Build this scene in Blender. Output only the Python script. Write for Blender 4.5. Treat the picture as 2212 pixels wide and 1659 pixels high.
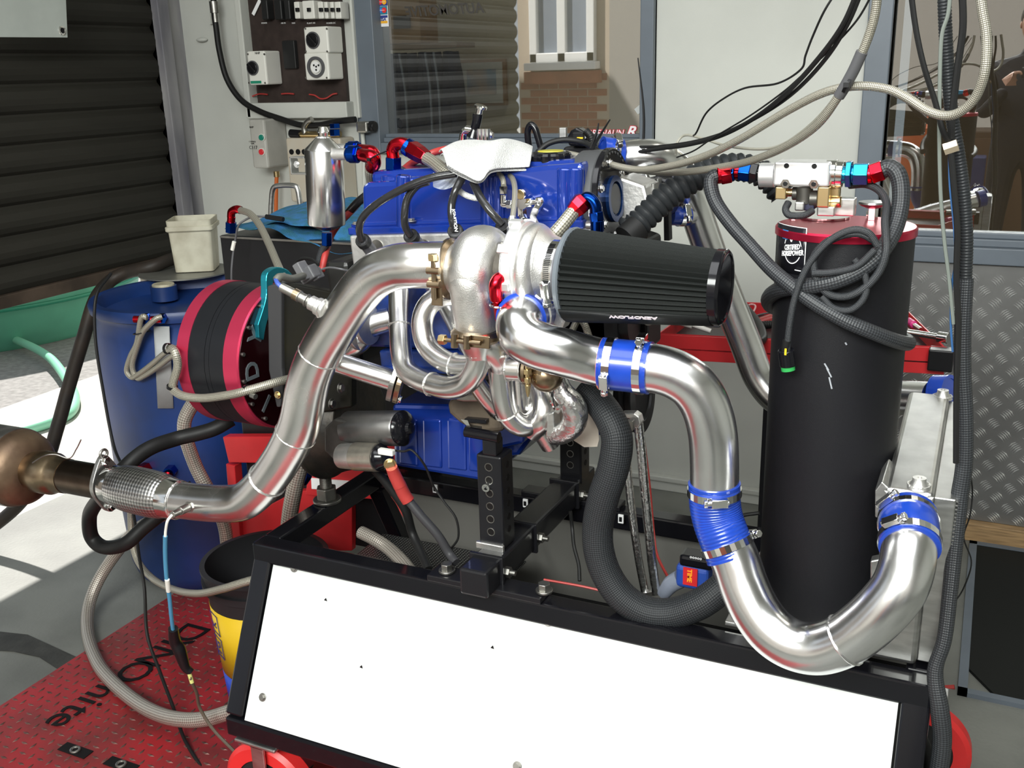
import bpy, math, random
from mathutils import Vector, Matrix, Quaternion
random.seed(7)
for o in list(bpy.data.objects): bpy.data.objects.remove(o)
C = bpy.context.scene.collection
scn = bpy.context.scene
V = Vector
# ------------------------------------------------------------------ camera, light, exposure
HC = 1.5
def _n(v): return V(v).normalized()
dn = _n((200., 6900., 2165.)); yd = V((1069., -675., 2165.)).normalized(); yd = (yd - yd.dot(dn)*dn).normalized()
upc = -dn; xd = yd.cross(upc)
CAM = V((0, 0, HC))
def c2w(v): return V((xd.dot(v), yd.dot(v), upc.dot(v)))
cd = bpy.data.cameras.new('camera'); cam = bpy.data.objects.new('camera', cd); C.objects.link(cam)
cx_, cy_, cz_ = c2w(V((1,0,0))), c2w(V((0,-1,0))), c2w(V((0,0,-1)))
mw = Matrix((cx_, cy_, cz_)).transposed().to_4x4(); mw.translation = CAM
cam.matrix_world = mw
cd.sensor_width = 36; cd.lens = 2165/2212*36; cd.clip_start = .02; cd.clip_end = 200
scn.camera = cam
scn.view_settings.view_transform = 'Standard'; scn.view_settings.look = 'None'
scn.view_settings.gamma = 1; scn.view_settings.use_curve_mapping = False
scn.view_settings.exposure = 0.0
w = bpy.data.worlds.new('sky'); scn.world = w; w.use_nodes = True
wn = w.node_tree.nodes; wl = w.node_tree.links
bg = wn['Background']; bg.inputs[0].default_value = (.84, .92, 1, 1); bg.inputs[1].default_value = .75
def area(name, loc, tgt, sx, sy, power, col=(1,1,1), spread=180):
    l = bpy.data.lights.new(name, 'AREA'); l.shape = 'RECTANGLE'; l.size = sx; l.size_y = sy; l.energy = power; l.spread = math.radians(spread); l.color = col
    o = bpy.data.objects.new(name, l); C.objects.link(o); o.location = loc
    o.rotation_euler = (V(tgt)-V(loc)).to_track_quat('-Z', 'Y').to_euler(); return o
sl = bpy.data.lights.new('sun', 'SUN'); sl.energy = 8.0; sl.angle = math.radians(1.5); sl.color = (1, .96, .9)
so = bpy.data.objects.new('sun', sl); C.objects.link(so)
so.rotation_euler = V((.55, -.5, -.9)).to_track_quat('-Z', 'Y').to_euler()
area('daylight_through_door', (-.25, -1.35, 2.75), (-.15, 1.6, .8), 2.4, 1.3, 160, (.97, 1, .965), 130)
area('overhead_fill_light', (-.45, .75, 2.88), (-.45, .85, 0), 2.4, 1.7, 56, (.96, .98, 1))  # added fill above the stand for broad highlights on the pipe tops
area('right_fill_light', (.6, 2.2, 2.88), (.6, 2.2, 0), 1.4, .4, 7, (1, .95, .85))  # added ceiling fill; no lamp is seen there

# ------------------------------------------------------------------ pixel -> point helpers (2212x1659 frame)
def ray(px, py): return c2w(V(((px-1106)/2165., (py-829.5)/2165., 1)))
def W(px, py, Y): r = ray(px, py); return CAM + r*(Y/r.y)
def F(px, py, z=0): r = ray(px, py); return CAM + r*((z-HC)/r.z)
def XX(px, py, x): r = ray(px, py); return CAM + r*(x/r.x)
def PL(px, py, p0, n): r = ray(px, py); return CAM + r*(((V(p0)-CAM).dot(V(n)))/(r.dot(V(n))))
def scale_at(px, py, Y):                       # metres per pixel
    r = ray(px, py); return (Y/r.y)/2165.
def PP(l): return [W(*p) for p in l]

# ------------------------------------------------------------------ materials
MATS = {}
def mat(name, col, rough=.5, metal=0, na=0, ns=12, col2=None, bump=0, bs=80, braid=0, bcol=None, coat=0, emit=0, detail=4, rn=0, stretch=None):
    if name in MATS: return MATS[name]
    m = bpy.data.materials.new(name); m.use_nodes = True; nt = m.node_tree; N = nt.nodes; L = nt.links
    b = N['Principled BSDF']; MATS[name] = m
    b.inputs['Base Color'].default_value = (*col, 1); b.inputs['Roughness'].default_value = rough; b.inputs['Metallic'].default_value = metal
    if max(col) < .05 and not metal: b.inputs['Specular IOR Level'].default_value = .28
    if coat: b.inputs['Coat Weight'].default_value = coat; b.inputs['Coat Roughness'].default_value = .06
    if emit: b.inputs['Emission Color'].default_value = (*col, 1); b.inputs['Emission Strength'].default_value = emit
    tc = N.new('ShaderNodeTexCoord'); src = tc.outputs['Object']
    if stretch:
        mp = N.new('ShaderNodeMapping'); mp.inputs['Scale'].default_value = stretch; L.new(src, mp.inputs[0]); src = mp.outputs[0]
    cout = None
    if na:
        nz = N.new('ShaderNodeTexNoise'); nz.inputs['Scale'].default_value = ns; nz.inputs['Detail'].default_value = detail; L.new(src, nz.inputs['Vector'])
        rp = N.new('ShaderNodeValToRGB'); rp.color_ramp.elements[0].position = .35; rp.color_ramp.elements[1].position = .65
        c2 = col2 or tuple(c*(1-na) for c in col)
        rp.color_ramp.elements[0].color = (*c2, 1); rp.color_ramp.elements[1].color = (*col, 1)
        L.new(nz.outputs[0], rp.inputs[0]); L.new(rp.outputs[0], b.inputs['Base Color']); cout = rp.outputs[0]
        if rn:
            mr = N.new('ShaderNodeMapRange'); mr.inputs[3].default_value = max(0, rough-rn); mr.inputs[4].default_value = min(1, rough+rn)
            L.new(nz.outputs[0], mr.inputs[0]); L.new(mr.outputs[0], b.inputs['Roughness'])
    hsrc = None
    if braid:
        sp = N.new('ShaderNodeSeparateXYZ'); L.new(tc.outputs['UV'], sp.inputs[0])
        def mth(op, a, b_=None):
            n = N.new('ShaderNodeMath'); n.operation = op
            for i, q in enumerate((a, b_)):
                if q is None: continue
                if isinstance(q, (int, float)): n.inputs[i].default_value = q
                else: L.new(q, n.inputs[i])
            return n.outputs[0]
        s = mth('MULTIPLY', mth('ADD', sp.outputs[0], sp.outputs[1]), braid*2*math.pi)
        d = mth('MULTIPLY', mth('SUBTRACT', sp.outputs[0], sp.outputs[1]), braid*2*math.pi)
        h = mth('ADD', mth('MULTIPLY', mth('MULTIPLY', mth('SINE', s), mth('SINE', d)), .5), .5)
        mx = N.new('ShaderNodeMix'); mx.data_type = 'RGBA'; L.new(h, mx.inputs[0])
        mx.inputs[6].default_value = (*(bcol or tuple(c*.25 for c in col)), 1); mx.inputs[7].default_value = (*col, 1)
        L.new(mx.outputs[2], b.inputs['Base Color']); hsrc = h
        bp = N.new('ShaderNodeBump'); bp.inputs['Strength'].default_value = .6; bp.inputs['Distance'].default_value = .001
        L.new(h, bp.inputs['Height']); L.new(bp.outputs[0], b.inputs['Normal'])
    elif bump:
        n2 = N.new('ShaderNodeTexNoise'); n2.inputs['Scale'].default_value = bs; n2.inputs['Detail'].default_value = 3; L.new(src, n2.inputs['Vector'])
        bp = N.new('ShaderNodeBump'); bp.inputs['Strength'].default_value = bump; bp.inputs['Distance'].default_value = .002
        L.new(n2.outputs[0], bp.inputs['Height']); L.new(bp.outputs[0], b.inputs['Normal'])
    return m
alu   = mat('polished_aluminium', (.93,.93,.93), .23, 1, .12, 9, bump=.05, bs=60, rn=.1)
steel = mat('mandrel_bent_steel', (.88,.87,.85), .25, 1, .12, 14, rn=.08)
cast  = mat('cast_silver', (.84,.83,.80), .42, 1, .12, 60, bump=.22, bs=480)
castw = mat('machined_white_metal', (.95,.95,.95), .35, .8)
chrome= mat('chrome', (.85,.85,.83), .12, 1)
dsteel= mat('dull_steel', (.42,.41,.38), .4, 1, .3, 30)
bronze= mat('heat_tinted_bronze', (.38,.29,.19), .3, 1, .25, 40)
brass = mat('brass', (.74,.57,.30), .28, 1)
rust  = mat('rusty_exhaust', (.11,.070,.045), .45, .75, .5, 14, (.22,.15,.095), bump=.2)
alurough = mat('brushed_tank_aluminium', (.62,.62,.60), .38, 1, .2, 25, rn=.1, stretch=(1,1,4))
bluep = mat('glossy_blue_paint', (.010,.040,.30), .14, .3, coat=1)
blueb = mat('weathered_blue_paint', (.015,.06,.34), .3, .15, .45, 22, (.01,.03,.14), bump=.3, bs=60, coat=.4)
sil   = mat('blue_silicone', (.010,.055,.42), .28, 0, .2, 30, coat=.3)
blan  = mat('blue_anodised', (.006,.07,.46), .22, 1)
cyan  = mat('light_blue_anodised', (.03,.38,.68), .25, 1)
teal  = mat('teal_anodised', (.04,.45,.58), .28, .9)
rdan  = mat('red_anodised', (.70,.015,.03), .24, 1)
pink  = mat('crimson_anodised', (.74,.055,.13), .33, .75)
black = mat('satin_black', (.008,.008,.009), .38)
blackg= mat('gloss_black', (.006,.006,.008), .16, coat=.25)
blackp= mat('powder_coated_black', (.009,.009,.011), .32, 0, bump=.1, bs=900, coat=.25)
rubber= mat('black_rubber', (.010,.010,.010), .5)
tankb = mat('black_tank_coating', (.009,.009,.011), .40, 0, bump=.25, bs=1200)
brdS  = mat('stainless_braid', (.58,.55,.46), .38, .55, braid=8, bcol=(.14,.13,.10))
brdR  = mat('stainless_braid_with_tracer', (.60,.57,.50), .38, .5, braid=9, bcol=(.17,.13,.11))
brdK  = mat('black_nylon_braid', (.045,.05,.055), .45, 0, braid=9, bcol=(.010,.010,.012))
brdW  = mat('woven_flex_mesh', (.78,.78,.77), .3, 1, braid=18, bcol=(.22,.22,.22))
whitep= mat('white_painted_sheet', (.67,.69,.675), .35, 0, .04, 6, coat=.2)
white = mat('white_plastic', (.75,.74,.68), .4)
grey  = mat('grey_plastic', (.085,.085,.09), .45)
foil  = mat('crinkled_foil', (.8,.8,.8), .25, 1, bump=1.0, bs=90)
redp  = mat('red_painted_steel', (.62,.025,.03), .35, 0, .2, 8)
wallm = mat('off_white_wall_paint', (.575,.585,.54), .6, 0, .14, 2.2, bump=.08, bs=200)
yellow= mat('yellow_label', (.74,.49,.015), .4)
redl  = mat('red_rubber', (.40,.04,.035), .4)

# ------------------------------------------------------------------ mesh builder
def frame(d, up=None):
    d = V(d).normalized(); u = V(up) if up else (V((0,0,1)) if abs(d.z) < .9 else V((0,1,0)))
    a = d.cross(u).normalized(); b = a.cross(d).normalized(); return a, b
def smooth_path(pts, seg=8):
    pts = [V(p) for p in pts]
    if len(pts) < 3: return pts
    out = []; P = [2*pts[0]-pts[1]] + pts + [2*pts[-1]-pts[-2]]
    for i in range(1, len(P)-2):
        p0, p1, p2, p3 = P[i-1:i+3]
        for k in range(seg):
            t = k/seg
            out.append(.5*((2*p1)+(p2-p0)*t+(2*p0-5*p1+4*p2-p3)*t*t+(3*p1-p0-3*p2+p3)*t**3))
    out.append(pts[-1]); return out
class G:
    def __init__(s): s.v = []; s.f = []; s.sm = []; s.uv = {}
    def face(s, idx, sm=False, uv=None):
        if uv: s.uv[len(s.f)] = uv
        s.f.append(tuple(idx)); s.sm.append(sm)
    def box(s, c, d, ax=None):
        c = V(c); a = ax or (V((1,0,0)), V((0,1,0)), V((0,0,1))); b = len(s.v)
        for i in (-1,1):
            for j in (-1,1):
                for k in (-1,1): s.v.append(c + a[0]*(i*d[0]/2) + a[1]*(j*d[1]/2) + a[2]*(k*d[2]/2))
        for q in ((0,1,3,2),(4,6,7,5),(0,4,5,1),(2,3,7,6),(0,2,6,4),(1,5,7,3)): s.face([b+i for i in q])
        return s
    def bb(s, x0, x1, y0, y1, z0, z1): return s.box(((x0+x1)/2,(y0+y1)/2,(z0+z1)/2), (x1-x0, y1-y0, z1-z0))
    def bar(s, p0, p1, wd, h, up=(0,0,1)):
        p0, p1 = V(p0), V(p1); d = (p1-p0); a, b = frame(d, up); return s.box((p0+p1)/2, (d.length, wd, h), (d.normalized(), a, b))
    def rings(s, rings, caps=True, sm=True, uvs=None):
        n = len(rings[0]); b = len(s.v)
        for r in rings: s.v += r
        for i in range(len(rings)-1):
            for k in range(n):
                k2 = (k+1) % n; uv = None
                if uvs: uv = ((k/n, uvs[i]), ((k+1)/n, uvs[i]), ((k+1)/n, uvs[i+1]), (k/n, uvs[i+1]))
                s.face((b+i*n+k, b+i*n+k2, b+(i+1)*n+k2, b+(i+1)*n+k), sm, uv)
        if caps:
            s.face([b+k for k in range(n)][::-1]); s.face([b+(len(rings)-1)*n+k for k in range(n)])
        return s
    def lathe(s, p0, d, prof, n=28, caps=True, sm=True, up=None, rot=0):
        p0 = V(p0); d = V(d).normalized(); a, b = frame(d, up)
        R = []
        for t, r in prof: R.append([p0 + d*t + (a*math.cos(2*math.pi*k/n+rot) + b*math.sin(2*math.pi*k/n+rot))*r for k in range(n)])
        return s.rings(R, caps, sm)
    def cyl(s, p0, p1, r, r1=None, n=20, sm=True, caps=True, rot=0):
        p0, p1 = V(p0), V(p1); d = p1-p0
        return s.lathe(p0, d, [(0, r), (d.length, r if r1 is None else r1)], n, caps, sm, rot=rot)
    def hexa(s, p0, p1, r): return s.cyl(p0, p1, r, n=6, sm=False)
    def ring(s, c, d, R, r, wd, n=32):            # flat band: outer R, inner r
        return s.lathe(V(c)-V(d).normalized()*wd/2, d, [(0, r), (0, R), (wd, R), (wd, r), (0, r)], n, False, False)
    def torus(s, c, d, R, r, n=32, m=12, jit=0, a0=0, a1=2*math.pi):
        c = V(c); d = V(d).normalized(); a, b = frame(d); P = []
        full = abs(a1-a0-2*math.pi) < 1e-6
        for i in range(n+1): t = a0+(a1-a0)*i/n; P.append(c + (a*math.cos(t)+b*math.sin(t))*R)
        rr = [r*(1+random.uniform(-jit, jit)) for _ in P]; 
        if full: rr[-1] = rr[0]
        R_ = []
        for i, p in enumerate(P):
            t = a0+(a1-a0)*i/n; o = a*math.cos(t)+b*math.sin(t)
            R_.append([p + (o*math.cos(2*math.pi*k/m)+d*math.sin(2*math.pi*k/m))*rr[i] for k in range(m)])
        return s.rings(R_, not full)
    def tube(s, pts, r, n=16, seg=8, caps=True, corr=0, corrp=.006, tsm=0, path=None):
        P = path or smooth_path(pts, seg)
        if corr:                                       # real corrugation rings
            L = [0]
            for i in range(1, len(P)): L.append(L[-1]+(P[i]-P[i-1]).length)
            tot = L[-1]; m = int(tot/corrp*4); Q = []; j = 0
            for i in range(m+1):
                t = tot*i/m
                while j < len(P)-2 and L[j+1] < t: j += 1
                Q.append(P[j].lerp(P[j+1], (t-L[j])/max(1e-9, L[j+1]-L[j])))
            P = Q
        T = [(P[min(i+1, len(P)-1)]-P[max(i-1, 0)]).normalized() for i in range(len(P))]
        for _ in range(tsm): T = [T[0]]+[(T[i-1]+T[i]*2+T[i+1]).normalized() for i in range(1, len(T)-1)]+[T[-1]]
        a, b = frame(T[0]); R = []; uv = [0]; r0 = r if isinstance(r, (int, float)) else r[0]
        for i, p in enumerate(P):
            if i:
                q = T[i-1].rotation_difference(T[i]); a = q @ a; uv.append(uv[-1] + (p-P[i-1]).length/(2*math.pi*r0))
            a = (a - a.dot(T[i])*T[i]).normalized(); b = T[i].cross(a)
            if isinstance(r, (int, float)): rr = r
            else:
                t = i/(len(P)-1)*(len(r)-1); k = min(int(t), len(r)-2); rr = r[k]+(r[k+1]-r[k])*(t-k)
            if corr: rr *= (1-corr, 1-corr*.3, 1, 1-corr*.3)[i % 4]
            R.append([p + (a*math.cos(2*math.pi*k/n)+b*math.sin(2*math.pi*k/n))*rr for k in range(n)])
        return s.rings(R, caps, True, uv)
    def prism(s, poly, vec):
        b = len(s.v); n = len(poly); vec = V(vec)
        s.v += [V(p) for p in poly] + [V(p)+vec for p in poly]
        s.face(list(range(b, b+n))[::-1]); s.face(range(b+n, b+2*n))
        for k in range(n): s.face((b+k, b+(k+1) % n, b+n+(k+1) % n, b+n+k))
        return s
    def ball(s, c, r, sc=(1,1,1), n=16, m=10):
        c = V(c); R = []
        for i in range(m+1):
            t = math.pi*i/m; rr = max(1e-5, math.sin(t))
            R.append([c + V((math.cos(2*math.pi*k/n)*rr*r*sc[0], math.sin(2*math.pi*k/n)*rr*r*sc[1], -math.cos(t)*r*sc[2])) for k in range(n)])
        return s.rings(R)
    def add(s, verts, faces, sm=False):
        b = len(s.v); s.v += [V(v) for v in verts]
        for f in faces: s.face([b+i for i in f], sm)
        return s
    def mesh(s, name, m):
        me = bpy.data.meshes.new(name); me.from_pydata([tuple(v) for v in s.v], [], s.f)
        me.polygons.foreach_set('use_smooth', s.sm)
        if s.uv:
            uvl = me.uv_layers.new(name='UVMap').data
            for fi, q in s.uv.items():
                st = me.polygons[fi].loop_start
                for k in range(len(q)): uvl[st+k].uv = q[k]
        me.materials.append(m)
        if any(s.sm): me.set_sharp_from_angle(angle=math.radians(38))
        import bmesh
        bm = bmesh.new(); bm.from_mesh(me); bmesh.ops.recalc_face_normals(bm, faces=bm.faces); bm.to_mesh(me); bm.free()
        return me
    def part(s, name, m, parent=None, bev=0, label=None, seg=2, sub=0, solid=0, kind=None):
        o = bpy.data.objects.new(name, s.mesh(name, m)); C.objects.link(o)
        if parent:
            off = V((0,0,0)) if parent.parent else V(parent.location)   # parts of a thing already sit in world space
            o.parent = parent; o.matrix_parent_inverse = Matrix.Translation(-off)
        if bev:
            md = o.modifiers.new('bevel', 'BEVEL'); md.width = bev; md.segments = seg; md.limit_method = 'ANGLE'; md.angle_limit = math.radians(40); md.harden_normals = False
        if solid: md = o.modifiers.new('solid', 'SOLIDIFY'); md.thickness = solid
        if sub: md = o.modifiers.new('sub', 'SUBSURF'); md.levels = sub; md.render_levels = sub
        if label: o['label'] = label
        if kind: o['kind'] = kind
        return o
    def top(s, name, m, label, cat, group=None, **k):
        o = s.part(name, m, None, **k); o['label'] = label; o['category'] = cat
        if group: o['group'] = group
        return o
    def struct(s, name, m, parent=None, **k):
        o = s.part(name, m, parent, **k); 
        if not parent: o['kind'] = 'structure'
        return o
def thing(name, label, cat, loc=(0,0,0), group=None):
    o = bpy.data.objects.new(name, None); C.objects.link(o); o.location = loc; o.empty_display_size = .05
    o['label'] = label; o['category'] = cat
    if group: o['group'] = group
    return o
def text_mesh(s, size, ext=0, sx=1, bold=0, shear=0, spacing=1):
    cu = bpy.data.curves.new('t', 'FONT'); cu.body = s; cu.size = size; cu.extrude = ext; cu.offset = bold; cu.shear = shear; cu.space_character = spacing
    cu.align_x = 'CENTER'; cu.align_y = 'CENTER'; cu.resolution_u = 3
    ob = bpy.data.objects.new('t', cu); C.objects.link(ob); bpy.context.view_layer.update()
    me = bpy.data.meshes.new_from_object(ob.evaluated_get(bpy.context.evaluated_depsgraph_get()))
    vs = [V((v.co.x*sx, v.co.y, v.co.z)) for v in me.vertices]; fs = [tuple(p.vertices) for p in me.polygons]
    bpy.data.objects.remove(ob); bpy.data.curves.remove(cu); bpy.data.meshes.remove(me)
    return vs, fs
def lettering(s, size, c, ux, uy, m, parent, name='lettering', th=.0004, sx=1, bold=0, shear=0, fn=None, spacing=1, label=None):
    vs, fs = text_mesh(s, size, th, sx, bold, shear, spacing); ux, uy = V(ux).normalized(), V(uy).normalized(); uz = ux.cross(uy)
    pts = [fn(v) if fn else V(c)+ux*v.x+uy*v.y+uz*v.z for v in vs]
    return G().add(pts, fs).part(name, m, parent, label=label)
def path_at(P, t):
    x = t*(len(P)-1); i = min(int(x), len(P)-2); p = P[i].lerp(P[i+1], x-i); return p, (P[i+1]-P[i]).normalized()
def clamp(parent, c, d, R, wd=.011, ang=0., name='hose_clamp', worm=True, m=None):
    c = V(c); d = V(d).normalized(); a, b = frame(d); m = m or chrome
    o = G().ring(c, d, R+.0012, R-.001, wd).part(name, m, parent)
    if worm:
        out = a*math.cos(ang)+b*math.sin(ang); tan = d.cross(out)
        q = c+out*(R+.006); g = G().box(q, (.024, .013, .009), (tan, d, out)); g.cyl(q-tan*.014, q+tan*.017, .0042, n=12); g.hexa(q+tan*.017, q+tan*.023, .006)
        par = o if not (parent and parent.parent) else parent
        g.part('worm_screw', m, par, bev=.001)
    return o
def weld(parent, c, d, R, m=None):
    return G().torus(c, d, R, .0014, 72, 6, jit=.4).part('weld_bead', m or cast, parent)
def an(parent, p, d, r=.012, L=.05, c1=None, c2=None, names=('hex_nut', 'hose_socket')):
    """anodised hose end: hex nut then tapering hex socket, starting at p and going along d"""
    p = V(p); d = V(d).normalized(); c1 = c1 or blan; c2 = c2 or rdan
    g = G().hexa(p, p+d*L*.42, r*1.12); g.cyl(p-d*.004, p, r*.8); g.ring(p+d*L*.21, d, r*1.05, r*.5, L*.5, 24); g.part(names[0], c1, parent, bev=.0008)
    g = G().cyl(p+d*L*.42, p+d*L*.55, r*.7).lathe(p+d*L*.5, d, [(0, r*.8), (L*.08, r*1.12), (L*.38, r*1.1), (L*.5, r*.86)], 6, True, False)
    g.part(names[1], c2, parent, bev=.0008)
def hose(name, label, cat, pts, r, m, group=None, seg=8, n=14, corr=0, corrp=.006):
    return G().tube(PP(pts), r, n, seg, corr=corr, corrp=corrp).top(name, m, label, cat, group)
def hexbolt(parent, p, d, r, h=None, m=None, name='bolt', washer=True):
    p = V(p); d = V(d).normalized(); h = h or r*.8
    g = G().hexa(p, p+d*h, r)
    if washer: g.cyl(p-d*h*.05, p+d*h*.25, r*1.35)
    return g.part(name, m or chrome, parent, bev=r*.08)
# ================================================================== SETTING
YW = 3.33; XL = -3.04
floorm = mat('worn_concrete_floor', (.20,.205,.185), .55, 0, .35, 3.5, bump=.35, bs=90, detail=8)
G().bb(XL-.05, 3.2, -2.6, YW+.05, -.1, 0).struct('floor', floorm)
conc = mat('sunlit_concrete', (.62,.60,.55), .8, 0, .35, 7, bump=.5, bs=60, detail=8)
asph = mat('worn_asphalt', (.30,.29,.28), .85, 0, .3, 30, bump=.8, bs=150, detail=8)
G().bb(-30, XL-.05, -12, 14, -.14, -.04).struct('ground_outside', asph)
G().bb(-12, 3.2, -30, -2.6, -.12, -.04).struct('forecourt', conc)
G().bb(-4.25, XL-.05, 0.3, 9, -.10, -.002).struct('trim_1', conc)
stainm = mat('dark_joint_filler', (.05,.05,.045), .7, 0, .4, 20, bump=.6)
a, b = F(-10, 1372), F(175, 1440); c, d = F(150, 1385+95), F(-10, 1415)
G().prism([F(-30,1362,.001), F(60,1372,.001), F(182,1428,.001), F(300,1480,.001), F(150,1462,.001), F(85,1420,.001), F(30,1408,.001), F(-30,1404,.001)], (0,0,.002)).struct('trim_2', stainm)
# back wall pieces round the two windows
w1x0, w1x1, w1z0, w1z1 = W(772, 100, YW).x, W(1418, 100, YW).x, W(900, 330, YW).z, 2.35
w2x0, w2x1, w2z0 = W(1862, 250, YW).x, .95, W(2150, 569, YW).z
g = G().bb(XL-.2, w1x0, YW, YW+.12, 0, 2.9).bb(w1x0, w1x1, YW, YW+.12, 0, w1z0).bb(w1x0, w1x1, YW, YW+.12, w1z1, 2.9)
g.bb(w1x1, w2x0, YW, YW+.12, 0, 2.9).bb(w2x0, w2x1, YW, YW+.12, 0, w2z0).bb(w2x0, w2x1, YW, YW+.12, w1z1, 2.9).bb(w2x1, 3.2, YW, YW+.12, 0, 2.9)
wb = g.struct('wall_back', wallm)
framem = mat('blue_grey_window_frame', (.13,.155,.185), .45, 0, .12, 8)
glassm = bpy.data.materials.new('reflective_window_glass'); glassm.use_nodes = True
N = glassm.node_tree.nodes; L = glassm.node_tree.links; N.clear()
o_ = N.new('ShaderNodeOutputMaterial'); mx = N.new('ShaderNodeMixShader'); tr = N.new('ShaderNodeBsdfTransparent'); gl = N.new('ShaderNodeBsdfGlossy')
tr.inputs[0].default_value = (.80,.82,.80,1); gl.inputs['Roughness'].default_value = .01; gl.inputs[0].default_value = (.9,.9,.9,1); mx.inputs[0].default_value = .38
L.new(tr.outputs[0], mx.inputs[1]); L.new(gl.outputs[0], mx.inputs[2]); L.new(mx.outputs[0], o_.inputs[0])
def window(name, x0, x1, z0, z1, fl, fr, fb):
    t = bpy.data.objects.new(name, None); C.objects.link(t); t['kind'] = 'structure'; t.location = (x0, YW, z0)
    for nm, q in (('frame_stile', (x0, x0+fl)), ('frame_stile', (x1-fr, x1))):
        G().bb(q[0], q[1], YW-.035, YW+.06, z0, z1).bb(q[0]+(fl*.55 if q[0] == x0 else 0), q[1], YW-.015, YW+.08, z0, z1).part(nm, framem, t, bev=.003)
    G().bb(x0+fl, x1-fr, YW-.035, YW+.06, z0, z0+fb).bb(x0+fl, x1-fr, YW-.01, YW+.06, z0+fb, z0+fb*1.45).bb(x0+fl, x1-fr, YW+.005, YW+.06, z0+fb*1.45, z0+fb*1.8).part('frame_rail', framem, t, bev=.003)
    G().bb(x0+fl, x1-fr, YW-.035, YW+.06, z1-.06, z1).part('frame_rail', framem, t, bev=.003)
    G().bb(x0+fl, x1-fr, YW+.03, YW+.036, z0+fb, z1-.06).part('pane', glassm, t)
    return t
win1 = window('window_1', w1x0, w1x1, w1z0, w1z1, .095, .045, .038)
win2 = window('window_2', w2x0, w2x1, w2z0, w1z1, .07, .06, .05)
# skirting with moulded top
bz = W(1420, 1022, YW).z
G().bb(XL, -.32, YW-.02, YW, 0, bz-.02).bb(XL, -.32, YW-.028, YW, bz-.02, bz).struct('baseboard_back', wallm, bev=.004)
timber = mat('timber_trim', (.42,.27,.13), .6, 0, .4, 6, stretch=(2,10,25))
tz = W(2150, 1142, YW-.03).z
G().bb(-.32, 3.2, YW-.045, YW, .0, .06).struct('trim_3', timber, bev=.002)
# left wall with roller door
jamb = mat('grimy_painted_jamb', (.36,.35,.35), .55, 0, .6, 5, (.06,.06,.09), stretch=(1,1,.25))
G().bb(XL-.2, XL, YW-.16, YW, 0, 2.9).struct('wall_left', jamb)
G().bb(XL-.16, XL, -2.6, YW-.16, 2.45, 2.9).struct('wall_left_front', wallm)
slatm = mat('dark_roller_door_paint', (.030,.028,.022), .6, .0, .35, 4, bump=.15, bs=30, stretch=(1,.3,2))
door = bpy.data.objects.new('door_1', None); C.objects.link(door); door['kind'] = 'structure'; door.location = (XL, 2, .75)
dz = W(0,0,1).z
zb = XX(0, 668, XL).z
prof = [(0,0), (.012,.012), (.020,.03), (.022,.05), (.016,.075), (.0,.092), (.0,.1), (-.006,.1), (-.006,0)]
me = G().prism([V((XL-.02+x, .17, z)) for x, z in prof], (0, YW-.16-.17, 0)).mesh('slat', slatm)
for i in range(17):
    o = bpy.data.objects.new('slat', me); C.objects.link(o); o.parent = door; o.matrix_parent_inverse = Matrix.Translation(-V(door.location)); o.location = (0, 0, zb+.035+i*.1)
G().bb(XL-.035, XL+.012, .17, YW-.16, zb, zb+.045).part('bottom_rail', mat('rusty_bottom_rail', (.10,.07,.05), .6, .2, .5, 9), door, bev=.003)
G().bb(XL-.05, XL+.035, YW-.16, YW-.10, 0, 2.45).part('guide_channel', jamb, door, bev=.004)
# ceiling, right wall
G().bb(XL-.2, 3.2, -2.6, YW+.2, 2.9, 3.0).struct('ceiling', wallm)
G().bb(3.2, 3.35, -2.6, YW+.2, 0, 2.9).struct('wall_right', wallm)
# chequer-plate wall cladding
cpm = mat('aluminium_chequer_plate', (.24,.24,.235), .45, .75, .2, 5)
cx0 = -.33; cz0, cz1 = .062, w2z0-.004
cp = thing('chequer_plate_cladding', 'aluminium five-bar chequer plate sheet covering the wall below the right window', 'wall cladding', (.3, YW, .06))
G().bb(cx0, 1.2, YW-.012, YW-.001, cz0, cz1).part('plate', cpm, cp)
g = G(); pitch = .035
def bar3(g, c, ang, L, wd, h, ex, ez, en, bend=.0):
    ca, sa = math.cos(ang), math.sin(ang); u = ex*ca+ez*sa; v = ez*ca-ex*sa; c = V(c)
    b = len(g.v)
    g.v += [c-u*L/2, c-v*wd/2+v*bend+en*0, c+u*L/2, c+v*wd/2+v*bend, c-u*L*.25+en*h+v*bend*.6, c+u*L*.25+en*h+v*bend*.6]
    for q in ((0,1,4),(1,5,4),(1,2,5),(2,3,5),(3,4,5),(3,0,4)): g.face([b+i for i in q])
ex, ez, en = V((1,0,0)), V((0,0,1)), V((0,-1,0))
for i in range(int((.50-cx0)/pitch/2)):
    for j in range(int((cz1-cz0)/pitch)):
        c = V((cx0+(2*i+.6+(j % 2))*pitch, YW-.012, cz0+(j+.5)*pitch)); s = 1 if j % 2 else -1
        for k in range(-2, 3):
            ang = math.radians(45*s); off = V((-math.sin(ang), 0, math.cos(ang)))*(k*.0067)
            bar3(g, c+off, ang, .035-abs(k)*.0022, .0040, .0034, ex, ez, en, .003)
g.part('raised_bars', mat('tread_bar_highlights', (.98,.98,.98), .28, .85), cp, kind='stuff')  # bar highlights put into a brighter colour than the plate
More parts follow.
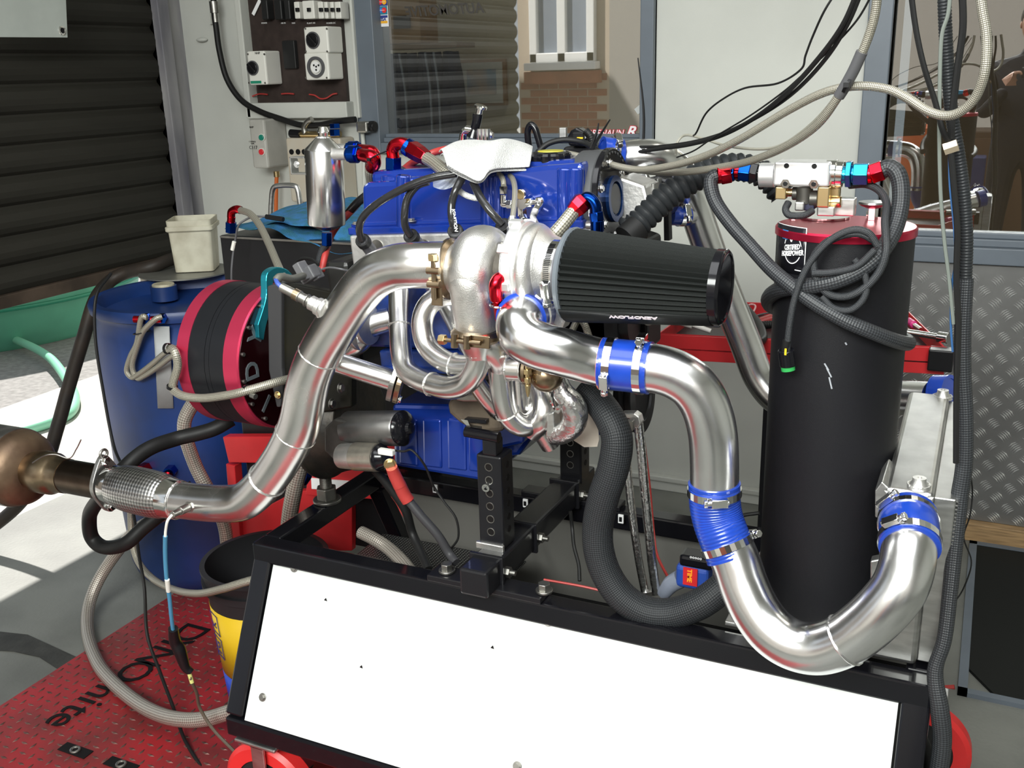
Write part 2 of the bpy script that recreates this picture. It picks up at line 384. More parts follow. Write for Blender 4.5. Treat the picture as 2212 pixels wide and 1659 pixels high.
# dark rubber mat in steel edge on the floor at the right
p0, p1 = F(2095, 1160), F(2060, 1500)
x0, y0, y1 = p0.x, p1.y, p0.y-.05
mt = thing('framed_floor_mat', 'black rubber mat with one cut corner in a steel edge on the right floor', 'floor mat', (x0+.3, (y0+y1)/2, 0))
G().bb(x0, x0+.022, y0, y1, 0, .012).bb(x0, x0+.9, y0, y0+.022, 0, .012).bb(x0, x0+.9, y1-.022, y1, 0, .012).bb(x0+.88, x0+.9, y0, y1, 0, .012).part('steel_edge', framem, mt)
G().prism([V((x0+.022,y1-.022,.001)), V((x0+.88,y1-.022,.001)), V((x0+.88,y0+.022,.001)), V((x0+.085,y0+.022,.001)), V((x0+.022,y0+.12,.001))], (0,0,.008)).part('rubber_sheet', mat('mat_rubber', (.008,.009,.008), .7), mt)
# ---- office room behind the glass
crm = mat('office_cream_wall', (.50,.45,.36), .7); brn = mat('office_brown_wall', (.20,.15,.10), .7)
G().bb(-4.3, w1x1+.6, 5.0, 5.1, 0, 2.9).bb(w1x1+.5, w1x1+.6, YW+.12, 5, 0, 2.9).bb(-4.4, -4.3, YW+.9, 5.1, 0, 2.9).struct('wall_office_back', crm)
G().bb(w1x1+.6, 4, 5.6, 5.7, 0, 2.9).struct('wall_store_back', brn)
G().bb(-3.2, 4, YW+.12, 5.7, 2.9, 3.0).bb(-3.2, 4, YW+.12, 5.7, -.1, 0).struct('ceiling_office', crm)
area('office_fill_light', (-1.6, 4.2, 2.8), (-1.9, 4.4, 0), .9, .3, 9, (1,.9,.75))  # unseen fill put in to light the office
area('store_area_light', (.9, 4.6, 2.8), (.9, 4.6, 0), .6, .3, 5, (1,.85,.6))  # unseen area light behind the right window
pf = thing('framed_picture', 'wood framed photograph with pale mount hanging in the office behind the window', 'picture', W(1042,230,4.97))
a_, b_ = W(992, 130, 4.97), W(1094, 228, 4.97)
G().bb(a_.x, b_.x, 4.965, 4.995, b_.z, a_.z).part('frame', mat('picture_wood', (.30,.17,.07), .4), pf, bev=.004)
G().bb(a_.x+.015, b_.x-.015, 4.958, 4.966, b_.z+.015, a_.z-.015).part('mount', mat('mount_card', (.62,.62,.60), .6), pf)
G().bb(a_.x+.05, b_.x-.05, 4.954, 4.959, b_.z+.06, a_.z-.05).part('print', mat('blue_print', (.25,.34,.45), .5, 0, .6, 9, (.55,.42,.33)), pf)
dk = mat('dark_blue_cloth', (.018,.022,.045), .8, 0, bump=.3, bs=20); lt = mat('light_seam_cloth', (.22,.26,.33), .7)
# dark overalls on a rail
cu = thing('hanging_dark_overalls', 'row of dark blue overalls hanging behind the glass left of the framed picture', 'clothes', W(910,290,4.6))
z1, z0 = W(910, 105, 4.6).z, W(910, 310, 4.6).z
for i in range(9):
    x = W(838+i*18, 150, 4.6).x; g = G()
    P = [V((x, 4.6+.03*math.sin(i*2), z1-.02)), V((x+.01, 4.6, (z0+z1)/2)), V((x-.008, 4.62, z0-.15))]
    g.tube(P, [.028, .042, .04], 10); g.part('garment', dk, cu)
    if i in (0, 2, 5, 6): G().tube([p+V((.012,-.042,0)) for p in P], .006, 6).part('stripe', lt, cu)
G().bb(W(825,100,4.62).x, W(990,100,4.62).x, 4.6, 4.8, z1, z1+.025).part('shelf', mat('shelf_wood', (.2,.14,.09), .6), cu)
cb = thing('cardboard_box_on_shelf', 'brown cardboard box on the shelf over the dark overalls', 'box', W(880,100,4.7))
G().bb(W(850,60,4.7).x, W(925,60,4.7).x, 4.62, 4.8, z1+.027, z1+.24).part('carton', mat('cardboard', (.33,.22,.13), .8), cb, bev=.003)
G().bb(W(870,60,4.7).x, W(905,60,4.7).x, 4.612, 4.62, z1+.1, z1+.16).part('label', mat('carton_print', (.08,.08,.09), .7), cb)
# card stickers on glass
st = thing('payment_card_sticker', 'white sticker with three payment card logos stuck inside the left edge of the window', 'sticker', W(826,30,YW))
def quad(px0, py0, px1, py1, Y, m, parent, name, th=.001, label=None):
    a, b = W(px0, py0, Y), W(px1, py1, Y); return G().bb(a.x, b.x, Y, Y+th, b.z, a.z).part(name, m, parent, label=label)
Ys = YW+.024
quad(811, -22, 840, 57, Ys, mat('sticker_white', (.85,.85,.85), .4), st, 'backing')
quad(814, -16, 837, 12, Ys-.001, mat('navy_print', (.03,.05,.25), .4), st, 'logo_panel'); quad(814, 14, 837, 31, Ys-.001, mat('teal_print', (.03,.22,.32), .4), st, 'logo_panel')
quad(814, 34, 837, 38, Ys-.001, mat('navy_print', (0,0,0)), st, 'logo_stripe'); quad(814, 46, 837, 50, Ys-.001, mat('amber_print', (.9,.45,.03), .4), st, 'logo_stripe')
for py, c1, c2 in ((4, (.8,.03,.03), (.95,.45,.02)), (22, (.03,.2,.65), (.8,.03,.03))):
    for k, cc in ((-1, c1), (1, c2)):
        c = W(825.5+k*4.5, py, Ys-.002); G().cyl(c, c+V((0,-.0008-.0004*k,0)), .0095, n=20).part('logo_disc', mat('disc%d%d' % (py, k), cc, .4), st)
lettering('VISA', .016, W(825.5, 42, Ys-.0015), (1,0,0), (0,0,1), MATS['navy_print'], st, shear=.2, bold=.0004)
lettering('MasterCard', .005, W(825.5, 4, Ys-.004), (1,0,0), (0,0,1), MATS['sticker_white'], st)
lettering('Maestro', .006, W(825.5, 22, Ys-.004), (1,0,0), (0,0,1), MATS['sticker_white'], st)
ad = thing('lettered_sticker', 'red and white lettered sticker at the bottom right corner of the office window', 'sticker', W(1320,285,YW))
redpr = mat('red_print', (.75,.03,.08), .4); whpr = mat('white_print', (.9,.9,.9), .4)
uxs = (W(1350,286,Ys)-W(1250,286,Ys)).normalized()
for m_, dy, bo in ((redpr, 0, .0016), (whpr, -.001, .0)):
    lettering('ADRENALIN', .030, W(1300, 288, Ys+dy), (1,0,0), (0,0,1), m_, ad, bold=bo, shear=.25, sx=.95)
    lettering('R', .048, W(1362, 285, Ys+dy), (1,0,0), (0,0,1), m_, ad, bold=bo+.001, shear=.35, sx=1.15)
lettering('AUTOMOTIVE', .05, W(960, 22, Ys), (-1,0,0), (0,0,1), mat('dark_print', (.05,.045,.04), .5), None, name='window_lettering', bold=.001, shear=.2)
o = bpy.data.objects['window_lettering']; o['label'] = 'faint dark lettering on the office window seen from behind, at the top of the glass'; o['category'] = 'sign'
tp = G().box(W(1381, 236, Ys), (.028, .001, .022), (V((.8,0,.6)), V((0,1,0)), V((-.6,0,.8)))).top('clear_tape_scrap', mat('pale_tape', (.55,.57,.56), .3), 'small pale scrap of tape stuck near the right edge of the office window', 'tape')
# ---- building seen mirrored in the glass: stands behind the camera across the forecourt
YB = 2*YW - 10.5
def VB(px, py, Yv=10.5): p = W(px, py, Yv); return V((p.x, 2*YW-Yv, p.z))
brickm = mat('red_brick', (.42,.14,.07), .8, 0, .35, 5, bump=.4); mort = mat('pale_mortar', (.50,.42,.33), .9)
xr, xl = VB(1118, 100).x, VB(1308, 100).x
xa, xb_ = min(xr, xl), max(xr, xl)
bb_ = thing('brick_building', 'red brick building with a white window mirrored in the office window', 'building', ((xa+xb_)/2, YB, 0))
G().bb(xa-.02, xb_+.02, YB-.3, YB, 0, 4.2).part('mortar_core', mort, bb_)
me = G().bb(-.107, .107, -.02, .006, -.035, .035).mesh('brick', brickm); cnt = 0
wx0, wx1, wz0 = VB(1285, 100).x, VB(1145, 100).x, VB(1200, 160).z
wx0, wx1 = min(wx0, wx1), max(wx0, wx1)
for j in range(5, 40):
    for i in range(-1, 7):
        x = xa+.11+i*.228+(.114 if j % 2 else 0); z = .04+j*.08
        if x < xa+.05 or x > xb_-.05 or cnt > 290: continue
        if wx0-.1 < x < wx1+.1 and z > wz0-.02: continue
        o = bpy.data.objects.new('brick', me); C.objects.link(o); o.parent = bb_; o.matrix_parent_inverse = Matrix.Translation(-V(bb_.location)); o.location = (x, YB, z); cnt += 1
wf = mat('white_window_paint', (.9,.9,.88), .4)
g = G(); 
for q in ((wx0, wx0+.09), ((wx0+wx1)/2-.05, (wx0+wx1)/2+.05), (wx1-.09, wx1)): g.bb(q[0], q[1], YB, YB+.09, wz0+.12, 4.1)
g.bb(wx0, wx1, YB, YB+.09, wz0+.12, wz0+.22); g.part('window_frame', wf, bb_, bev=.01)
G().bb(wx0-.04, wx1+.04, YB, YB+.16, wz0+.04, wz0+.12).part('sill', wf, bb_, bev=.01)
G().bb(wx0-.06, wx1+.06, YB, YB+.12, wz0-.1, wz0+.03).part('brick_sill', brickm, bb_, bev=.01)
G().bb(wx0+.09, wx1-.09, YB-.02, YB+.03, wz0+.22, 4.1).part('pane', mat('dim_pane', (.25,.29,.35), .15), bb_)
G().bb(xb_+.02, 6, YB-.3, YB, 0, 4.2).top('rendered_wall', mat('grey_render', (.36,.34,.31), .8), 'plain grey rendered wall beside the mirrored brick building', 'wall')
G().bb(-9, xa-.02, YB+1, YB+1.3, 0, 3.2).top('dark_board_fence', mat('dark_boards', (.10,.08,.06), .8), 'dark board fence beside the mirrored brick building', 'fence')  # dark boards in one even base colour
# ================================================================== LEFT SIDE: outside, wall fittings, drum, bucket, plate
# green round trough and hose outside the roller door
grn = mat('green_plastic', (.16,.56,.40), .4, 0, .15, 4)
c = F(90, 640, .0); gc = V((-6.15, 4.45, -.04))
tr_ = thing('green_trough', 'big round green plastic trough on the ground outside the roller door', 'trough', gc)
G().lathe(gc, (0,0,1), [(0,.01), (0,.98), (.03,1.0), (.26,1.06), (.29,1.10), (.5,1.16), (.52,1.2), (.55,1.2), (.55,1.13), (.1,1.0), (.08,.01)], 64, False).part('tub', grn, tr_)
G().torus(gc+V((0,0,.27)), (0,0,1), 1.085, .014, 64, 8).part('rim_band', mat('dark_green_plastic', (.03,.28,.18), .4), tr_)
q = W(120, 668, 4.0)
hose('garden_hose', 'pale green garden hose curving over the ground outside the roller door', 'hose',
     [], .02, mat('pale_green_hose', (.30,.72,.52), .35)) if False else None
GH = [F(x, y, .022) for x, y in ((-140,775),(-60,738),(0,726),(55,743),(110,775),(150,830),(162,865),(150,893),(110,912),(60,928),(20,938),(-40,950))]
G().tube(GH, .024, 12).top('garden_hose', mat('pale_green_hose', (.28,.66,.46), .35), 'pale green garden hose curving over the ground outside the roller door', 'hose')
# hanging sheet on the door
sh = thing('hanging_sheet', 'pale grey eyeleted sheet hanging at the top left in front of the roller door', 'banner', (-2.6, 1.7, 1.6))
shm = mat('pale_sheet', (.50,.54,.50), .6, 0, .1, 10)
Pq = [XX(-40,-60,-2.85), XX(138,-60,-2.85), XX(144,81,-2.85), XX(-40,80,-2.85)]
G().prism(Pq, (.004,0,0)).part('sheet', shm, sh)
e = XX(134, 66, -2.845); G().torus(e, (1,0,0), .012, .004, 20, 8).part('eyelet', chrome, sh); G().cyl(e, e+V((.002,0,0)), .010).part('eyelet_hole', black, sh)
# switchboard
sb = thing('switchboard', 'dark brown switchboard in a white painted surround left of the office window', 'switchboard', W(645,255,YW))
def R(px0, py0, px1, py1, Y0, Y1, g=None):      # box whose front face fills a pixel rectangle at Y0
    a, b = W(px0, py0, Y0), W(px1, py1, Y0); return (g or G()).bb(min(a.x,b.x), max(a.x,b.x), Y0, Y1, min(a.z,b.z), max(a.z,b.z))
Yf = YW-.05
brd = mat('brown_switch_panel', (.045,.032,.028), .5, 0, .3, 30)
R(531, -40, 750, 223, YW-.02, YW-.001).part('backboard', brd, sb)
for q in ((513,-40,531,255), (750,-40,777,255), (531,223,750,255)): R(*q, Yf, YW).part('surround_board', wallm, sb, bev=.004)
def scr(parent, pts, Y, r=.0035):
    for p in pts: q = W(*p, Y); G().cyl(q, q+V((0,-.002,0)), r, n=10).part('screw', dsteel, parent)
def iso(px0, py0, px1, py1, knob, kr, lab):
    Yb = YW-.115; R(px0, py0, px1, py1, Yb, YW-.02).part('switch_housing', white, sb, bev=.006, label=lab)
    k = W(*knob, Yb-.002); s = scale_at(*knob, Yb)
    G().ring(k, (0,1,0), kr*s*1.18, kr*s*.9, .006).part('dial_ring', grey, sb)
    G().cyl(k, k+V((0,-.007,0)), kr*s, n=28).part('knob', black, sb, bev=.003)
    G().box(k+V((0,-.010,0)), (kr*s*2, .008, .012), (V((.7,0,-.7)), V((0,1,0)), V((.7,0,.7)))).part('knob_grip', black, sb, bev=.003)
iso(532, 111, 578, 183, (546, 147), 13, 'square white isolator switch at the lower left')
lettering('NHP', .012, W(556, 115, YW-.1165), (1,0,0), (0,0,1), black, sb)
R(541, 175, 564, 180, YW-.1175, YW-.115).part('rating_label', mat('green_print', (.02,.25,.15), .4), sb)
iso(655, 59, 711, 114, (676, 87), 15, 'white isolator switch with round dark knob')
Yb = YW-.115
R(656, 115, 712, 172, Yb, YW-.02).part('socket_housing', white, sb, bev=.006, label='white round-faced power socket')
k = W(683, 145, Yb-.002); s = scale_at(683, 145, Yb)
G().ring(k, (0,1,0), 22*s, 16*s, .012).part('socket_collar', grey, sb); G().cyl(k, k+V((0,-.004,0)), 12*s, n=28).part('socket_face', mat('pale_plastic', (.8,.8,.78), .4), sb)
for dx, dy in ((-5,-4), (5,-4), (0,6), (0,-1)): q = W(683+dx, 145+dy, Yb-.0065); G().cyl(q, q+V((0,-.001,0)), 2.2*s, n=10).part('pin_hole', black, sb)
scr(sb, [(660,62),(706,62),(661,111),(707,111),(661,168),(706,168),(536,117),(571,117),(538,179),(573,179)], Yb-.0005)
for i, (x0, x1) in enumerate(((634,648), (652,680), (685,699), (699,709), (712,722), (722,737))):
    R(x0, 4 if i != 1 else 2, x1, 40, YW-.075, YW-.02).part('circuit_breaker', white, sb, bev=.003)
    R((x0+x1)/2-4, 17, (x0+x1)/2+3, 25, YW-.085, YW-.075).part('breaker_toggle', black, sb, bev=.001)
for x0, x1 in ((562,580), (590,610), (612,628)): R(x0, 0, x1, 42, YW-.06, YW-.02).part('fuse_holder', mat('dark_bakelite', (.02,.02,.02), .3), sb, bev=.004)
R(608, 88, 640, 148, YW-.04, YW-.02).part('empty_fuse_block', MATS['dark_bakelite'], sb, bev=.003)
q = W(554, 16, YW-.03); G().box(q, (.065,.002,.014), (V((.62,0,.78)), V((0,1,0)), V((-.78,0,.62)))).part('paper_tag', whpr, sb)
for x, t in ((571,'POWER'), (612,'AIR IN'), (634,'FAN'), (672,'PLANT AIR'), (715,'POWER DC')): lettering(t, .008, W(x, 50, YW-.0215), (1,0,0), (0,0,1), whpr, sb)
for P in ([(545,208),(560,203),(578,204)], [(608,203),(622,202),(635,203)], [(668,204),(680,206),(692,213),(705,212),(718,204),(728,202)]):
    G().tube([W(x, y, YW-.03) for x, y in P], .003, 8).part('red_wire', redl, sb)
# wall hook and conduit stub
G().ball(W(436, 86, YW-.012), .017, (1.6,.8,.5)).top('wall_hook', wallm, 'small paint-covered hook on the wall beside the roller door', 'hook')
R(447, -30, 452, 52, YW-.02, YW-.001).top('conduit_stub', wallm, 'thin painted conduit stub at the top of the wall beside the roller door', 'conduit')
# black air hose from above to the wall valve
ah = thing('air_hose', 'black air hose sweeping from above down the wall to the small wall valve', 'hose', W(640,270,YW-.06))
G().tube([W(x, y, YW-.07) for x, y in ((460,-30),(463,30),(467,60),(474,110),(490,170),(520,215),(560,240),(610,258),(650,270),(690,270),(730,262),(768,258))], .0115, 12).part('hose', rubber, ah)
G().cyl(W(461,3,YW-.07), W(464,28,YW-.07), .017, n=12).cyl(W(464,28,YW-.07), W(466,48,YW-.07), .011).part('ferrule', dsteel, ah)
wv = thing('wall_valve', 'small dark valve with thin downpipe at the lower left corner of the office window', 'valve', W(785,280,YW-.03))
R(768, 263, 793, 287, YW-.09, YW-.03).part('valve_body', dsteel, wv, bev=.006)
q = W(800, 273, YW-.06); G().cyl(q, q+V((.022,0,0)), .02, n=16).part('handwheel', black, wv, bev=.003)
G().tube([W(783,287,YW-.05), W(786,330,YW-.05), W(787,400,YW-.05)], .008, 10).part('downpipe', wallm, wv)
# starter box, rusty box and pipework
sx = thing('push_button_starter', 'grey starter box with green and red push buttons on the wall below the switchboard', 'starter box', W(570,365,YW))
g = G(); a = [W(537,258,YW-.12), W(583,262,YW-.12), W(580,368,YW-.12), W(543,361,YW-.12)]
R(536, 258, 580, 364, YW-.14, YW-.005).part('box_body', mat('pale_grey_enamel', (.46,.45,.41), .45, 0, .15, 10), sx, bev=.008)
for y, mm in ((297, mat('green_button', (.01,.20,.14), .35)), (328, mat('red_button', (.65,.03,.04), .35))):
    q = W(566, y, YW-.142); G().ring(q, (0,1,0), .014, .011, .006).part('button_collar', white, sx); G().cyl(q, q+V((0,-.008,0)), .0115, n=20).part('push_button', mm, sx, bev=.002)
lettering('NHP', .010, W(543, 275, YW-.142), (1,0,0), (0,0,1), black, sx); lettering('C117', .018, W(547, 319, YW-.142), (1,0,0), (0,0,1), black, sx); lettering('CONTROL\nGEAR', .007, W(545, 308, YW-.142), (1,0,0), (0,0,1), black, sx)
G().cyl(W(597,370,YW-.06), W(598,382,YW-.06), .012, n=12).part('cable_gland', brass, sx); G().tube([W(598,380,YW-.06), W(597,400,YW-.06), W(596,470,YW-.06)], .008, 8).part('orange_cable', mat('orange_cable', (.55,.12,.02), .5), sx)
rb = thing('rust_spotted_control_box', 'cream rust-spotted control box with a row of round holes behind the catch can', 'control box', W(660,435,YW))
R(616, 298, 745, 440, YW-.10, YW-.005).part('box_body', mat('rust_spotted_cream', (.50,.46,.38), .5, 0, .6, 22, (.50,.44,.35)), rb, bev=.008)
for x in (630, 644, 657, 722): q = W(x, 328, YW-.1005); G().cyl(q, q+V((0,-.002,0)), .0105, n=18).part('knockout_hole', black, rb)
pw = thing('compressed_air_pipework', 'brass and blue pipe fittings on the wall above the cream control box', 'pipework', W(680,290,YW-.06))
G().tube(PP([(660,292,YW-.08),(658,275,YW-.08),(666,262,YW-.08),(674,258,YW-.08)]), .012, 12).part('bent_pipe', dsteel, pw)
G().cyl(W(628,288,YW-.08), W(650,290,YW-.08), .016, n=12).part('end_cap', black, pw); G().cyl(W(648,290,YW-.08), W(735,290,YW-.08), .012, n=12).part('cross_pipe', brass, pw)
for y0, y1 in ((267,277), (279,293)): G().hexa(W(723,y0,YW-.09), W(724,y1,YW-.09), .021).part('blue_union', blan, pw, bev=.001)
# bent silver handle
G().tube(PP([(585,470,2.35),(586,440,2.35),(590,408,2.35),(604,401,2.35),(634,401,2.35),(643,410,2.35),(649,445,2.35)]), .0075, 10).top('bent_silver_handle', alurough, 'bent silver rod handle standing behind the black cabinet by the blue towel', 'handle')
# ---- blue drum
dc = V((-2.17, 2.27, 0)); dr = thing('blue_plastic_drum', 'large blue plastic drum with duct tape strip and dirty lid by the roller door', 'drum', dc)
drm = mat('blue_drum_plastic', (.007,.036,.17), .42, 0, .35, 5, (.008,.026,.10), bump=.06)
G().lathe(dc, (0,0,1), [(0,.01), (0,.235), (.02,.262), (.06,.274), (.3,.283), (.62,.283), (.80,.277), (.835,.268), (.85,.272), (.855,.285), (.875,.288), (.885,.283), (.885,.262), (.845,.255), (.83,.15), (.83,.01)], 72, False).part('barrel', drm, dr)
def on_drum(px, py, r=.284):                     # ray hit with the drum's cylinder
    d = ray(px, py); o = CAM-dc; A = d.x**2+d.y**2; B = 2*(o.x*d.x+o.y*d.y); Cc = o.x**2+o.y**2-r*r; t = (-B-math.sqrt(max(0, B*B-4*A*Cc)))/(2*A); return CAM+d*t
def patch(px0, py0, px1, py1, hit, m, parent, name, nx=8, ny=2, kx0=0, th=.001, label=None):
    g = G(); g.v = [hit(px0+(px1-px0)*i/nx+kx0*j/ny, py0+(py1-py0)*j/ny) for j in range(ny+1) for i in range(nx+1)]
    for j in range(ny):
        for i in range(nx): a = j*(nx+1)+i; g.face((a, a+1, a+nx+2, a+nx+1), True)
    return g.part(name, m, parent, label=label, solid=th)
patch(332, 705, 366, 882, lambda x, y: on_drum(x, y, .286), mat('duct_tape', (.36,.37,.37), .35, 0, .2, 14, bump=.3, bs=40), dr, 'duct_tape_strip', kx0=9)
q = F(354, 627, .868); G().cyl(q-V((0,0,.03)), q+V((0,0,.015)), .040, n=24).part('bung_collar', drm, dr); G().cyl(q+V((0,0,.012)), q+V((0,0,.022)), .034, n=24).part('bung_cap', mat('dirty_cream_cap', (.50,.46,.33), .5, 0, .4, 40), dr, bev=.003)
for px in (318, 353):
    q = on_drum(px, 686, .283); d = (q-dc); d.z = 0; t = V((-d.y, d.x, 0)).normalized()
    G().hexa(q, q+d.normalized()*.02, .014).part('blue_fitting', blan, dr); G().cyl(q+d.normalized()*.02, q+d.normalized()*.02-t*.028, .010, n=12).part('red_hose_end', rdan, dr)
for px, py in ((318,1010), (372,1015)):
    q = on_drum(px, py, .283); d = (q-dc); d.z = 0; d.normalize(); G().hexa(q, q+d*.03, .018).part('lower_fitting', blan if px > 330 else rdan, dr); G().cyl(q+d*.03, q+d*.05-V((0,0,.02)), .014, n=12).part('lower_hose_end', rdan, dr)
g = G(); 
tub_c = F(415, 583, .90)
G().cyl(F(402,588,.890), F(402,588,.890)+V((0,0,.004)), .150, n=56).top('round_metal_plate', mat('dirty_sheet_steel', (.30,.30,.27), .42, .7, .35, 9), 'round dirty sheet metal plate lying on top of the blue drum', 'plate')
tb = thing('cream_plastic_tub', 'small dirty cream square plastic tub standing on the round plate on the drum', 'tub', tub_c)
tubm = mat('dirty_cream_plastic', (.55,.53,.42), .5, 0, .4, 14, (.40,.37,.28))
def sq_ring(c, h, z, r=.012, n=5):
    out = []
    for qx, qy in ((1,1), (-1,1), (-1,-1), (1,-1)):
        a0 = math.atan2(qy, qx)-math.pi/4
        for k in range(n): a = a0+math.pi/2*k/(n-1); out.append((c[0]+qx*(h-r)+r*math.cos(a), c[1]+qy*(h-r)+r*math.sin(a), z))
    return out
def sq_lathe(c, prof, ang=0, r=.012):
    R_ = []
    for z, h in prof:
        R_.append([Matrix.Rotation(ang, 3, 'Z') @ V(p) + V(c) for p in sq_ring((0,0), h, z, r)])
    return R_
TC = F(412, 585, .895)+V((0,.035,0))
G().rings(sq_lathe(TC, [(0,.058),(.002,.062),(.135,.068),(.135,.072),(.148,.073),(.15,.070),(.17,.071),(.17,.068),(.02,.060),(.01,.058)], .55)).part('tub', tubm, tb)
G().rings(sq_lathe(TC, [(.134,.071),(.138,.075),(.150,.075),(.152,.071)], .55), False).part('rim_ledge', tubm, tb)
# thick dark strap hose looping down from the drum
hose('thick_dark_hose', 'thick brown-black hose running from the drum top down past the roller door', 'hose',
     [(420,548,2.6),(370,560,2.52),(325,577,2.45),(270,590,2.42),(235,610,2.38),(205,650,2.3),(180,730,2.25),(150,830,2.2),(125,920,2.15),(95,1010,2.1),(40,1090,2.05),(-30,1150,2.0)], .022, mat('rusty_black_hose', (.035,.026,.02), .5, 0, .6, 12, (.02,.018,.016)), n=12)
hose('thin_black_cable', 'thin black cable hanging down the front of the blue drum to the red plate', 'cable',
     [(240,590,2.0),(208,640,1.93),(206,730,1.9),(222,840,1.88),(245,960,1.85),(268,1020,1.8),(290,1120,1.75),(300,1200,1.7),(312,1270,1.66),(318,1370,1.62),(345,1450,1.58),(375,1530,1.52),(400,1600,1.46),(450,1680,1.4)], .0042, rubber, n=8)
# ---- black pail
bc = V((-1.50, 1.71, .006)); pb = thing('black_plastic_pail', 'open black plastic pail with yellow and blue label standing on the red plate', 'pail', bc)
pm_ = mat('black_pail_plastic', (.022,.022,.024), .38)
G().lathe(bc, (0,0,1), [(0,.01),(0,.118),(.005,.122),(.335,.142),(.335,.152),(.352,.153),(.352,.146),(.375,.147),(.378,.153),(.386,.153),(.386,.141),(.33,.138),(.01,.118),(.008,.01)], 64, False).part('pail_body', pm_, pb)
def lathe_arc(c, prof, a0, a1, n, m, parent, name, label=None):
    g = G(); R_ = []
    for z, r in prof: R_.append([V((c[0]+r*math.cos(a0+(a1-a0)*k/n), c[1]+r*math.sin(a0+(a1-a0)*k/n), c[2]+z)) for k in range(n+1)])
    b = 0
    for r in R_: g.v += r
    for j in range(len(R_)-1):
        for k in range(n): i = j*(n+1)+k; g.face((i, i+1, i+n+2, i+n+1), True)
    return g.part(name, m, parent, label=label, solid=.0006)
lathe_arc(bc, [(.115,.1302),(.295,.1410)], math.pi*.75, math.pi*1.9, 30, yellow, pb, 'yellow_label')
lathe_arc(bc, [(.006,.1236),(.114,.1301)], math.pi*.75, math.pi*1.9, 30, mat('blue_label', (.02,.06,.45), .4), pb, 'blue_label')
def on_pail(v, a0, z0, ro=.0006): # wrap text: x along circumference upward rotated 90
    z = z0+v.x; r = .1236+(.0575*(z))+.0022+ro+v.z; a = a0-v.y/.135
    return V((bc.x+r*math.cos(a), bc.y+r*math.sin(a), bc.z+z))
navy = mat('navy_ink', (.02,.04,.22), .4)
for z, t in ((.255, 'K'), (.19, 'TG')):
    lettering(t, .034, (0,0,0), (1,0,0), (0,1,0), navy, pb, fn=lambda v, z=z: on_pail(v, math.pi*1.34, z), sx=.9)
    for q in ((-.026,-.022,.003,.044), (.026,-.022,.003,.044), (-.026,-.022,.052,.003), (-.026,.022,.052,.003)):
        g = G(); x0, y0, w_, h_ = q
        g.v = [on_pail(V((x, y, 0)), math.pi*1.34, z) for x, y in ((x0,y0),(x0+w_,y0),(x0+w_,y0+h_),(x0,y0+h_))]; g.face((0,1,2,3)); g.part('label_border', navy, pb, solid=.0005)
# ---- red chequer plate on the floor with cut-out lettering
mx0, mx1, my0, my1 = -2.13, -.35, .7, 2.03
mp_ = thing('red_floor_plate', 'worn red painted tread plate on the floor with cut-out lettering', 'floor plate', ((mx0+mx1)/2, 1.4, 0))
rpm = mat('worn_red_paint', (.40,.022,.028), .42, .2, .5, 7, (.20,.03,.03), bump=.2, bs=60, detail=8)
G().bb(mx0, mx1, my0, my1, 0, .006).part('plate', rpm, mp_, bev=.001)
g = G(); pt = .0285; wear = mat('worn_tread_tops', (.20,.10,.085), .4, .5, .5, 18)
for i in range(int((mx1-mx0)/pt)):
    for j in range(int((my1-my0)/pt)):
        c = V((mx0+(i+.5)*pt, my0+(j+.5)*pt, .006)); s = math.radians(0 if (i+j) % 2 else 90)
        bar3(g, c, s, .024, .008, .0022, V((1,0,0)), V((0,1,0)), V((0,0,1)))
g.part('raised_treads', wear, mp_, kind='stuff')
cut = mat('cut_out_black', (.004,.003,.003), .6)
LP_ = {'e': (142,1560), 't': (178,1540), 'i': (205,1520), 'm': (240,1492), 'O': (303,1455), 'N': (342,1420), 'Y': (388,1396), 'D': (425,1372)}
for ch, p in LP_.items():
    q = F(*p, .0065); q.x = -1.93+ (0 if ch not in 'ONYD' else .004)
    lettering(ch, .125 if ch in 'DYNO' else .12, V((q.x, q.y, .0088)), (0,-1,0), (1,0,0), cut, mp_, name='cut_out_letter', th=.0006)
for p in ((163,1622), (262,1653)):
    q = F(*p, .0065); g = G().box(V((q.x, q.y, .008)), (.085, .030, .002)); g.part('bolt_slot', cut, mp_, bev=.0008)
    G().torus(V((q.x, q.y, .010)), (0,0,1), .010, .003, 20, 8).part('bolt_ring', dsteel, mp_); 
# ---- hoses round the drum
def dh(pts, r=.010): return [on_drum(x, y, .284+r+o) for x, y, o in pts]
H = [((318,686,.02),(305,688,.02),(296,740,.01),(282,770,.006),(274,800,.006),(285,815,.006),(300,808,.012),(330,785,.02),(360,760,.03),(392,748,.05)),
     ((350,684,.02),(335,690,.025),(310,715,.02),(298,745,.012),(286,790,.008),(296,816,.006),(312,812,.012),(345,790,.03),(375,768,.05),(400,762,.06))]
lb = ['braided hose from the left fitting of the blue drum, looping to the crimson absorber', 'braided hose from the right fitting of the blue drum, looping to the crimson absorber']
for h, l_ in zip(H, lb): G().tube(dh(h), .0078, 14).top('braided_hose', brdS, l_, 'hose', 'small braided hoses on the blue drum')
ztm = black
def ziptie(px, py, Y, r, d, label, tail=0, wd=.004):
    t = thing('cable_tie', label, 'cable tie', W(px, py, Y)); c = W(px, py, Y)
    G().ring(c, d, r+.0015, r, wd).part('strap', black, t); a, b = frame(d); G().box(c+a*(r+.003), (.007,.006,.006)).part('tie_head', black, t)
    if tail: G().tube([c+a*(r+.003), c+V(tail)*.5+a*r*1.2, c+V(tail)], .0013, 6).part('tail', black, t)
    return t
q = on_drum(306, 718, .30); t = thing('cable_tie', 'thin black cable tie binding the two braided hoses on the blue drum', 'cable tie', q)
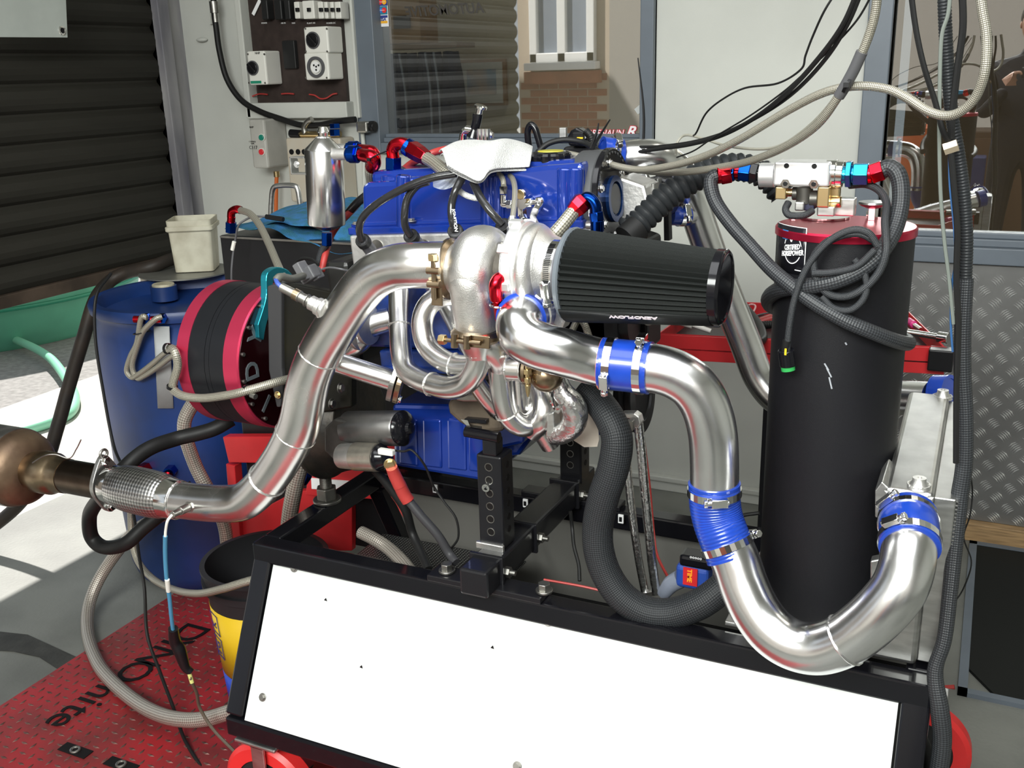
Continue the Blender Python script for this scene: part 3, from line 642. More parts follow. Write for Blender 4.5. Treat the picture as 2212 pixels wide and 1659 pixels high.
G().ring(q, V((-.2,0,1)), .024, .0225, .003).part('strap', black, t)
# ---- crimson absorber (dyno)
Yc = 1.66; xf = W(518, 812, Yc-.15).x; xb = W(385, 812, Yc-.15).x
zt = XX(590, 656, (xf+xb)/2).z
zc = (W(518, 690, Yc-.12).z*0 + W(520, 812, Yc-.15).z)
RA = .155
ab = thing('water_brake_absorber', 'crimson-ringed black round dynamometer absorber between the blue drum and the exhaust pipe', 'dynamometer', (xb, Yc, zc))
Lb = xf-xb; AX = V((1,0,0)); A0 = V((xb, Yc, zc))
G().lathe(A0, AX, [(0,.02),(0,RA-.004),(.004,RA),(Lb*.21,RA),(Lb*.21,RA-.006)], 72).part('rear_crimson_ring', pink, ab)
G().lathe(A0+AX*Lb*.21, AX, [(0,RA-.006),(0,RA-.001),(Lb*.26,RA-.001),(Lb*.26,RA-.003),(Lb*.266,RA-.003),(Lb*.266,RA-.0012),(Lb*.33,RA-.0012),(Lb*.33,RA-.003),(Lb*.336,RA-.003),(Lb*.336,RA-.001),(Lb*.56,RA-.001)], 72).part('black_stator', mat('black_stator_coat', (.012,.013,.016), .38, .3), ab)
G().lathe(A0+AX*Lb*.77, AX, [(0,RA-.004),(0,RA),(Lb*.23-.003,RA),(Lb*.23,RA-.003),(Lb*.23,.12)], 72).part('front_crimson_ring', pink, ab)
G().lathe(A0+AX*(Lb-.002), AX, [(0,RA-.004),(.003,RA-.005),(.003,.01)], 64).part('dark_face_plate', mat('dark_red_face', (.030,.004,.006), .2, .6), ab)
for k in range(16):
    a = 2*math.pi*k/16+.1; q = A0+AX*(Lb+.001)+V((0, math.cos(a), math.sin(a)))*(RA-.012)
    G().cyl(q, q+AX*.005, .0042, n=10).part('face_screw', dsteel, ab)
gl_ = mat('engraved_grey', (.10,.12,.13), .4)
def face_text(ch, ang, rr, size, m=gl_):
    c = A0+AX*(Lb+.0018)+V((0, math.cos(ang), math.sin(ang)))*rr; 
    up_ = V((0, math.cos(ang), math.sin(ang))); ux = up_.cross(AX) ; ux = -ux
    lettering(ch, size, c, up_.cross(AX), up_, m, ab, name='engraved_letter', th=.001, bold=.001)
face_text('D', math.pi*1.0, .112, .055); face_text('Y', math.pi*.80, .112, .055); face_text('N', math.pi*.6, .112, .055); face_text('1', math.pi*1.25, .112, .055)
# braided hose with tie in front of the absorber
Yh = Yc-RA-.016
hs = thing('absorber_braided_hose', 'braided steel hose with black ties hanging across the front of the crimson absorber', 'hose', W(450,850,Yh))
G().tube(PP([(400,765,Yh+.06),(368,752,Yh+.02),(378,760,Yh),(384,790,Yh),(375,825,Yh),(374,840,Yh),(395,855,Yh-.01),(440,860,Yh-.01),(500,852,Yh-.01),(540,842,Yh),(600,825,Yh+.04),(640,815,Yh+.1)]), .0088, 14).part('hose', brdS, hs)
for px, py, d in ((372,836,(.3,0,1)), (534,843,(1,0,.2)), (362,753,(1,0,.1))): G().ring(W(px, py, Yh), d, .0115, .0098, .006).part('black_tie', black, hs)
q = W(543, 853, Yh); G().cyl(q, q+V((.012,-.002,-.002)), .006, n=10).part('drain_stud', dsteel, hs)
# teal arm and black torque bracket
Yt = 1.55
xt = xf+.004
tl = thing('teal_torque_arm', 'teal anodised curved arm at the top of the crimson absorber', 'bracket', W(590,650,Yt))
def xplane(pts, x): return [XX(px, py, x) for px, py in pts]
xt = xf+.012
arc = [(558,702),(575,645),(576,600),(583,585),(600,577),(620,582),(634,596)]
inner = [(622,603),(612,594),(600,592),(592,600),(590,620),(589,650),(575,705),(570,735)]
def curve2(l): return [(p.x, p.y) for p in smooth_path([V((a, b, 0)) for a, b in l], 5)]
G().prism(xplane(curve2(arc)+curve2(inner)+[(560,730)], xt), (-.016, 0, 0)).part('arm', teal, tl, bev=.0015)
tbk = thing('torque_bracket', 'black flat-edged mounting bracket between the crimson absorber and the downpipe', 'bracket', W(605,740,Yt))
G().prism([W(x, y, 1.56) for x, y in ((577,618),(607,611),(608,797),(612,830),(605,880),(597,880),(580,800))], (0,.05,0)).part('edge_plate', mat('grey_black_plate', (.045,.045,.047), .4, bump=.1), tbk, bev=.003)
G().prism([W(x, y, 1.57) for x, y in ((606,615),(640,615),(760,640),(760,880),(640,900),(608,830))], (0,.02,0)).part('bell_plate', mat('oily_black_plate', (.006,.006,.006), .4, 0, .4, 8, (.012,.011,.006)), tbk, bev=.003)
q = W(600, 853, 1.555); hexbolt(tbk, q, (0,-1,0), .006, m=brass)
# black cabinet behind with towel, braided hose
bx = thing('black_cabinet', 'black sheet-metal cabinet behind the absorber with a blue towel on top', 'cabinet', W(620,700,2.05))
a, b = W(474, 508, 2.0), W(800, 508, 2.0)
G().bb(a.x, a.x+.62, 2.0, 2.38, .30, a.z).part('housing', mat('black_cabinet_paint', (.012,.012,.013), .3, bump=.05), bx, bev=.004)
G().bb(a.x+.004, a.x+.61, 1.996, 2.0, a.z-.006, a.z-.001).part('top_edge', dsteel, bx)
lettering('o', .05, W(735,605,1.998), (1,0,0), (0,0,1), cut, bx, name='cable_hole')
towm = mat('blue_towelling', (.026,.15,.36), .95, 0, .35, 40, (.018,.12,.16), bump=1.2, bs=500)
tw = thing('blue_towel', 'folded blue towel draped on the black cabinet', 'towel', (a.x+.3, 2.2, a.z))
def cloth_sheet(P, nx, ny, m, parent, name, th=.004, sub=1):
    g = G(); g.v = [P(i/nx, j/ny) for j in range(ny+1) for i in range(nx+1)]
    for j in range(ny):
        for i in range(nx): k = j*(nx+1)+i; g.face((k, k+1, k+nx+2, k+nx+1), True)
    return g.part(name, m, parent, solid=th, sub=sub)
zt_ = a.z+.004
def tws(u, v, off=0):
    x = a.x+.01+u*.46+.015*math.sin(v*5); y = 2.0+v*.33-.01*math.sin(u*6)
    z = zt_+off+.012*math.sin(u*7+off*300)*math.sin(v*4+1)+.006*math.sin(u*23+v*3)+.045*max(0, 1-abs(u-.42)*2.6)*v+.012
    if v < .08 and u > .45: z -= .05*(u-.45)*2.0; y -= .012
    return V((x, y, z))
cloth_sheet(lambda u, v: tws(u, v), 24, 14, towm, tw, 'lower_fold'); cloth_sheet(lambda u, v: tws(u*.92+.03, v*.95+.05, .014), 24, 14, towm, tw, 'upper_fold')
an2 = thing('angled_braided_hose', 'braided hose with red elbow rising from the black cabinet towards the teal arm', 'hose', W(500,500,1.96))
def fit_hose(t, pts, r, m, start=None, end=None):
    P = smooth_path(PP(pts), 8); G().tube(None, r, 14, path=P).part('hose', m, t)
    return P
G().hexa(W(499,502,1.97), W(499,480,1.97), .014).part('blue_nut', blan, an2); G().cyl(W(499,480,1.97), W(500,468,1.97), .010).tube(PP([(499,470,1.97),(501,457,1.97),(512,452,1.97),(520,454,1.97)]), .010, 12).part('red_elbow', rdan, an2)
G().tube(PP([(519,454,1.97),(540,462,1.93),(560,485,1.88),(580,525,1.8),(600,572,1.7),(612,600,1.66)]), .0085, 14).part('hose', brdS, an2)
sn = thing('thermocouple_lead', 'thin grey sheathed lead hanging down the front of the black cabinet', 'lead', W(510,560,1.95))
G().tube(PP([(585,468,1.98),(550,468,1.96),(530,475,1.95),(515,488,1.94),(508,520,1.94),(502,560,1.93),(500,600,1.9),(505,650,1.82),(507,662,1.8)]), .0026, 8).part('lead', grey, sn)
G().cyl(W(575,468,1.97), W(612,474,1.97), .006, n=10).part('plug', black, sn); G().cyl(W(502,540,1.935), W(506,522,1.935), .005, n=8).part('sleeve', white, sn)
# ---- hoses below
hose('black_loop_hose', 'thick black hose looping from under the absorber round the flexible exhaust joint', 'hose',
     [(500,905,1.66),(465,925,1.63),(430,936,1.61),(380,948,1.58),(320,970,1.52),(270,1010,1.47),(230,1060,1.47),(202,1095,1.5),(193,1120,1.52),(198,1160,1.53),(225,1182,1.53),(270,1175,1.53),(310,1140,1.56),(360,1100,1.6),(420,1050,1.66)], .017, rubber)
hose('large_braided_hose_on_plate', 'thick braided hose with red tracer lying in a wide loop on the red floor plate', 'hose',
     [(360,1110,1.95),(300,1140,1.9),(255,1190,1.9),(215,1250,1.86),(192,1310,1.8),(190,1370,1.72),(210,1430,1.62),(245,1475,1.56),(300,1520,1.5),(350,1545,1.46),(400,1555,1.44),(450,1552,1.44),(510,1535,1.44),(600,1520,1.46)], .0175, brdR)
hose('thin_braided_hose_over_pail', 'slim braided hose sagging in front of the drum and over the open pail', 'hose',
     [(282,1100,1.78),(285,1160,1.76),(297,1210,1.74),(330,1250,1.7),(380,1275,1.60),(430,1282,1.50),(480,1272,1.46),(530,1257,1.46),(600,1238,1.48)], .0088, brdS)
hose('braided_hose_behind_absorber', 'thick red-flecked braided hose dropping behind the absorber beside the blue drum', 'hose',
     [(440,850,1.84),(412,880,1.83),(398,925,1.82),(420,1000,1.84),(450,1060,1.85),(480,1120,1.87),(490,1170,1.88),(492,1230,1.9)], .018, brdR)
hose('braided_hose_at_stand_corner', 'thick red-flecked braided hose rising behind the corner of the black stand', 'hose',
     [(622,1150,1.7),(628,1100,1.7),(640,1040,1.7),(650,1000,1.7),(655,960,1.7)], .019, brdR)
bf = thing('blue_pipe_fitting', 'blue anodised elbow fitting beside the threaded rod', 'fitting', W(668,1000,1.72)); G().hexa(W(670,985,1.72), W(668,1003,1.72), .016).part('nut', blan, bf); G().tube(PP([(668,1003,1.72),(664,1025,1.72),(655,1040,1.72)]), .012, 12).part('elbow', blan, bf)
# red trolley behind the drum absorber
rt = thing('red_trolley', 'red painted steel trolley under the crimson absorber beside the blue drum', 'trolley', W(620,1100,1.9))
Yr = 1.98
G().bar(W(495,968,Yr), W(880,968,Yr), .03, .075).part('top_rail', redp, rt, bev=.003)
G().bar(W(505,1000,Yr), W(520,1190,Yr), .03, .03, up=(0,1,0)).part('upright', redp, rt, bev=.002)
G().prism([W(520,1125,Yr), W(640,1060,Yr), W(760,1060,Yr), W(760,1190,Yr), W(520,1190,Yr)], (0,.02,0)).part('side_panel', redp, rt, bev=.002)
G().prism([W(668,975,1.93), W(830,1000,1.93), W(830,1080,1.93), W(660,1070,1.93)], (0,.02,0)).part('tool_box_panel', redp, rt, bev=.002)
G().prism([W(672,1033,1.925), W(760,1040,1.925), W(760,1062,1.925), W(673,1056,1.925)], (0,.004,0)).part('white_label', whpr, rt)
# sensor lead with inline connector
sl_ = thing('oxygen_sensor_lead', 'oxygen sensor with blue sleeved lead hanging to a black connector over the red plate', 'sensor', W(400,1100,1.36))
q0, q1 = W(424,1088,1.37), W(372,1112,1.30)
dd = (q1-q0).normalized(); Ls = (q1-q0).length
G().hexa(q0, q0+dd*Ls*.35, .011).part('sensor_hex', dsteel, sl_); G().cyl(q0+dd*Ls*.35, q0+dd*Ls*.7, .0085, n=14).cyl(q0+dd*Ls*.7, q1, .0065, n=14).part('sensor_body', dsteel, sl_, bev=.0005)
G().tube(PP([(372,1112,1.30),(362,1125,1.29),(358,1145,1.29),(357,1160,1.29)]), .0028, 8).part('white_wires', white, sl_)
G().tube(PP([(357,1158,1.29),(357,1200,1.30),(360,1250,1.31),(366,1290,1.32),(370,1330,1.33),(374,1362,1.34)]), .0042, 10).part('blue_sleeve', mat('blue_heat_shrink', (.06,.25,.42), .4), sl_)
G().cyl(W(361,1252,1.308), W(364,1277,1.315), .0048, n=10).part('pale_band', white, sl_)
G().tube(PP([(374,1358,1.34),(378,1385,1.35),(388,1405,1.355),(400,1440,1.36),(413,1452,1.365)]), [.010,.012,.0135,.010,.008], 14).part('inline_connector', black, sl_)
G().tube(PP([(408,1450,1.36),(415,1475,1.36),(425,1498,1.37),(432,1530,1.38),(460,1575,1.38),(505,1622,1.38)]), .0035, 8).part('lower_lead', mat('dirty_brown_cable', (.09,.07,.05), .5), sl_)
G().tube(PP([(409,1455,1.36),(415,1475,1.36)]), .0045, 8).part('yellow_wires', mat('yellow_wire', (.6,.6,.2), .5), sl_)
# ================================================================== ENGINE STAND
sx0, sx1 = -1.285, -.005; fy, by = 1.43, 1.885; zt4 = .60; RT = .041
es = thing('engine_stand', 'black tubular engine stand on castors with a big white front panel', 'stand', (-.64, 1.65, 0))
def rail(x0, x1, y0, y1, z0, z1, name='frame_rail'): return G().bb(x0, x1, y0, y1, z0, z1).part(name, blackg, es, bev=.004)
rail(sx0, sx1, fy, fy+RT, zt4-RT, zt4); rail(sx0, sx1, by-RT, by, zt4-RT, zt4)
rail(sx0, sx0+RT, fy+RT, by-RT, zt4-RT, zt4, 'side_rail'); rail(sx1-RT, sx1, fy+RT, by-RT, zt4-RT, zt4, 'side_rail')
zb4 = .235; fyb, byb = 1.295, 2.02
rail(sx0, sx1, fyb, fyb+RT, zb4, zb4+RT); rail(sx0, sx1, byb-RT, byb, zb4, zb4+RT)
rail(sx0, sx0+RT, fyb+RT, byb-RT, zb4, zb4+RT, 'side_rail'); rail(sx1-RT, sx1, fyb+RT, byb-RT, zb4, zb4+RT, 'side_rail')
for x in (sx0+RT/2, sx1-RT/2):
    for ya, yb in ((fy+RT/2, fyb+RT/2), (by-RT/2, byb-RT/2)):
        g = G(); p0, p1 = V((x, ya, zt4-RT)), V((x, yb, zb4+RT)); g.bar(p0, p1, RT, RT, up=(1,0,0)); g.part('corner_post', blackg, es, bev=.004)
pt0, pt1 = V((0, fy+.006, zt4-RT)), V((0, fyb+.006, zb4+RT)); pn = (pt1-pt0).cross(V((1,0,0))).normalized()
def onp(px, py): return PL(px, py, pt0, pn)
if pn.y > 0: pn = -pn
g = G().prism([V((sx0+RT+.004, pt0.y, pt0.z-.002)), V((sx1-RT-.004, pt0.y, pt0.z-.002)), V((sx1-RT-.004, pt1.y, pt1.z+.002)), V((sx0+RT+.004, pt1.y, pt1.z+.002))], -pn*.003)
g.part('front_panel', whitep, es)
for p in ((636,1227),(568,1506),(1185,1343),(1855,1470),(1118,1655)): hexbolt(es, onp(*p)+pn*.001, pn, .0062, m=dsteel, name='panel_screw')
for p in ((1063,1400),(780,1442),(703,1297)):
    q = onp(*p)+pn*.0005; G().prism([q+V((-.003,0,0)), q+V((.002,0,.006)), q+V((.004,0,-.001))], pn*.0006).part('paint_chip', black, es)
G().prism([V((sx0+RT, by-.006, zt4-RT)), V((sx1-RT, by-.006, zt4-RT)), V((sx1-RT, byb-.01, zb4+RT)), V((sx0+RT, byb-.01, zb4+RT))], (0,.003,0)).part('rear_panel', mat('shaded_white_sheet', (.24,.235,.215), .6, 0, .1, 5), es)  # white inner panel; the shade on it is put into this grey
G().bb(sx0+RT, sx1-RT, fyb+RT, byb-RT, zb4+.01, zb4+.014).part('floor_panel', mat('dark_tray', (.05,.05,.05), .5), es)
# perforated sheet in the left bay
pf_ = bpy.data.materials.new('perforated_black_sheet'); pf_.use_nodes = True; N = pf_.node_tree.nodes; L = pf_.node_tree.links
b_ = N['Principled BSDF']; tc = N.new('ShaderNodeTexCoord'); vo = N.new('ShaderNodeTexVoronoi'); vo.inputs['Scale'].default_value = 140; vo.inputs['Randomness'].default_value = 0
rp = N.new('ShaderNodeValToRGB'); rp.color_ramp.elements[0].position = .28; rp.color_ramp.elements[0].color = (.16,.16,.15,1); rp.color_ramp.elements[1].position = .33; rp.color_ramp.elements[1].color = (.010,.010,.011,1)
L.new(tc.outputs['Object'], vo.inputs['Vector']); L.new(vo.outputs['Distance'], rp.inputs[0]); L.new(rp.outputs[0], b_.inputs['Base Color']); b_.inputs['Roughness'].default_value = .35
G().bb(sx0+RT+.002, sx0+.42, fy+RT+.002, by-RT-.002, .44, .443).part('perforated_tray', pf_, es)
G().bb(sx0+.41, sx0+.414, fy+RT+.002, by-RT-.002, .443, .50).part('perforated_tray_lip', pf_, es)
# castors
for (cx0_, cy0_, la) in ((W(590,1640,1.34).x, fyb+.035, 1), (sx1-.02, byb-.04, 0), (sx0+.05, byb-.04, 0), (sx1-.06, fyb+.035, 0)):
    ct = bpy.data.objects.new('castor', None); C.objects.link(ct); ct.parent = es; ct.location = V((cx0_, cy0_, .108)) ; ct.matrix_parent_inverse = Matrix.Translation(-V(es.location))
    c0 = V((cx0_, cy0_, .108))
    def cp_(g, n, m, **k):
        o = g.part(n, m, None, **k); o.parent = ct; o.matrix_parent_inverse = Matrix.Translation(-c0)
    cp_(G().lathe(c0+V((0,-.021,0)), (0,1,0), [(0,.072),(0,.098),(.008,.107),(.034,.107),(.042,.098),(.042,.072)], 56, False), 'red_tyre', mat('red_polyurethane', (.72,.03,.03), .35))
    cp_(G().cyl(c0+V((0,-.017,0)), c0+V((0,.017,0)), .074, n=40), 'wheel_hub', mat('dull_black_hub', (.02,.02,.02), .5))
    cp_(G().bb(cx0_-.016, cx0_+.016, cy0_-.034, cy0_-.028, .09, .230).bb(cx0_-.016, cx0_+.016, cy0_+.028, cy0_+.034, .09, .230).bb(cx0_-.018, cx0_+.018, cy0_-.034, cy0_+.034, .220, .230).bb(cx0_-.05, cx0_+.05, cy0_-.04, cy0_+.04, .228, .235), 'fork', alurough, bev=.002)
    cp_(G().hexa(c0+V((0,-.042,0)), c0+V((0,-.034,0)), .012), 'axle_bolt', dsteel)
# cross member, mount towers
xm = W(1024, 1240, 1.40).x
G().bb(xm-.028, xm+.028, 1.395, 1.93, zt4+.008, zt4+.060).part('cross_member', blackp, es, bev=.005)
G().bb(xm-.115, xm+.115, fy-.002, fy+RT+.004, zt4, zt4+.012).part('mounting_foot', blackp, es, bev=.002); G().bb(xm-.115, xm+.115, by-RT, by, zt4, zt4+.012).part('mounting_foot', blackp, es, bev=.002)
for dx in (-.085, .112): hexbolt(es, (xm+dx, fy+.022, zt4+.014), (0,0,1), .0115, .016, dsteel)
for y in (1.45, 1.60, 1.82):
    G().bb(xm-.034, xm+.034, y-.004, y+.004, zt4+.004, zt4+.066).part('clamp_strap', blackp, es, bev=.002); q = V((xm+.028, y+.015, zt4+.030)); G().hexa(q, q+V((.012,0,0)), .010).cyl(q, q+V((.022,0,0)), .005, n=10).part('side_bolt', dsteel, es)
def tower(x, y, z0, z1, wd=.05):
    G().bb(x-wd/2, x+wd/2, y, y+wd, z0, z1).part('perforated_post', blackp, es, bev=.004)
    n = int((z1-z0-.02)/.0255)
    for k in range(n):
        z = z1-.022-k*.0255
        G().torus((x, y-.0003, z), (0,1,0), .0072, .0009, 16, 6).part('hole_rim', dsteel, es); G().cyl((x, y-.0006, z), (x, y+.002, z), .0066, n=14).part('adjustment_hole', cut, es)
        G().cyl((x+wd/2-.002, y+wd/2, z), (x+wd/2+.0006, y+wd/2, z), .0066, n=12).part('side_hole', cut, es)
yt = F(1060, 1185, zt4+.06).y
xt_ = W(1059, 1100, yt).x
zt5 = W(1059, 985, yt).z
tower(xt_, yt, zt4+.06, zt5); tower(W(1232, 1000, 1.84).x, 1.84, zt4+.05, W(1232, 935, 1.84).z)
G().bb(xt_-.030, xt_+.026, yt-.006, yt+.002, zt4+.058, zt4+.072).part('weld_tab', cast, es, bev=.002)
q = W(1052, 1052, yt-.003); G().ring(q, (0,1,0), .0075, .0038, .012, 16).part('sleeve_nut', chrome, es)
G().bb(xt_-.012, xt_+.016, yt, yt+.03, zt5, zt5+.03).part('post_insert', blackp, es, bev=.003)
G().cyl(W(1006, 932, yt), W(1078, 945, yt), .010, n=16).part('pivot_tube', blackg, es)
# threaded rod and nut on the left rail
qn = F(707, 1082, zt4+.001); tr2 = thing('threaded_rod', 'thick threaded steel rod with big hex nut on the side rail of the black stand', 'bolt', qn)
G().cyl(qn, qn+V((0,0,.006)), .031, n=36).part('washer', dsteel, tr2, bev=.001); G().hexa(qn+V((0,0,.006)), qn+V((0,0,.034)), .023).part('hex_nut', dsteel, tr2, bev=.002)
ztop = W(700, 960, qn.y).z
prof_ = []; zz = 0
while zz < ztop-qn.z: prof_ += [(zz, .0115), (zz+.0016, .0135)]; zz += .0032
G().lathe(qn, (0,0,1), prof_, 20).part('rod', dsteel, tr2)

# ================================================================== ENGINE
Yf_ = 1.575
en_ = thing('car_engine', 'four-cylinder car engine with glossy blue rocker cover on the black stand', 'engine', W(1010, 700, 1.66))
P0, P1 = W(765, 506, Yf_), W(1262, 492, Yf_); ex_ = (P1-P0).normalized(); ez_ = ex_.cross(V((0,1,0))).normalized()
if ez_.z < 0: ez_ = -ez_
EY = V((0,1,0))
def E(x, y, z): return P0+ex_*x+EY*y+ez_*z         # engine frame: metres along, back, up
LE = (P1-P0).length
def ebox(g, x0, x1, y0, y1, z0, z1): return g.box(E((x0+x1)/2, (y0+y1)/2, (z0+z1)/2), (x1-x0, y1-y0, z1-z0), (ex_, EY, ez_))
def ep(px, py, y=0): # pixel to engine plane at depth y
    return W(px, py, Yf_+y)
# rocker cover
prof = [(783,500),(780,402),(792,394),(850,391),(872,383),(1060,372),(1180,357),(1250,352),(1259,358),(1262,488)]
rc = G().prism([ep(x, y) for x, y in prof], (0,.19,0)).part('rocker_cover', bluep, en_, bev=.010, seg=3)
g = G(); ebox(g, -.004, LE+.004, -.014, .204, 0, .014); ebox(g, 0, LE, -.008, .198, .013, .021); g.part('cover_flange', bluep, en_, bev=.003)
g = G(); ebox(g, .03, LE-.02, .03, .16, .075, .112); g.part('cover_raised_top', bluep, en_, bev=.012, seg=3)
for x, r_ in ((872,.014), (1058,.017), (1078,.012), (1222,.015), (1244,.013)):
    a_, b_ = ep(x, 497), ep(x, 378 if x < 1100 else 362); G().cyl(a_, b_, r_, n=24).part('cover_rib', bluep, en_, bev=.003)
hexbolt(en_, ep(889, 478, -.012), (0,0,1), .0065, m=dsteel)
q = ep(768, 484, -.006); hexbolt(en_, q, (0,0,1), .005, m=dsteel)
# breather base, filler neck and cap
q = ep(851, 383, .05); G().lathe(q+V((0,0,-.012)), (0,0,1), [(0,.026),(.016,.026),(.018,.02)], 32).part('breather_boss', bluep, en_)
q = ep(1187, 372, .07); G().lathe(q+V((0,0,-.02)), (0,0,1), [(0,.034),(.02,.030),(.042,.029)], 36).part('filler_neck', bluep, en_)
qc = ep(1190, 345, .07)
g = G(); rr = [.037 if (k//3) % 2 == 0 else .0345 for k in range(48)]
R_ = [[qc+V((math.cos(2*math.pi*k/48)*rr[k]*s_, math.sin(2*math.pi*k/48)*rr[k]*s_, z)) for k in range(48)] for z, s_ in ((-.010,.85),(-.008,.98),(.008,1),(.012,.95),(.0145,.75))]
cap = g.rings(R_, sm=False).part('filler_cap', blackg, en_); G().lathe(qc+V((0,0,.0145)), (0,0,1), [(0,.023),(.0015,.022)], 32).part('yellow_cap_disc', mat('olive_yellow_print', (.42,.38,.04), .4), cap)
# head, block, sump
alh = mat('cast_aluminium_head', (.70,.69,.67), .42, .85, .2, 20, bump=.3, bs=120)
g = G(); ebox(g, .002, LE+.02, -.020, .20, -.075, 0); g.part('cylinder_head', alh, en_, bev=.004)
for px in (816, 918, 1105): q = ep(px, 533, -.019); G().cyl(q, q+V((0,-.003,0)), .0135, n=20).part('core_plug', dsteel, en_)
g = G(); ebox(g, -.01, LE+.03, .0, .19, -.22, -.076); g.part('engine_block', blueb, en_, bev=.006)
g = G(); ebox(g, .03, LE+.01, -.012, .20, -.262, -.222); ebox(g, .03, LE, -.02, .20, -.262, -.252); g.part('block_skirt', blueb, en_, bev=.004)
sump = [(846,873),(1130,880),(1130,960),(1060,975),(1052,1042),(850,1008)]
G().prism([W(x, y, 1.60) for x, y in sump], (0,.15,0)).part('sump', bluep, en_, bev=.008)
for x in (880, 932, 985, 1030):
    G().prism([W(x+a, y, 1.596) for a, y in ((-20,905),(20,908),(22,1008+(x-880)*.1),(-18,1003+(x-880)*.1))], (0,.01,0)).part('sump_panel', bluep, en_, bev=.004)
G().prism([W(x, y, 1.66) for x, y in ((1080,930),(1330,890),(1330,935),(1210,960),(1150,945),(1120,985),(1080,990))], (0,.12,0)).part('front_sump', bluep, en_, bev=.008)
# bellhousing plates / flywheel
q0 = W(705, 905, 1.67)
G().lathe(q0, ex_, [(0,.01),(0,.128),(.010,.130),(.012,.124),(.05,.11),(.09,.10),(.09,.01)], 56).part('bellhousing', mat('oily_cast_iron', (.03,.03,.028), .45, .5, .5, 20, (.06,.05,.04), bump=.4), en_, bev=.002)
g = G(); ebox(g, -.075, -.02, -.005, .17, -.26, -.05); g.part('gearbox_adaptor', mat('adaptor_black', (.014,.014,.013), .4, .2), en_, bev=.01)
for px, py in ((735,838),(716,872),(722,640)): q = W(px, py, 1.55); hexbolt(en_, q, ex_, .008, m=dsteel)
# cam belt cover and pulley at the front
qb = ep(1264, 432, .085)
G().lathe(qb, ex_, [(0,.02),(0,.083),(.003,.085),(.042,.085),(.044,.083),(.044,.06)], 56).part('belt_drum', mat('dull_black_belt', (.06,.062,.065), .5), en_)
g = G(); n = 72; R_ = []
aa, bb2 = frame(ex_)
for t, s_ in ((0,.97),(.001,1),(.009,1),(.011,.97),(.008,.80),(.008,.5)):
    R_.append([qb+ex_*(.045+t)+(aa*math.cos(2*math.pi*k/n)+bb2*math.sin(2*math.pi*k/n))*.087*s_ for k in range(n)])
pul = g.rings(R_).part('cam_pulley', blackg, en_)
G().ring(qb+ex_*.056, ex_, .040, .030, .006).part('pulley_hub_ring', mat('blue_black_hub', (.006,.03,.12), .3, .6), en_)
G().cyl(qb+ex_*.048, qb+ex_*.057, .026, n=32).part('pulley_centre', mat('grey_hub', (.02,.02,.022), .4, .3), en_)
g = G()
for k in range(36):
    a_ = k*math.pi/18; q = qb+ex_*.0555+(aa*math.cos(a_)+bb2*math.sin(a_))*.079; g.cyl(q, q+ex_*.001, .0022, n=8)
g.part('rim_holes', mat('rim_hole_grey', (.09,.09,.09), .4), en_)
for k in range(6):
    a_ = k*math.pi/3+.4; q = qb+ex_*.053+(aa*math.cos(a_)+bb2*math.sin(a_))*.062; hexbolt(en_, q, ex_, .0055, m=chrome, name='pulley_bolt')
q = ep(1287, 455, -.004)
lettering('|||:||', .018, q+V((0,-.002,0)), (1,0,0), (0,0,1), whpr, en_, name='timing_marks')
G().prism([ep(x, y, .12) for x, y in ((1335,380),(1392,400),(1405,450),(1372,520),(1335,520))], (0,.08,0)).part('timing_backplate', alh, en_, bev=.006)
G().prism([ep(x, y, .08) for x, y in ((1340,500),(1400,520),(1400,760),(1330,760))], (0,.08,0)).part('lower_belt_cover', black, en_, bev=.006)
for k in range(5): G().bar(ep(1392+k*6, 395, .17), ep(1396+k*5, 450, .17), .03, .004).part('alternator_fin', alurough, en_)
# front accessories
for px, py, y, r_, l_ in ((1290,560,.10,.03,.05), (1335,745,.06,.055,.03), (1300,700,.04,.035,.06), (1350,640,.05,.03,.05)):
    G().lathe(ep(px, py, y), ex_, [(0,.01),(0,r_),(l_*.3,r_),(l_*.45,r_*.86),(l_*.6,r_),(l_,r_),(l_,.01)], 36).part('accessory_pulley', mat('dark_accessory', (.018,.018,.02), .35, .5), en_)
qh = W(1352, 850, 1.70)
G().lathe(qh, ex_, [(0,.02),(0,.072),(.012,.074),(.018,.068),(.026,.074),(.034,.074),(.036,.05),(.03,.048),(.03,.02)], 48).part('crank_damper', black, en_, bev=.001)
g = G(); ebox(g, LE-.06, LE+.05, .0, .12, -.26, -.09); g.part('front_cover', mat('dark_accessory', (0,0,0)), en_, bev=.01)
# scattered small dark bolts and lines behind the filter
for i, (px, py) in enumerate(((1262,715),(1285,700),(1305,735),(1335,700),(1245,690),(1400,690))): hexbolt(en_, ep(px, py, .02), (0,-1,0), .008, m=dsteel)
G().tube(PP([(1235,715,1.50),(1250,690,1.52),(1262,700,1.5),(1275,735,1.5)]), .006, 10).part('small_braided_line', brdS, en_)
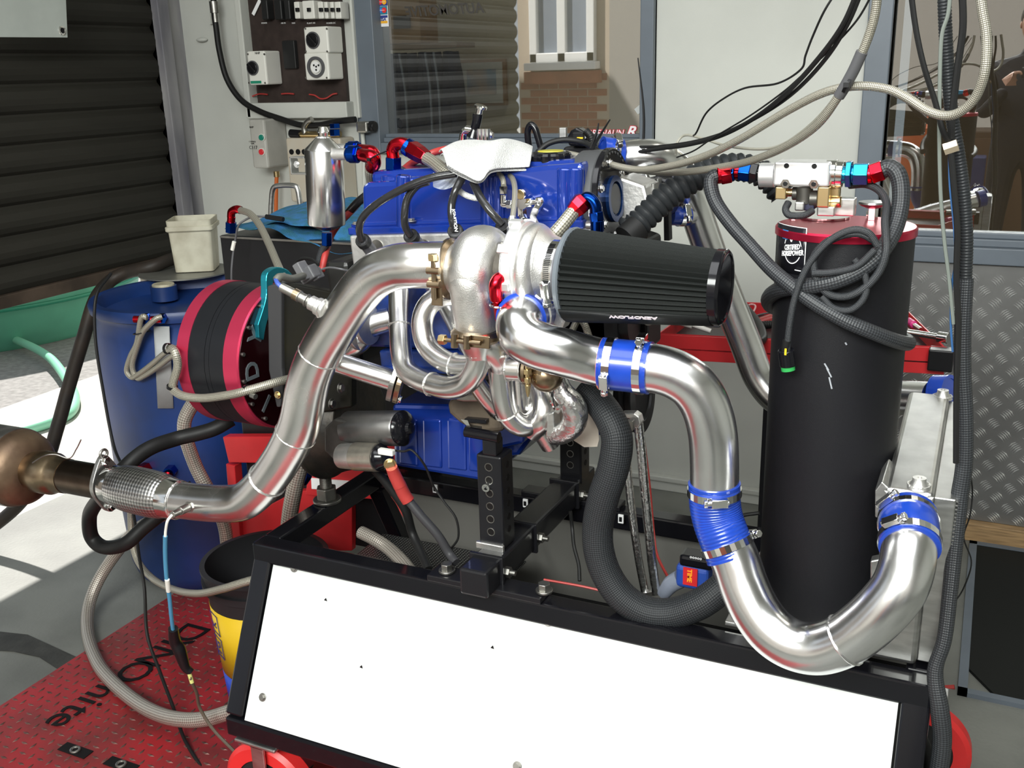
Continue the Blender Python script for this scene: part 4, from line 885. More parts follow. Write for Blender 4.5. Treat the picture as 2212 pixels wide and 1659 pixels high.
# engine mount
emt = thing('engine_mount', 'worn brown-black rubber engine mount under the polished manifold', 'engine mount', W(1030,900,1.52))
mb_ = mat('worn_mount_rubber', (.045,.035,.028), .5, .1, .5, 15, (.11,.085,.06), bump=.5)
qm = W(1028, 905, 1.56)
G().prism([W(x, y, 1.50) for x, y in ((962,872),(985,850),(1040,842),(1092,855),(1100,880),(1090,905),(1085,935),(1035,940),(990,915),(968,895)
)], (0,.09,0)).part('rubber_block', mb_, emt, bev=.012, seg=3)
G().prism([W(x, y, 1.49) for x, y in ((985,855),(1060,845),(1095,858),(1095,868),(1000,868),(985,866))], (0,.10,0)).part('upper_plate', dsteel, emt, bev=.003)
G().prism([W(x, y, 1.488) for x, y in ((1003,904),(1050,908),(1050,916),(1003,912))], (0,.05,0)).part('lower_bracket', blackg, emt, bev=.001)
G().prism([W(x, y, 1.486) for x, y in ((995,906),(1010,908),(1020,932))], (0,.002,0)).part('bent_lock_tab', chrome, emt)
hexbolt(emt, W(1028, 934, 1.50), (0,0,1), .013, .014, dsteel)
# starter motor
stt = thing('starter_motor', 'steel starter motor with black domed end and silver solenoid low on the engine', 'starter motor', W(810,940,1.52))
s0, s1 = W(752, 925, 1.53), W(868, 925, 1.51); ds = (s1-s0).normalized(); Lm = (s1-s0).length
G().lathe(s0, ds, [(0,.01),(0,.030),(.004,.034),(Lm-.004,.034),(Lm,.031)], 40).part('motor_body', mat('dull_motor_steel', (.22,.215,.21), .35, .9, .25, 20), stt)
G().lathe(s1, ds, [(0,.033),(.004,.034),(.010,.030),(.016,.020),(.018,.012),(.024,.010),(.025,.003)], 40).part('domed_end', blackg, stt)
s2, s3 = W(738, 985, 1.49), W(822, 988, 1.48); d2 = (s3-s2).normalized(); L2 = (s3-s2).length
G().lathe(s2, d2, [(0,.01),(0,.024),(L2*.40,.026)], 28).part('solenoid_nose', cast, stt)
G().lathe(s2+d2*L2*.38, d2, [(0,.02),(0,.0275),(L2*.58,.0275),(L2*.6,.022)], 36).part('solenoid_body', mat('champagne_steel', (.62,.58,.50), .3, .9, .2, 50), stt)
G().lathe(s2+d2*L2*.97, d2, [(0,.026),(.004,.027),(.008,.022),(.02,.018)], 28).part('solenoid_cap', blackg, stt)
G().prism([W(x, y, 1.50) for x, y in ((722,905),(765,912),(775,970),(770,1005),(735,1008),(700,975),(700,925))], (0,.02,0)).part('drive_end_bracket', mat('dark_cast_iron_2', (.12,.115,.105), .45, .7, .3, 30, bump=.3), stt, bev=.004)
q = W(843, 1003, 1.455); hexbolt(stt, q, (.6,-1,0), .009, m=brass); G().box(W(835,976,1.455), (.032,.012,.011)).part('white_connector', white, stt, bev=.002)
cbt = thing('red_starter_cable', 'battery cable with red boot running from the starter down to the stand rail', 'cable', W(900,1120,1.47))
G().tube(PP([(846,1010,1.45),(852,1025,1.455),(864,1050,1.46)]), [.011,.012,.0125], 14).part('red_boot', redl, cbt); G().tube(PP([(862,1045,1.46),(872,1066,1.465),(882,1082,1.468)]), .0125, 14).part('red_sleeve', redl, cbt)
G().tube(PP([(880,1078,1.468),(910,1115,1.47),(945,1155,1.475),(970,1195,1.48),(985,1215,1.47)]), .0085, 12).part('black_cable', mat('grey_black_cable', (.04,.04,.043), .45), cbt)
hose('second_starter_cable', 'dull black cable running down from behind the starter motor into the stand', 'cable', [(810,1015,1.53),(840,1050,1.54),(875,1100,1.55),(890,1150,1.56),(908,1190,1.54),(925,1230,1.51)], .009, rubber, n=10)
hose('orange_red_cable', 'short bright red cable behind the starter cable inside the stand', 'cable', [(850,1068,1.56),(862,1085,1.56),(872,1105,1.56),(885,1125,1.56)], .007, redl, n=10)
tw_ = hose('thin_signal_wire', 'thin black wire curving from the starter past the blue sump to the rear rail', 'wire', [(852,973,1.47),(872,975,1.47),(888,972,1.47),(905,988,1.47),(920,1010,1.48),(932,1040,1.49),(940,1056,1.5),(960,1085,1.5),(985,1120,1.5),(990,1160,1.5),(975,1185,1.5)], .0022, rubber, n=8)
for i, (px, py, l_) in enumerate(((941,1055,'white plastic clip on the rear rail left of the perforated post'), (1136,1086,'white plastic clip on the rear rail right of the perforated post'), (1342,1120,'white plastic clip on the rear rail right of the fat black hose'))):
    q = W(px, py, 1.832); t = thing('cable_clip', l_, 'clip', q, 'white clips on the rear rail')
    G().bb(q.x-.006, q.x+.006, q.y-.004, q.y, q.z-.010, q.z+.010).part('base', whpr, t, bev=.001); G().bb(q.x-.003, q.x+.003, q.y-.006, q.y-.004, q.z-.005, q.z+.005).part('slot', black, t)
hose('hose_stub_in_stand', 'braided hose stub lying in the perforated tray of the stand', 'hose', [(780,1150,1.60),(810,1165,1.59),(840,1185,1.58),(868,1212,1.55),(890,1240,1.52)], .014, brdR, n=12)
# dangling cable at the right of the tower
hose('dangling_cable', 'thin black cable hanging inside the stand right of the cross member', 'cable', [(1232,1105,1.72),(1236,1140,1.72),(1240,1180,1.7),(1250,1220,1.68),(1252,1255,1.66)], .004, rubber, n=8)

# ================================================================== EXHAUST MANIFOLD
em = thing('exhaust_manifold', 'polished tubular steel exhaust manifold curling under the turbocharger', 'exhaust manifold', W(1000,780,1.5))
rR = .0188
def runner(pts, r=rR, welds=()):
    P = smooth_path(PP(pts), 8); G().tube(None, r, 28, path=P).part('runner_pipe', steel, em)
    for t in welds: p, d = path_at(P, t); weld(em, p, d, r+.0006)
runner([(862,560,1.56),(862,620,1.52),(863,690,1.49),(866,755,1.46),(876,797,1.44),(903,818,1.425),(940,832,1.41),(975,838,1.40),(1008,826,1.395),(1028,797,1.39),(1040,755,1.39)], .0195, (.22, .58))
runner([(1060,640,1.53),(1010,636,1.50),(960,638,1.475),(925,660,1.46),(912,700,1.45),(922,745,1.44),(952,775,1.43),(990,790,1.425),(1030,790,1.42)], .0190, (.84,))
runner([(935,610,1.56),(960,650,1.53),(985,695,1.50),(1005,735,1.47),(1030,760,1.44)])
runner([(1075,720,1.42),(1076,760,1.42),(1082,820,1.425),(1088,865,1.43),(1100,898,1.44),(1125,918,1.455),(1152,912,1.475),(1172,885,1.50),(1178,850,1.53),(1170,800,1.56)], .0200, (.42,))
runner([(1130,800,1.50),(1135,850,1.50),(1140,890,1.50),(1165,920,1.51),(1190,960,1.53)], .019)
runner([(1010,800,1.46),(1030,830,1.48),(1060,870,1.5),(1085,900,1.52)], .017)
# collector lumps
q = W(1043, 760, 1.40)
G().lathe(W(1030,718,1.385), W(1040,790,1.40)-W(1030,718,1.385), [(0,.033),(.02,.031),(.035,.026),(.06,.020)], 32).part('collector', steel, em)
G().tube(PP([(1045,725,1.40),(1062,745,1.40),(1078,770,1.41),(1080,790,1.42)]), [.028,.027,.024,.020], 28).part('collector_branch', steel, em)
for p, d, r_ in ((W(1035,765,1.39),(.1,0,-1),.022), (W(1080,778,1.415),(.1,0,-1),.0235)): weld(em, p, d, r_)
# second outlet flange at left behind the downpipe
G().tube(PP([(845,690,1.58),(800,705,1.56),(770,740,1.54),(720,760,1.54)]), .024, 24).part('rear_runner_pipe', steel, em)
for px, py in ((772,712), (790,700)): G().lathe(W(px, py, 1.54), V((1,0,.15)), [(0,.02),(0,.040),(.008,.040),(.008,.02)], 32).part('pipe_flange', cast, em, bev=.001)

# ================================================================== TURBOCHARGER
YT = 1.40; XA = V((1,0,0))
tc_ = thing('turbocharger', 'large silver turbocharger between the downpipe and the pleated air filter', 'turbocharger', W(1100,590,YT))
# turbine volute (snail) : torus with growing section, tangential inlet going down
cT = W(1042, 585, YT+.012)
def volute(c, R0, r0, r1, sx_, m, name, a0=-2.2, a1=3.9, squash=1.0, lbl=None):
    g = G(); n = 56; mseg = 20; R_ = []
    for i in range(n+1):
        a_ = a0+(a1-a0)*i/n; rr = r0+(r1-r0)*i/n; o_ = V((0, math.cos(a_), math.sin(a_)))
        cc = c+o_*R0; R_.append([cc+(o_*math.cos(2*math.pi*k/mseg)*rr*squash+XA*math.sin(2*math.pi*k/mseg)*rr*sx_) for k in range(mseg)])
    return g.rings(R_).part(name, m, tc_, label=lbl)
G().lathe(cT-XA*.037, XA, [(0,.02),(0,.044)]+[(.037-.037*math.cos(a*math.pi/12), .044+.029*math.sin(a*math.pi/12)) for a in range(1,12)]+[(.074,.044),(.070,.03)], 56).part('turbine_volute', cast, tc_)
qa = cT+V((0,-.038,-.01)); qb_ = W(1029, 712, YT-.020)
dI = (qb_-qa)
G().tube([qa+V((0,.03,.02)), qa+V((0,.008,.008)), qa, qa+dI*.4, qa+dI*.8, qb_], [.030,.036,.0365,.0355,.034,.033], 36).part('turbine_inlet', cast, tc_)
G().lathe(cT+XA*.024, XA, [(0,.046),(.004,.047),(.008,.040),(.012,.03)], 40).part('turbine_backplate', dsteel, tc_)
# left outlet and centre
c_l = W(985, 575, YT)
G().lathe(cT-XA*.055, XA, [(0,.036),(.004,.042),(.03,.046)], 40).part('turbine_outlet', cast, tc_)
cC = cT+V((.035,.0,.004))
G().lathe(cC, XA, [(0,.036),(.008,.030),(.014,.024),(.03,.024),(.038,.034),(.042,.05)], 36).part('bearing_housing', mat('dark_cast_iron', (.22,.20,.17), .45, .8, .3, 40, bump=.3), tc_, bev=.001)
G().box(cC+V((.018,0,.034)), (.026,.03,.026)).part('oil_inlet_boss', dsteel, tc_, bev=.003)
# compressor: backplate ring, volute, inlet bell
cB = W(1133, 575, YT+.01)
G().lathe(cB-XA*.012, XA, [(0,.03),(0,.068),(.003,.071),(.020,.071),(.022,.066)], 56).part('compressor_backplate', castw, tc_, bev=.001)
for k in range(8):
    a_ = k*math.pi/4+.25; o_ = V((0, math.cos(a_), math.sin(a_))); G().box(cB+o_*.069+XA*-.004, (.022,.014,.016), (XA, o_.cross(XA), o_)).part('clamp_lug', castw, tc_, bev=.002)
cV = cB+XA*.021
volute(cV, .051, .012, .022, .85, cast, 'compressor_volute', a0=-math.pi*.6, a1=math.pi*1.35)
G().lathe(cV-XA*.012, XA, [(0,.03),(0,.06),(.012,.066),(.022,.064),(.030,.057),(.040,.050),(.052,.0465),(.066,.046),(.070,.048),(.074,.048),(.074,.040),(.03,.038)], 56).part('compressor_inlet', cast, tc_)
# discharge
q0 = cV+V((.0,-.015,-.045)); q1 = W(1150, 669, 1.385); G().tube([q0+V((0,.02,.01)), q0, q1], [.024,.027,.031], 28).part('compressor_outlet', cast, tc_)
G().box(W(1205, 665, 1.42), (.05,.03,.05), (V((.9,0,-.4)), EY, V((.4,0,.9)))).part('actuator_bracket', cast, tc_, bev=.004)
# V-bands
def vband(c, d, R, parent, bolt_dir, lab, side):
    t = thing('v_band_clamp', lab, 'clamp', c); d = V(d).normalized()
    G().lathe(V(c)-d*.009, d, [(0,R-.003),(0,R),(.006,R+.006),(.012,R+.006),(.018,R),(.018,R-.003)], 48, False).part('band', bronze, t)
    s = V(side).normalized(); bd = V(bolt_dir).normalized(); q = V(c)+s*(R+.012)
    G().cyl(q-bd*.036, q+bd*.036, .0036, n=12).part('bolt', bronze, t); G().hexa(q+bd*.026, q+bd*.037, .0085).part('nut', brass, t, bev=.0006)
    for k in (-.012, .010): G().cyl(q+bd*k-d*.011, q+bd*k+d*.011, .0058, n=14).part('trunnion', bronze, t)
    G().box(V(c)+s*(R+.005)-bd*.028, (.040,.020,.003), (bd, d, s)).part('strap_tab', bronze, t, bev=.001)
    return t
vband(cT-XA*.058, XA, .044, None, (0,0,1), 'bronze V-band clamp between the downpipe and the turbine housing', (0,-1,-.05))
vband(W(1030,722,YT-.020), (.07,0,1), .036, None, (-1,0,0), 'bronze V-band clamp under the turbine housing', (-.1,-1,0))
# oil feed fitting and hose with tee on the rocker cover
of = thing('oil_feed_line', 'braided oil feed line bending over the rocker cover down to the turbo', 'hose', W(1105,440,1.52))
G().hexa(W(1106,513,1.44), W(1106,490,1.45), .0085).cyl(W(1106,535,1.43), W(1106,513,1.44), .0065, n=12).part('steel_nut', chrome, of, bev=.0006)
G().hexa(W(1106,488,1.45), W(1107,470,1.46), .007).part('upper_nut', chrome, of, bev=.0006)
G().tube(PP([(1107,474,1.46),(1111,440,1.49),(1112,405,1.53),(1105,383,1.57),(1088,376,1.6),(1062,374,1.64)]), .0048, 12).part('hose', brdS, of)
of2 = thing('oil_pressure_tee', 'chrome tee fitting with elbows fixed to the front of the blue rocker cover', 'fitting', W(1128,438,1.54))
G().cyl(W(1127,442,1.54), W(1127,412,1.54), .0055, n=12).cyl(W(1127,440,1.555), W(1127,440,1.53), .0095, n=16).part('tee_body', chrome, of2)
q = W(1127, 419, 1.535); G().cyl(q, q+V((0,-.008,0)), .0085, n=16).part('brass_screw', brass, of2, bev=.001)
G().cyl(W(1092,441,1.54), W(1165,436,1.54), .0048, n=12).part('cross_tube', chrome, of2)
for a_, b_ in (((1096,441),(1107,441)), ((1137,438),(1150,437))): G().hexa(W(*a_,1.54), W(*b_,1.54), .0082).part('hex_collar', chrome, of2, bev=.0005)
G().hexa(W(1127,448,1.54), W(1128,466,1.54), .009).cyl(W(1128,466,1.54), W(1132,478,1.53), .008, n=12).part('lower_union', chrome, of2, bev=.0005)
G().tube(PP([(1096,441,1.54),(1088,441,1.54),(1087,436,1.54),(1087,420,1.54)]), .0062, 10).hexa(W(1088,418,1.54), W(1087,402,1.54), .0075).part('left_elbow', chrome, of2)
G().tube(PP([(1088,402,1.54),(1086,388,1.55),(1078,376,1.58),(1060,370,1.62)]), .0048, 12).part('left_braided_hose', brdS, of2)
G().tube(PP([(1160,434,1.54),(1168,434,1.54),(1164,444,1.54),(1156,456,1.53)]), .0062, 10).part('right_elbow', chrome, of2)
G().tube(PP([(1157,454,1.53),(1152,468,1.52),(1155,480,1.51),(1162,492,1.50)]), .0058, 10).part('printed_sleeve', mat('printed_black_sleeve', (.03,.03,.03), .4, 0, .9, 60, (.6,.6,.6)), of2)
# oil drain (red / blue) and its small clamp
od = thing('oil_drain_elbow', 'red anodised elbow with blue nuts between the two turbo housings', 'fitting', W(1075,620,1.34))
G().hexa(W(1072,645,1.345), W(1074,632,1.345), .012).part('lower_blue_nut', blan, od, bev=.001); G().hexa(W(1090,598,1.355), W(1083,604,1.35), .013).part('upper_blue_nut', blan, od, bev=.001)
G().tube(PP([(1090,600,1.355),(1078,603,1.342),(1071,615,1.336),(1071,632,1.338),(1073,645,1.342)]), .0105, 18).part('red_elbow', rdan, od)
G().cyl(W(1074,645,1.345), W(1080,690,1.37), .008, n=12).part('drain_tube', rdan, od); G().torus(W(1076,660,1.35), (.1,0,1), .012, .002, 24, 8).part('wire_clamp', chrome, od)
# ignition leads
ldm = mat('glossy_black_lead', (.02,.02,.021), .25, 0, coat=.4, bump=.3, bs=120)
LD = [([(985,375,1.50),(930,385,1.49),(870,408,1.48),(815,440,1.48),(785,468,1.485),(776,495,1.49),(782,518,1.50),(800,540,1.53)], 'black ignition lead, leftmost of the four, dropping at the left end of the blue cover'),
      ([(925,392,1.50),(900,402,1.495),(880,430,1.49),(874,465,1.485),(876,490,1.49),(886,508,1.50),(905,530,1.53)], 'black ignition lead, second from the left, dropping in front of the blue cover'),
      ([(1000,382,1.50),(985,410,1.485),(976,440,1.48),(976,470,1.475),(983,498,1.48),(995,520,1.52)], 'black ignition lead with white printing, third from the left'),
      ([(1022,395,1.50),(1040,430,1.48),(1062,460,1.475),(1085,485,1.48),(1100,505,1.5)], 'black ignition lead, rightmost of the four, slanting behind the turbo')]
for i, (pts, lb_) in enumerate(LD):
    t = thing('ignition_lead', lb_, 'ignition lead', W(*pts[3]), 'ignition leads over the rocker cover')
    G().tube(PP(pts[:-1]), .0068, 12).part('lead', ldm, t)
    G().tube(PP(pts[-2:]), [.0105, .012], 14).part('boot', mat('grey_boot', (.10,.10,.11), .45), t)
    G().cyl(W(*pts[-2]), W(*pts[-2]).lerp(W(*pts[-1]), .35), .0135, n=16).part('boot_collar', rubber, t, bev=.001)
    if i == 2:
        a_, b_ = W(977,455,1.472), W(983,497,1.472); up2 = (a_-b_).normalized()
        lettering('IGNITION', .0085, (a_+b_)/2+V((.002,0,0)), -up2, V((1,0,0)), whpr, t, bold=.0002)
        lettering('ACE', .010, (a_+b_)/2+V((-.0045,.001,-.004)), -up2, V((1,0,0)), whpr, t, bold=.0004)
# small dark post at v-band / chrome bits above cover
# white cloth
clm = mat('white_knitted_cloth', (.64,.64,.625), .95, 0, .06, 60, bump=1.4, bs=420)
cl = thing('white_knitted_cloth', 'white knitted cloth draped over the middle of the blue rocker cover', 'cloth', W(1040,340,1.58))
def bil(c00, c10, c01, c11, u, v): return (c00*(1-u)+c10*u)*(1-v)+(c01*(1-u)+c11*u)*v
def cloth(u, v, o=0):
    # ridge runs left-front to right-back; front flap hangs down to a corner
    back = [W(944,328,1.56), W(985,308,1.63), W(1030,300,1.67), W(1080,302,1.69), W(1115,308,1.70), W(1150,318,1.70)]
    mid  = [W(955,342,1.50), W(990,340,1.51), W(1030,326,1.56), W(1080,312,1.60), W(1112,322,1.63), W(1150,335,1.64)]
    fro  = [W(962,352,1.485), W(998,374,1.475), W(1034,394,1.47), W(1058,368,1.50), W(1098,358,1.55), W(1142,360,1.57)]
    def s(l):
        x = u*(len(l)-1); i = min(int(x), len(l)-2); t = x-i; p0, p1, p2, p3 = l[max(i-1,0)], l[i], l[i+1], l[min(i+2,len(l)-1)]
        return .5*((2*p1)+(p2-p0)*t+(2*p0-5*p1+4*p2-p3)*t*t+(3*p1-p0-3*p2+p3)*t**3)
    a_, b_, c_ = s(back), s(mid), s(fro)
    p = a_*((1-v)**2)+b_*(2*v*(1-v))*1.0+c_*(v*v)
    p = p+V((0, 0, .010*math.sin(math.pi*v)+.003*math.sin(u*9+v*4)))
    return p+V((0, .004, -o))
cloth_sheet(lambda u, v: cloth(u, v), 40, 24, clm, cl, 'upper_layer', th=.003)
cloth_sheet(lambda u, v: cloth(u*.95+.02, v*.97+.0, .008), 30, 20, clm, cl, 'lower_layer', th=.003)
g = G()
for k in range(16):
    p = cloth(.02+k*.028, .985)+V((0,-.002,-.004)); g.box(p, (.006,.0015,.0015), (ex_, EY, ez_))
g.part('dark_stitching', mat('dark_thread', (.08,.08,.08), .8), cl)
G().tube(PP([(985,405,1.515),(1000,418,1.505),(1015,425,1.50),(1032,428,1.50),(1040,420,1.50)]), .005, 12).part('knitted_cuff', clm, cl)
gbag = mat('thin_clear_plastic', (.75,.80,.85), .1, 0, bump=1, bs=90)
gbag.node_tree.nodes['Principled BSDF'].inputs['Alpha'].default_value = .35
cloth_sheet(lambda u, v: W(935+u*70, 372+v*32+6*math.sin(u*5), 1.545-v*.03+.006*math.sin(u*14+v*9)), 16, 10, gbag, cl, 'clear_plastic_wrap', th=.0006)
# breather red/blue elbow hoses at left
bh = thing('breather_hose_assembly', 'red elbow on the rocker cover with braided hose going under the cloth', 'hose', W(850,350,1.62))
Yb2 = 1.625
G().hexa(W(850,385,Yb2), W(850,372,Yb2), .020).part('base_nut', blan, bh, bev=.001); G().cyl(W(850,372,Yb2), W(850,364,Yb2), .011, n=16).part('neck', blan, bh); G().hexa(W(850,366,Yb2), W(850,340,Yb2), .0165).part('blue_nut', blan, bh, bev=.0012)
G().tube(PP([(850,342,Yb2),(848,326,Yb2),(853,314,Yb2),(866,310,Yb2),(878,314,Yb2),(886,322,Yb2)]), .0118, 20).part('red_elbow', rdan, bh)
G().cyl(W(877,315,Yb2), W(888,323,Yb2), .0165, n=20).part('blue_collar', blan, bh, bev=.001)
a_, b_ = W(886,320,Yb2), W(922,342,Yb2-.02); G().lathe(a_, b_-a_, [(0,.015),(.008,.0175),((b_-a_).length*.6,.0165),((b_-a_).length,.0135)], 6, True, False).part('red_socket', rdan, bh, bev=.001)
G().tube([a_.lerp(b_, .95), *PP([(938,352,1.59),(958,368,1.56),(980,385,1.545)])], .0115, 14).part('hose', brdS, bh)
hose('red_rubber_pipe', 'thin red rubber pipe running behind the breather fitting up to the cloth', 'hose', [(870,368,1.70),(890,352,1.70),(905,345,1.70),(935,330,1.72),(965,322,1.72),(1000,318,1.7)], .0068, redl, n=10)
# catch can
cc = thing('catch_can', 'brushed aluminium catch can with conical ends hanging left of the rocker cover', 'canister', W(702,400,1.62))
Yk = 1.62; sk = scale_at(703, 400, Yk); kt, kb = W(699, 322, Yk), W(706, 485, Yk); dk_ = (kb-kt); Lk = dk_.length; rk = 41*sk
G().lathe(kt, dk_, [(-26*sk,.010),(-24*sk,.014),(0,rk-.001),(.002,rk),(Lk-.002,rk),(Lk,rk-.001),(Lk+12*sk,.012),(Lk+12*sk,.005)], 56).part('can_body', alu, cc)
G().lathe(kt-dk_.normalized()*46*sk, dk_, [(0,.006),(0,.008),(10*sk,.0115),(12*sk,.0095),(18*sk,.0095),(19*sk,.0105),(22*sk,.0095),(24*sk,.0105),(28*sk,.0095)], 24).part('top_spigot', chrome, cc)
weld(cc, kt-dk_.normalized()*24*sk, dk_, .0125)
G().bb(W(633,340,Yk).x, W(664,340,Yk).x, Yk-.012, Yk+.012, W(650,376,Yk).z, W(650,373,Yk).z).bb(W(633,340,Yk).x, W(664,340,Yk).x, Yk-.012, Yk+.012, W(650,341,Yk).z, W(650,338,Yk).z).bb(W(633,340,Yk).x, W(635,340,Yk).x, Yk-.012, Yk+.012, W(650,376,Yk).z, W(650,338,Yk).z).part('mounting_bracket', alurough, cc, bev=.0006)
hexbolt(cc, W(641, 355, Yk-.005), (0,-1,0), .005, m=chrome)
for Y_, py in ((Yk-.01, 335), (Yk+.045, 325)):
    a_ = W(738, py-2, Y_); G().cyl(a_+V((-.02,0,0)), a_+V((.012,0,0)), .011, n=16).part('side_spigot', cast, cc)
sdh = thing('catch_can_hoses', 'two red elbows with blue nuts joined to the side of the catch can', 'hose', W(775,345,Yk))
for Y_, o_, j in ((Yk-.01, 0, 0), (Yk+.045, -10, 1)):
    a_ = W(752, 333+o_, Y_); G().hexa(a_, a_+V((.026,0,0)), .0150).part('blue_nut', blan, sdh, bev=.001); G().ring(a_+V((.013,0,0)), XA, .0165, .013, .015).part('blue_nut_collar', blan, sdh)
    G().tube([a_+V((.024,0,0)), *PP([(788,336+o_,Y_),(803,340+o_,Y_-.005),(808,352+o_,Y_),(803,362+o_,Y_+.01)])], [.011,.0125,.0135,.0135,.0125], 20).part('red_elbow', rdan, sdh)
    G().tube(PP([(803,360+o_,Y_+.01),(801,372+o_,Y_+.02),(806,400,Y_+.06)]), .0115, 14).part('hose', brdS, sdh)
ziptie(808, 343, Yk-.012, .014, (1,0,.3), 'black cable tie with raised tail on the red catch can elbows', tail=(.028,0,.014))
a_ = W(706, 500, Yk); G().hexa(W(706,502,Yk), W(706,530,Yk), .011).part('lower_blue_nut', blan, cc, bev=.001)
hose('catch_can_drain_hose', 'black and silver flecked hose dropping from the bottom of the catch can', 'hose', [(705,528,1.62),(697,540,1.62),(690,565,1.62),(688,595,1.62)], .0075, brdK)
hose('red_wiring_loom', 'red sheathed cable running down behind the catch can to the grey connector', 'cable', [(790,420,1.78),(765,450,1.72),(735,480,1.68),(715,510,1.66),(703,550,1.62),(695,585,1.6)], .0068, redl, n=10)
hose('black_loom_behind_can', 'black sheathed cable passing behind the catch can to the rocker cover', 'cable', [(800,415,1.70),(770,440,1.70),(745,468,1.72),(720,490,1.74)], .0085, ldm, n=10)
gc_ = thing('grey_connector', 'grey plastic plug connector joining the leads beside the teal arm', 'connector', W(668,592,1.5))
axc = (V((.85,0,.5)).normalized(), EY, V((-.5,0,.85)).normalized())
G().box(W(668,592,1.50), (.034,.024,.026), axc).part('plug_body', grey, gc_, bev=.003); G().box(W(655,586,1.49), (.016,.024,.036), axc).part('plug_latch', mat('lighter_grey_plastic', (.12,.12,.125), .4), gc_, bev=.002); G().box(W(684,592,1.51), (.016,.022,.022), axc).part('plug_boot', grey, gc_, bev=.003)
hose('grey_sensor_wire', 'thin grey wire arching from the grey connector to the right', 'wire', [(688,585,1.52),(710,578,1.52),(740,582,1.52),(770,590,1.55)], .002, grey, n=6)
hose('black_sensor_wire', 'thin black wire arching over the grey connector', 'wire', [(632,575,1.6),(648,560,1.6),(672,560,1.58),(688,572,1.55)], .003, rubber, n=6)

# ================================================================== EXHAUST DOWNPIPE
YD = 1.385
dp = thing('exhaust_downpipe', 'polished aluminium-look exhaust downpipe running from the turbo down to the left', 'exhaust pipe', W(660,850,YD))
DPp = [(963,572,YD+.01),(900,573,YD),(855,577,YD),(812,595,YD),(775,632,YD),(735,690,YD),(697,752,YD),(675,800,YD),(662,845,YD),(650,905,YD),(635,945,YD),(607,995,YD),(577,1037,YD),(548,1068,YD),(520,1085,YD),(480,1088,YD),(430,1085,YD),(385,1080,YD)]
PD = smooth_path(PP(DPp), 7); G().tube(None, [.0375]*6+[.0382]*6+[.0368]*8, 40, path=PD).part('main_pipe', steel, dp)
for px, py in ((690,765), (638,942), (577,1035)):
    i = min(range(len(PD)), key=lambda k: (PD[k]-W(px, py, YD)).length); weld(dp, PD[i], PD[i+1]-PD[i-1], .0378)
# second tube branching (wastegate return) with flange
q0, q1 = W(700, 775, YD+.03), W(850, 822, 1.46); dB = (q1-q0)
G().cyl(q0, q1, .0192, n=32).part('return_pipe', steel, dp); weld(dp, q0+dB*.07, dB, .0205)
fl = thing('return_pipe_flange', 'bolted steel flange at the end of the return pipe under the left manifold runner', 'flange', q1)
for k in range(2):
    c_ = q1+dB.normalized()*(-.004+.012*k); a_, b_ = frame(dB); R_ = []
    for t in (0, .0095): R_.append([c_+dB.normalized()*t+(a_*math.cos(2*math.pi*j/40)*.027+b_*math.sin(2*math.pi*j/40)*(.027+.013*abs(math.sin(2*math.pi*j/40))**3)) for j in range(40)])
    G().rings(R_, sm=False).part('flange_plate', bronze if k else dsteel, fl, bev=.001)
for s_ in (-1, 1): hexbolt(fl, q1+dB.normalized()*.018+frame(dB)[1]*(.031*s_), dB, .0065, m=chrome)
# oxygen sensor upper
ox = thing('upper_oxygen_sensor', 'oxygen sensor screwed into the upper bend of the downpipe with dark lead', 'sensor', W(650,640,1.36))
q0, q1 = W(690, 663, 1.365), W(608, 620, 1.36); dO = (q1-q0).normalized(); Lo = (q1-q0).length
G().lathe(q0, dO, [(-.012,.017),(.004,.0155),(.006,.013),(Lo*.22,.013)], 20).part('welded_bung', cast, ox); weld(ox, q0-dO*.006, dO, .0165)
G().lathe(q0+dO*Lo*.2, dO, [(0,.010),(Lo*.10,.0095),(Lo*.11,.0115),(Lo*.14,.0115),(Lo*.15,.009),(Lo*.3,.009),(Lo*.31,.0105),(Lo*.34,.0105),(Lo*.35,.0085),(Lo*.8,.0078)], 24).part('sensor_body', dsteel, ox)
G().cyl(q0+dO*Lo*.52, q0+dO*Lo*.66, .0105, n=20).part('bronze_collar', bronze, ox)
G().tube([q1, *PP([(600,612,1.36),(596,604,1.37)])], .004, 8).part('coloured_wires', mat('blue_wire', (.05,.1,.4), .5), ox)
G().tube(PP([(596,606,1.37),(606,598,1.38),(632,602,1.42),(655,596,1.48)]), .007, 10).part('lead', mat('grey_green_sleeve', (.11,.11,.09), .5), ox)
# flexible joint and flange
fj = thing('flexible_exhaust_joint', 'woven stainless flexible joint with bolted flange at the left end of the downpipe', 'flexible joint', W(300,1060,YD))
a_, b_ = W(385,1080,YD), W(222,1042,YD); dF = (b_-a_).normalized(); LF = (b_-a_).length
G().lathe(a_-dF*.004, dF, [(0,.0375),(.003,.0405),(.018,.041),(.030,.0425)], 44).part('pipe_collar', chrome, fj); weld(fj, a_-dF*.002, dF, .0385)
sg = G(); rr = []; P = [a_+dF*(.024+(LF*.80-.024)*k/24) for k in range(25)]
sg.tube(None, [.041,.046,.048,.0485,.0485,.0485,.048,.046,.0415], 48, path=P); sg.part('woven_bellows', brdW, fj)
G().lathe(a_+dF*LF*.78, dF, [(0,.0405),(.012,.0415),(.024,.0400)], 44).part('end_collar', chrome, fj)
fc = a_+dF*(LF*.93); av, bv = frame(dF); R_ = []
for t in (0, .010):
    R_.append([fc+dF*t+(av*math.cos(2*math.pi*j/48)*(.040)+bv*math.sin(2*math.pi*j/48)*(.040+.024*abs(math.sin(2*math.pi*j/48))**4)) for j in range(48)])
G().rings(R_, sm=False).part('flange_plate', alurough, fj, bev=.001)
